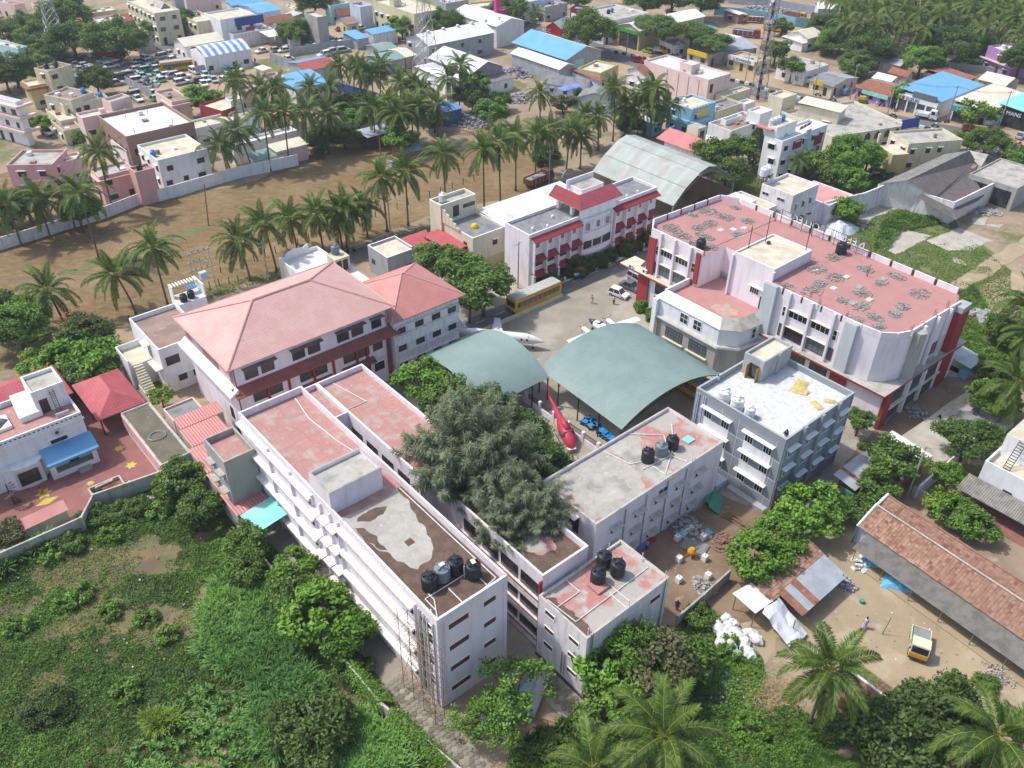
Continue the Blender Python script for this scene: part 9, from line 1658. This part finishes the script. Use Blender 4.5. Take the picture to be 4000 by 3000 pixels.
for s in (-1,1):MB().loft([[(-.9,s*.88,1.3),(-2.0,s*.99,1.3),(-2.0,s*.95,1.9),(-1.0,s*.84,1.9)],[(-.9,s*.93,1.3),(-2.0,s*1.01,1.3),(-2.0,s*.98,1.9),(-1.0,s*.88,1.9)]],mH).build('side_window', o);MB().tube([(.2,s*.9,.1),(-3.4,s*.9,.1)],.06,mO).tube([(-.6,s*.9,.1),(-.6,s*.6,.7)],.05,mO).tube([(-2.6,s*.9,.1),(-2.6,s*.6,.7)],.05,mO).build('skid', o)
MB().loft([circle(-1.4,.3,.2,2.35),circle(-2.6,.5,.4,2.5),circle(-4.0,.3,.25,2.3)], 'heli_red').build('engine_cowl', o,True);MB().tube([(-2.2,0,2.7),(-2.2,0,3.2)],.09,mT).build('rotor_mast', o)
MB().loft([[(-8.8,-.05,2.1),(-9.6,-.05,2.2),(-9.6,.05,2.2),(-8.8,.05,2.1)],[(-9.6,-.03,3.6),(-10.1,-.03,3.6),(-10.1,.03,3.6),(-9.6,.03,3.6)]], 'heli_red').build('tail_fin', o);MB().face([(1.0,-.5,.72),(1.0,.5,.72),(.4,.7,.7),(.4,-.7,.7)],mA).build('nose_stripe', o)
# ---------------------------------------------------------------- poles, masts, wires
def lattice(name,label,x,y,h,w0,w1,n,m,arms=(),cat='tower', rot=0., dishes=False,m2=None):
 o=thing(name,label,cat,(x,y,0),rot);cs=((1,1),(-1,1),(-1,-1),(1,-1));wz=lambda t:w0+(w1-w0)*min(1,t*1.15)**.8
 for c in cs:
  b=MB()
  for k in range(n):t0,t1=k/n,(k+1)/n;b.tube([(c[0]*wz(t0)/2,c[1]*wz(t0)/2,h*t0),(c[0]*wz(t1)/2,c[1]*wz(t1)/2,h*t1)],.09,m if not m2 or k % 2 else m2,4)
  b.build('leg', o)
 b=MB()
 for k in range(n):
  t0,t1=k/n,(k+1)/n
  for a,c in zip(cs,cs[1:]+cs[:1]):b.tube([(a[0]*wz(t0)/2,a[1]*wz(t0)/2,h*t0),(c[0]*wz(t1)/2,c[1]*wz(t1)/2,h*t1)],.05,m,3).tube([(c[0]*wz(t0)/2,c[1]*wz(t0)/2,h*t0),(a[0]*wz(t1)/2,a[1]*wz(t1)/2,h*t1)],.05,m,3).tube([(a[0]*wz(t1)/2,a[1]*wz(t1)/2,h*t1),(c[0]*wz(t1)/2,c[1]*wz(t1)/2,h*t1)],.05,m,3)
 b.build('bracing', o)
 for z,L in arms:MB().tube([(-L,0,z),(0,.3,z+.4),(L,0,z)],.08,m,4).tube([(-L,0,z),(0,-.3,z-.5),(L,0,z)],.06,m,4).build('cross_arm', o)
 if dishes:
  for k in range(9):a=k*1.9;z=h*.5+k*h*.05;MB().cone((math.cos(a)*.9,math.sin(a)*.9,z),(math.cos(a)*1.2,math.sin(a)*1.2,z),.5,.55,nB,12).build('dish', o)
  for k in range(6):a=k*1.05;MB().box(-.14,-.1,0,.14,.1,2.2,nB).build('antenna_panel', o);q=KIDS[o.name][-1];q.location=(math.cos(a)*1.0,math.sin(a)*1.0,h*.82+(k % 2)*2.6);q.rotation_euler=(0,0,a)
  MB().box(-.25,-.3,0,.25,.3,h*.95,mM).build('cable_run', o)
 return o
lattice('transmission_tower', 'grey lattice transmission tower rising before the dark trees, top left', *[(-136.0,263.6)][0],26,7,1.2,9,mT,((21,4.5),(24.5,3.5)),rot=TH)
lattice('transmission_tower', 'slender grey lattice tower before the long warehouse', *(-25.6,249.3),34,6.5,1.0,12,mT,((27,4),(31,3)),rot=TH)
lattice('telecom_mast', 'tall red and white telecom mast hung with dishes beside the road', *(66.0,235.8),34,3.2,1.4,16,mT,dishes=True,rot=TH,m2='mast_red')
def pole(x,y,h,label,arms=2,m='pole_concrete', lean=0., cat='utility pole', group='utility poles'):
 o=thing('utility_pole', label,cat,(x,y,0),rng.uniform(-.4,.4)+TH,group);MB().cone((0,0,-.05),(lean,0,h),.15,.10,m,7).build('shaft', o)
 for k in range(arms):MB().box(lean-.9+.2*k,-.05,h-.5-k*.7,lean+.9-.2*k,.05,h-.4-k*.7,mT).build('cross_arm', o)
 for k in (-1,1):MB().lathe([(.07,0),(.1,.08),(.05,.2)], 'sack_white', 8,(lean+k*.75,0,h-.4)).build('insulator', o)
 return o
PLS=[((-60.0,153.7),8.5, 'leaning bare pole standing alone in the brown field', 0, 'bamboo'),((-43.0,131.9),8, 'concrete pole behind the terracotta roof by the fence', 2, 'pole_concrete'),((-23.9,150.8),7.5, 'concrete pole beside the grey cube house', 2, 'pole_concrete'),((-30.4,186.8),7.5, 'thin bare pole in front of the palm belt', 0, 'bamboo'),((0.8,130.9),9, 'pole beside the parked yellow bus', 1, 'pole_concrete'),((50.0,79.3),8.5, 'pole by the garden lane wall', 1, 'pole_concrete'),((7.4,175.7),8, 'concrete pole beside the brown lorry', 1, 'pole_concrete'),((24.5,150.3),9, 'dark pole with a transformer in front of the admin building', 2,mP)]
for (q,h,l,a,m) in PLS:pole(*q,h,l,a,m,.8 if 'leaning' in l else 0)
for k,q in enumerate([(19.3,290.9),(34.2,276.9),(51.8,275.3),(65.6,250.2),(82.6,240.5),(91.6,236.9),(97.8,224.9),(111.2,219.3),(122.8,215.5)]):pole(*q,9.5,f'{ORD[k]} pole from the left along the main road', 1,mT if k % 2 else 'pole_concrete', 0, 'utility pole', 'poles along the main road')
o=thing('transformer_stand', 'two-pole transformer stand at the field fence', 'transformer', (*(-52.6,127.8),0),TH)
for x in (-1.7,1.7):MB().cone((x,0,0),(x,0,8.2),.13,.1,mY,6).build('pole', o)
for z in (7.8,6.2,4.6,2.6):MB().box(-2.2,-.08,z,2.2,.08,z+.14,mT).build('cross_arm', o)
MB().box(-.6,-.5,2.8,.6,.5,4.0,mJ).build('transformer', o)
for z in (6.35,4.75,7.95):
 for x in (-1,0,1):MB().lathe([(.06,0),(.1,.1),(.05,.25)], 'maroon_wood', 6,(x,0,z)).build('insulator', o)
def wires(label,pts,sag=.6,n=3,sp=.5,r=.018):
 b=MB()
 for j in range(n):
  for a,c in zip(pts[:-1],pts[1:]):
   A,B=Vector(a),Vector(c);d=Vector((-(B-A).y,(B-A).x,0)).normalized()*(j-(n-1)/2)*sp;q=[A.lerp(B,t)+d-Vector((0,0,sag*4*t*(1-t))) for t in np.linspace(0,1,9)];b.tube(q,r,mP,3)
 tag(b.build('power_lines'),label, 'cables')
z_=lambda q,z:(q[0],q[1],z)
wires('power lines running along the brown field fence', [z_((-87.8,119.8),7),z_((-70.5,119.7),8),z_((-52.6,127.8),7.9),z_((-43.0,131.9),7.6),z_((-23.9,150.8),7.2)],.8,3,.6)
wires('power lines crossing the left edge bushes', [z_((-77.3,100.2),6.5),z_((-66.9,104.4),7.2),z_((-52.6,127.8),6.3)],.7,3,.5)
wires('power lines over the main road shoulder', [z_(q,9.2) for q in [(19.3,290.9),(34.2,276.9),(51.8,275.3),(65.6,250.2),(82.6,240.5),(91.6,236.9),(97.8,224.9),(111.2,219.3),(122.8,215.5)]],.7,3,.6);wires('wires from the garden pole to the right', [z_((50.0,79.3),8.2),z_((54.8,65.6),6.5)],.5,4,.3);wires('wire from the garden pole over the scrub', [z_((50.0,79.3),8.3),z_((63.7,79.6),8)],.4,1)
for k,q in enumerate([(-62.0,117.5),(-64.2,116.4),(-52.2,134.8),(-50.6,136.3),(-49.0,137.9),(-47.4,139.4),(-45.8,141.0),(-44.2,142.6),(-42.5,144.3),(-40.8,146.0),(-39.0,147.7),(-37.3,149.4),(-35.5,151.2),(-33.6,153.0),(-31.8,154.8),(-29.9,156.7),(-27.9,158.6),(-26.0,160.5),(-24.0,162.5),(-21.9,164.5),(-19.9,166.5),(-17.8,168.6),(-15.6,170.7),(-13.4,172.9),(-11.2,175.1),(-8.9,177.3),(-53.7,128.2),(-52.4,129.0),(-51.0,129.9),(-49.6,130.7),(-48.2,131.6)]):
 o=thing('fence_post', 'dark stone post of the fence along the brown field', 'fence post', (*q,0),rng.uniform(0,3), 'field fence posts');MB().cone((0,0,-.05),(rng.uniform(-.12,.12),rng.uniform(-.1,.1),rng.uniform(1.3,1.7)),.09,.08,mO,5).build('shaft', o)
o=thing('arched_gate', 'grey arched gateway beyond the green sheet roof', 'gate', (*(11.4,174.6),0),TH+R(10));b=MB()
for t0,t1 in zip(np.linspace(0,math.pi,13)[:-1],np.linspace(0,math.pi,13)[1:]):b.face([(-3.2*math.cos(t0),0,4.2+1.8*math.sin(t0)),(-3.2*math.cos(t1),0,4.2+1.8*math.sin(t1)),(-3.2*math.cos(t1),0,5.0+1.9*math.sin(t1)),(-3.2*math.cos(t0),0,5.0+1.9*math.sin(t0))],nC).face([(-3.2*math.cos(t0),0,5.0+1.9*math.sin(t0)),(-3.2*math.cos(t1),0,5.0+1.9*math.sin(t1)),(-3.2*math.cos(t1),.5,5.0+1.9*math.sin(t1)),(-3.2*math.cos(t0),.5,5.0+1.9*math.sin(t0))],nC)
b.build('arch', o)
for x in (-3.2,3.2):block(o, 'pillar', x-.35,-.05,0,x+.35,.55,5,nC)
block(o, 'gate_leaf', -2.8,.1,0,2.8,.2,3.0, 'deep_blue_sheet')
o.scale=(.6,.6,.6)
# ---------------------------------------------------------------- road kerb blocks, bollards, court marks, clutter
k=0
for a,c in zip([(29.6,280.6),(39.0,273.4),(50.4,261.8),(68.4,246.6),(71.0,242.0),(97.1,220.4),(110.6,206.8),(120.2,198.0)][:-1],[(29.6,280.6),(39.0,273.4),(50.4,261.8),(68.4,246.6),(71.0,242.0),(97.1,220.4),(110.6,206.8),(120.2,198.0)][1:]):
 L,an=edge_frame(a,c)
 for j in range(int(L/1.5)):
  x,y=a[0]+(c[0]-a[0])*(j*1.5)/L,a[1]+(c[1]-a[1])*(j*1.5)/L;k+=1
  if k<=130:o=MB().box(0,-.25,0,1.4,.25,.75, 'kerb_white' if k % 2 else 'kerb_black').build('median_block', loc=(x,y,.04),rot=an);tag(o,('white' if k % 2 else 'black') + ' concrete block of the striped road median', 'road block', 'striped median blocks')
for k,x in enumerate((90.5,94.1,98.0,102.2,106.6,110.9,114.6,118.4)):
 c=cw(x,94.75);o=MB().lathe([(.22,0),(.22,.75),(.26,.8),(.2,.98),(.05,1.05)], 'kerb_white', 10).build('bollard', loc=(c[0],c[1],.03));tag(o,f'{ORD[k]} white bollard from the bus end along the admin kerb', 'bollard', 'white bollards')
o=MB().prism([cw(86,94.9)[:2],cw(120,94.0)[:2],cw(120,94.25)[:2],cw(86,95.15)[:2]],.03,.16, 'kerb_white').build('kerb', kind='structure')
sheet('planting_bed', cpoly((89,95.1),(104.5,94.7),(104.5,96.6),(89,96.8)),.05, 'green_crop');sheet('planting_bed', cpoly((108.6,94.6),(120,94.3),(120,96.4),(108.6,96.6)),.05, 'green_crop')
hexm=[]
for m in ('hex_paver', 'hex_paver_dark'):
 b=MB();b.prism([(.30*math.cos(math.pi/3*k+.52),.30*math.sin(math.pi/3*k+.52)) for k in range(6)],0,.05,m,bottom=False);hexm.append(b.mesh('hex_paver'))
hp_=thing('paved_path', None,None);hp_['kind'] = 'structure';hc=0
for (x0,x1,y0,y1) in ((23.2,26.6,33,47),(36.2,38.1,27.6,38.5)):
 j=0;y=y0
 while y<y1:
  x=x0+(.28 if j % 2 else 0)
  while x<x1:
   if hc<300 and rng.random()<.93:q=cw(x,y);link('hex_paver', hexm[rng.random()<.3],hp_,(q[0],q[1],.031),TH);hc+=1
   x+=.56
  y+=.485;j+=1
sheet('alley_paving', cpoly((35.5,24),(39,24),(39,41),(37.4,75),(35.4,75),(35.4,41)),.028, 'paving')
for i,(q,s,l) in enumerate((((-52.2,86.7),.75, 'yellow floor star nearest the pavilion'),((-49.4,83.4),.8, 'yellow floor star beside the flat outbuilding'),((-53.3,79.9),.55, 'small yellow floor star beside the well'),((-58.3,77.9),1.1, 'yellow floor rosette under the crouching person'))):
 p=[(s*(1 if k % 2 else .55)*math.cos(k*math.pi/6),s*(1 if k % 2 else .55)*math.sin(k*math.pi/6)) for k in range(12)];o=sheet('floor_star', p,0, 'yellow_rangoli', kind=None);o.location=(*q,.036);tag(o,l, 'floor drawing')
dm=[(-58.3,75.6),(-57.7,77.0),(-56.2,77.5),(-56.9,76.1)];o=sheet('floor_diamond', dm,.037, 'yellow_rangoli', kind=None,label='large yellow diamond painted on the red court', cat='floor drawing')
o=campus('well', 'square brick-edged well pit with a black tank on the red court', 11.3,90.4); 
for q in ((0,0,4,.2),(0,3.3,4,3.5),(0,.2,.2,3.3),(3.8,.2,4,3.3)):block(o, 'kerb', *q[:2],0,*q[2:],.55,mI)
sheet('floor', [(.2,.2),(3.8,.2),(3.8,3.3),(.2,3.3)],.05,mS,parent=o);MB().tube([(.8,2.9,.6),(3,3.0,.6)],.1, 'pvc').build('pipe', o);tank(*(-50.8,77.0),.05, 'black water tank standing in the well pit of the red court', mM,.85)
o=thing('tiled_gate_roof', 'pink tiled gate roof on the court wall', 'gate', (*(-56.7,70.0),0),TH);MB().face([(0,0,1.6),(5.2,.2,1.6),(5.2,1.8,2.1),(0,1.6,2.1)], 'red_sheet').build('roof', o);block(o, 'wall', .1,.3,0,5,.5,1.55,mL)
b=MB()
for k in range(16):a=k*.5;b.face([(0,0,.2*k),(.9*math.cos(a),.9*math.sin(a),.2*k),(.9*math.cos(a+.45),.9*math.sin(a+.45),.2*k)],mO)
b.tube([(0,0,0),(0,0,3.4)],.07,mP);q=(-61.0,75.9);b.build('treads', thing('spiral_stair', 'black iron spiral stair at the corner of the white villa', 'stair', (*q,0)))
for q,sz,m,l in (((-61.0,79.9),(1.2,.05,.7), 'cl_lilac', 'pale cloth drying by the villa bay'),((-56.8,82.3),(.22,.22,.3), 'blue_plastic', 'blue bucket on the villa porch'),((-56.6,82.3),(.2,.2,.28), 'sign_yellow', 'yellow bucket on the villa porch')):
 b=MB().lathe([(sz[0]*.6,0),(sz[0]*.75,sz[2])],m,10) if sz[0]<.5 else MB().box(-.6,0,0,.6,.04,.7,m);o=b.build('bucket' if sz[0]<.5 else 'cloth', loc=(*q,.5 if sz[0]<.5 else .4));tag(o,l, 'bucket' if sz[0]<.5 else 'cloth')
sk=[]
for j in range(3):
 bm=bmesh.new();bmesh.ops.create_icosphere(bm,subdivisions=2,radius=1);r=np.random.default_rng(j+3)
 for v in bm.verts:v.co *= 1+.13*math.sin(v.co.x*5+j)+.10*math.cos(v.co.y*7+v.co.z*4+j*2)+r.normal()*.04
 me=bpy.data.meshes.new('sack');bm.to_mesh(me);bm.free();me.materials.append(MATS['sack_white']);sk.append(me)
for i,(x,y) in enumerate([(23.4,59.8),(24.0,59.2),(22.4,58.4),(23.2,58.1),(24.0,58.1),(24.2,57.5),(22.6,57.4),(23.3,57.3),(23.2,56.6),(22.2,56.6),(25.6,57.9),(26.1,57.1),(24.7,56.6),(23.1,55.7),(23.4,55.4),(24.7,55.6),(25.0,55.2),(23.5,58.8)]):link('sack', sk[i % 3],None,(x,y,.42),(rng.uniform(-.3,.3),rng.uniform(-.3,.3),rng.uniform(0,6)), 'bulging white plastic sack dumped on the weedy bank', 'sack', 'white sacks on the bank', scale=(.85*rng.uniform(.7,1.2),.55*rng.uniform(.8,1.2),.5))
for q,rr_,m,l,n,hz,sz in (((21.6,51.6),2.2, 'rubbish', 'spill of pale plastic rubbish below the white sacks', 120,.35,.16),((50.1,53.5),1.5, 'rubbish', 'small white rubbish pile on the yard edge', 80,.3,.13),((40.6,68.1),1.3, 'sack_white', 'heap of white plastic at the end of the verandah', 40,.7,.2),((21.9,64.5),1.4, 'rubble_grey', 'grey scrap heap in the debris yard', 70,.4,.16),((-12.2,215.1),5.5, 'rubbish', 'rubbish heap inside the low rusty pen', 260,1.5,.35),((37.8,65.1),1.4, 'rubbish', 'dark rubbish heap at the tile shed corner', 70,.5,.2),((78.9,123.4),2.6, 'rubble_grey', 'pile of broken stone slabs at the lot edge', 60,.7,.42),((-44.0,77.1),1.8, 'rubbish', 'rubbish scattered at the foot of the court wall', 60,.3,.14),((25.6,71.0),2.0, 'clay_tile', 'broken red bricks in the debris yard', 120,.4,.13),((21.3,73.8),2.6, 'rubble_grey', 'stone rubble along the middle block footing', 110,.4,.2),((-64.0,292.2),4.5, 'rubbish', 'tangled scrap metal behind the scrap cars', 160,1.5,.4),((-103.0,239.9),4.2, 'rubbish', 'stacked dark car bodies and wheels in the pen', 160,1.6,.45),((0.8,257.2),6, 'rubbish', 'scrap heap beside the white corrugated shed', 200,1.4,.4),((1.7,234.0),5, 'rubbish', 'scrap piled in the yard behind the lone palm', 160,1.2,.35),((90.3,339.2),7, 'rubbish', 'rows of dark truck parts behind the blue wall', 200,1.2,.45),((96.5,336.0),8, 'rubbish', 'rusty chassis heap behind the blue wall', 240,1.4,.5),((70.7,109.9),1.2, 'rubble_grey', 'loose stones under the workshop canopy', 40,.2,.14),((57.8,96.6),2.2, 'rubbish', 'debris heap along the college side wall', 80,.5,.2)):
 heap(q[0],q[1],.03,rr_,l,m,n,hz,True,sz);COL.objects[-1]['group'] = 'heaps of rubbish and rubble'
r=np.random.default_rng(5);n=1500;qx,qy=(26.3,50.7);P=np.stack([qx+r.normal(size=n)*1.5,qy+r.normal(size=n)*1.2,.05+.35*r.random(n)],1);me=leaf_mesh('straw', P,np.tile([0,0,1.],(n,1)),.7,np.zeros(n,int), 'grass', .06);me.materials.clear();me.materials.append(MATS['straw']);link('straw', me,label='spread heap of dry straw left of the big palm', cat='straw', kind='stuff')
def tarp(label,x,y,z,L,Wd,m,rot=0., seed=1,h=.7,name='tarpaulin'):
 rr_=random.Random(seed);n=7;b=MB();g_=[[(L*(i/n-.5)+rr_.uniform(-.1,.1),Wd*(j/n-.5)+rr_.uniform(-.1,.1),max(.02,h*math.sin(math.pi*i/n)**.6*math.sin(math.pi*j/n)**.6*rr_.uniform(.7,1.2))) for j in range(n+1)] for i in range(n+1)]
 for i in range(n):
  for j in range(n):b.face([g_[i][j],g_[i+1][j],g_[i+1][j+1],g_[i][j+1]],m)
 o=b.build(name,loc=(x,y,z),rot=rot);tag(o,label, 'tarpaulin');return o
tarp('sky blue tarpaulin bundle at the near end of the verandah', *(43.8,65.0),.02,3.6,2.0, 'tarp_blue', R(-20),1,1.2);tarp('pale blue tarpaulin at the right end of the verandah', *(54.4,60.7),.02,2.6,2.2, 'tarp_blue', R(60),2,1.8);tarp('large white tarpaulins heaped against the lot wall', *(64.0,155.6),.02,9,6, 'tarp_white', TH,3,1.6);tarp('indigo tarpaulin thrown over the dark roof', *(14.4,230.2),4.4,7,3, 'tarp_indigo', TH,4,.35);tarp('blue tarpaulin bundle beneath the verandah roof', *(41.7,68.1),.02,2.4,1.6, 'tarp_blue', 0,5,1.0)
for i,(q,l) in enumerate((((30.5,90.8), 'yellow sacks spilled by the headroom door on the tiled roof'),((36.6,88.2), 'largest heap of empty yellow sacks on the tiled roof'),((37.7,84.3), 'yellow sacks nearest the front corner of the tiled roof'),((39.6,85.2), 'yellow sacks at the edge of the tiled roof'),((37.1,86.9), 'small bunch of yellow sacks in the middle of the tiled roof'))):
 o=tarp(l,*q,10.67,(1.0,3.2,1.8,1.5,1.2)[i],(.8,1.6,1.0,.7,.7)[i], 'sack_yellow', i,i+20,.2, 'sack_heap');o['category'] = 'sacks'
def box_thing(nm,lab,cat,q,z,L,Wd,h,m,rot):o=MB().box(-L/2,-Wd/2,0,L/2,Wd/2,h,m).build(nm,loc=(*q,z),rot=rot);tag(o,lab,cat);return o
for q,a,l in (((25.3,78.5),.5, 'upper green tin panel lying against the middle block'),((25.6,77.5),.45, 'lower green tin panel lying beside the upper one')):o=MB().face([(-1.6,-.7,.1),(1.6,-.7,.1),(1.6,.7,.9),(-1.6,.7,.9)], 'soft_green_panel').face([(-1.6,-.7,.04),(-1.6,.7,.84),(1.6,.7,.84),(1.6,-.7,.04)], 'soft_green_panel').build('tin_panel', loc=(*q,.05),rot=a+TH);tag(o,l, 'panel')
for i in range(12): 
 q=(27.8,74.3);o=MB().cone((-2.2,0,.1+.03*i),(2.2,rng.uniform(-.4,.4),.1+.05*i),.05,.04, 'bamboo', 5).build('bamboo_pole', loc=(q[0]+rng.uniform(-.6,.6),q[1]+rng.uniform(-.6,.6),0),rot=rng.uniform(-.2,.3)-.9);tag(o, 'loose bamboo pole in the heap in the debris yard', 'pole', 'loose bamboo poles')
for i,(q,l) in enumerate((((19.9,71.5), 'white concrete cube left of the dark boards'),((23.0,71.7), 'white concrete cube right of the dark boards'),((19.6,68.2), 'white concrete cube left of the yellow mixer'),((22.6,68.4), 'white concrete cube right of the yellow mixer'),((19.1,65.1), 'white concrete cube by the metal sheet'),((22.5,65.7), 'white concrete cube near the debris wall'))):
 o=box_thing('concrete_cube', l, 'concrete block', q,0,.62,.62,.8,mA,TH);pipe(o,[(0,0,.8),(0,0,1.5)],.03, 'rust_iron', 'rebar')
for i in range(5):box_thing('board', '%s dark formwork board from the left in the debris yard' % ORD[i], 'board', (lambda q:(q[0]+i*.5,q[1]-i*.25))((20.8,70.9)),.1+.01*i,1.9,.7,.06,mG,TH+.3)
for q,m,l,L in (((20.8,72.6), 'teal_sheet', 'turquoise sheet in the debris yard', 2.2),((21.4,73.2), 'tarp_white', 'white sheet above the turquoise one', 2.6),((23.7,72.7), 'tarp_blue', 'blue plastic scraps in the debris yard', 1.4),((15.7,70.8), 'desk_blue', 'colourful sheets leaning on the middle block', 2.2),((16.6,71.2), 'sign_red', 'red sheet leaning beside the colourful ones', 1.6)):tarp(l,*q,.03,L,.9,m,TH,int(L*10),.3, 'loose_sheet')
o=thing('concrete_mixer', 'small yellow concrete mixer in the debris yard', 'mixer', (*(21.1,68.9),0),TH);MB().lathe([(.2,0),(.5,.3),(.5,.6),(.28,.95)], 'cab_yellow', 12,(0,0,.45)).build('drum', o);MB().tube([(-.5,-.4,0),(0,0,.6),(.5,-.4,0)],.05, 'cab_yellow').tube([(-.9,.4,.2),(1.6,.3,.5)],.05, 'cab_yellow').build('frame', o)
for i,(x,y) in enumerate([(11.0,93.7),(11.8,92.7),(10.4,93.2),(11.1,92.3),(12.9,90.5),(13.6,89.6),(12.5,91.2),(13.2,90.1)]):
 o=thing('school_desk', 'blue topped school desk stored under the larger green hangar', 'desk', (x,y,0),TH+rng.uniform(-.3,.3), 'stored desks');block(o, 'top', -.6,-.35,.7,.6,.35,.75, 'desk_blue');block(o, 'bench', -.6,.5,.4,.6,.75,.45, 'desk_blue')
 for sx in (-.5,.5):block(o, 'leg', sx-.03,-.3,0,sx+.03,.7,.7,mP)
for i,m in enumerate(('heli_red', 'dull_green_sheet', 'mid_blue_sheet', 'teal_sheet', mQ,mQ)):
 q=cw(30.5+i*.9,37.6-i*.35);o=MB().face([(-2.6,-.5,.3),(2.6,-.5,.3),(2.6,.5,.7),(-2.6,.5,.7)],m).face([(-2.6,-.5,.26),(-2.6,.5,.66),(2.6,.5,.66),(2.6,-.5,.26)],m).build('metal_sheet', loc=(q[0],q[1],.1*i),rot=TH+.12*i-.1);tag(o,('red', 'green', 'blue', 'turquoise', 'grey', 'second grey')[i]+' corrugated sheet in the stack below the end wall', 'metal sheet', 'stacked metal sheets')
for i,(dx,dy) in enumerate(((0,0),(1.6,-.6),(.6,-1.8),(-1.2,-1.0))):q=cw(35.2+dx,24.5+dy);o=MB().lathe([(.75,0),(.75,.25),(.6,.25),(.6,.04)],mI,16).build('concrete_ring', loc=(q[0],q[1],.03));tag(o, 'round concrete cover among the trees at the bottom corner', 'concrete ring', 'concrete rings')
q=cw(38.6,28.6);box_thing('inspection_slab', 'raised grey concrete slab on the paved corner', 'slab', q[:2],.03,1.7,1.3,.35,mU,TH)
wall('low plinth wall closing the paved corner at the bottom', C2((27,24),(34,27),(43,27.5),(47,31)),.7,mI)
o=MB().cone((0,0,0),(.3,.1,2.6),.05,.03, 'bark', 5).build('dead_sapling', loc=(*(39.8,58.3),0));tag(o, 'thin dead sapling standing in the sandy yard', 'sapling')
for q,m,l in (((49.5,60.4),nB, 'white bucket under the verandah edge'),((38.9,62.5), 'soft_green_panel', 'green bucket on the sandy yard'),((51.2,58.8), 'sack_white', 'white bundle at the verandah post')):o=MB().lathe([(.22,0),(.28,.42),(.2,.42)],m,10).build('bucket', loc=(*q,.03));tag(o,l, 'bucket')
r=np.random.default_rng(8);b=MB()
for k in range(240):
 pg=(LOT,RW)[k % 2];lo,hi=np.min(pg,0),np.max(pg,0);p=lo+r.random(2)*(hi-lo)
 if in_poly(np.array([p]),pg)[0]:s=.04+.09*r.random();i0=len(b.v);b.box(-s,-s*.7,0,s,s*.7,s*.6,('rubble_grey', 'clay_tile_b', 'sack_white', 'tarp_blue')[int(r.random()**2*4)]);b.move(i0,Matrix.Translation((p[0],p[1],.25)) @ Matrix.Rotation(r.random()*6,4, 'Z') @ Matrix.Rotation(.5,4, 'X'))
o=b.build('litter');tag(o, 'scattered litter and stones over the weedy lots', 'litter', None, 'stuff')
b=MB()
for k in range(110):
 p=(lambda P_:P_[k % len(P_)])([(42.3,54.8),(48.2,55.3),(46.5,61.2),(47.0,56.8),(53.7,62.3),(32.3,60.2),(37.5,59.8),(32.4,57.5),(41.8,61.1),(33.5,57.9),(32.6,55.2),(36.4,54.9),(34.5,59.7),(48.8,58.7),(40.1,55.1),(34.1,55.3),(43.7,60.9),(40.0,60.9),(45.8,59.4),(42.5,57.3),(49.8,57.0),(37.5,57.1),(45.3,54.9),(39.9,58.4),(49.0,60.5),(38.3,57.5),(38.6,55.4),(40.1,61.5),(44.7,57.8),(51.7,54.7),(41.0,59.2),(46.0,58.8),(44.9,59.8),(49.0,55.2),(48.1,56.5),(52.4,61.4),(53.9,61.9),(33.7,58.7),(35.7,61.1),(46.3,62.4),(40.8,60.0),(54.5,63.2),(42.9,59.1),(35.5,60.2),(40.0,60.1),(43.7,58.2),(42.0,59.3),(45.1,59.0),(33.8,57.1),(39.4,55.4),(34.2,58.2),(37.7,57.4),(49.1,57.4),(42.7,54.7),(35.0,54.0),(40.8,57.4),(35.7,63.4),(34.8,58.2),(35.9,55.8),(34.4,57.1),(50.7,57.0),(50.7,55.8),(52.7,63.6),(43.6,60.8),(40.4,56.5),(49.0,61.8),(36.5,63.0),(46.7,55.8),(34.5,62.3),(33.1,54.0),(32.8,57.9),(52.5,62.2),(47.3,60.4),(45.9,59.1),(33.6,54.9),(40.9,54.2),(43.1,54.4),(47.8,63.3),(30.3,53.9),(45.2,56.0),(50.8,60.3),(46.6,57.4),(32.6,58.2),(52.0,58.4),(50.9,63.3),(40.7,58.7),(42.6,55.5),(42.1,58.1),(42.4,57.1),(44.8,59.8),(36.7,55.2),(38.6,56.6),(36.0,54.1),(36.5,59.4),(38.4,55.1),(48.8,61.2),(36.1,56.3),(42.5,62.0),(33.4,56.5),(45.0,55.9),(33.2,58.8),(34.4,57.9),(37.4,61.4),(45.2,62.2),(50.6,62.3),(36.6,56.2),(37.9,60.7),(48.7,58.2),(48.1,55.4),(54.9,63.2),(40.3,59.2),(36.7,55.2),(38.8,54.7),(33.1,59.1),(44.4,56.1),(40.8,55.0),(38.5,60.1),(36.7,61.8),(41.5,56.5),(35.7,58.8)]);s=.04+.06*r.random();i0=len(b.v);b.box(-s,-s*.7,0,s,s*.7,s*.5,('rubble_grey', 'mud_wall', 'sack_white')[k % 3]);b.move(i0,Matrix.Translation((p[0],p[1],.03)) @ Matrix.Rotation(r.random()*6,4, 'Z'))
o=b.build('yard_litter');tag(o, 'small stones and scraps strewn over the sandy yard', 'litter', None, 'stuff')
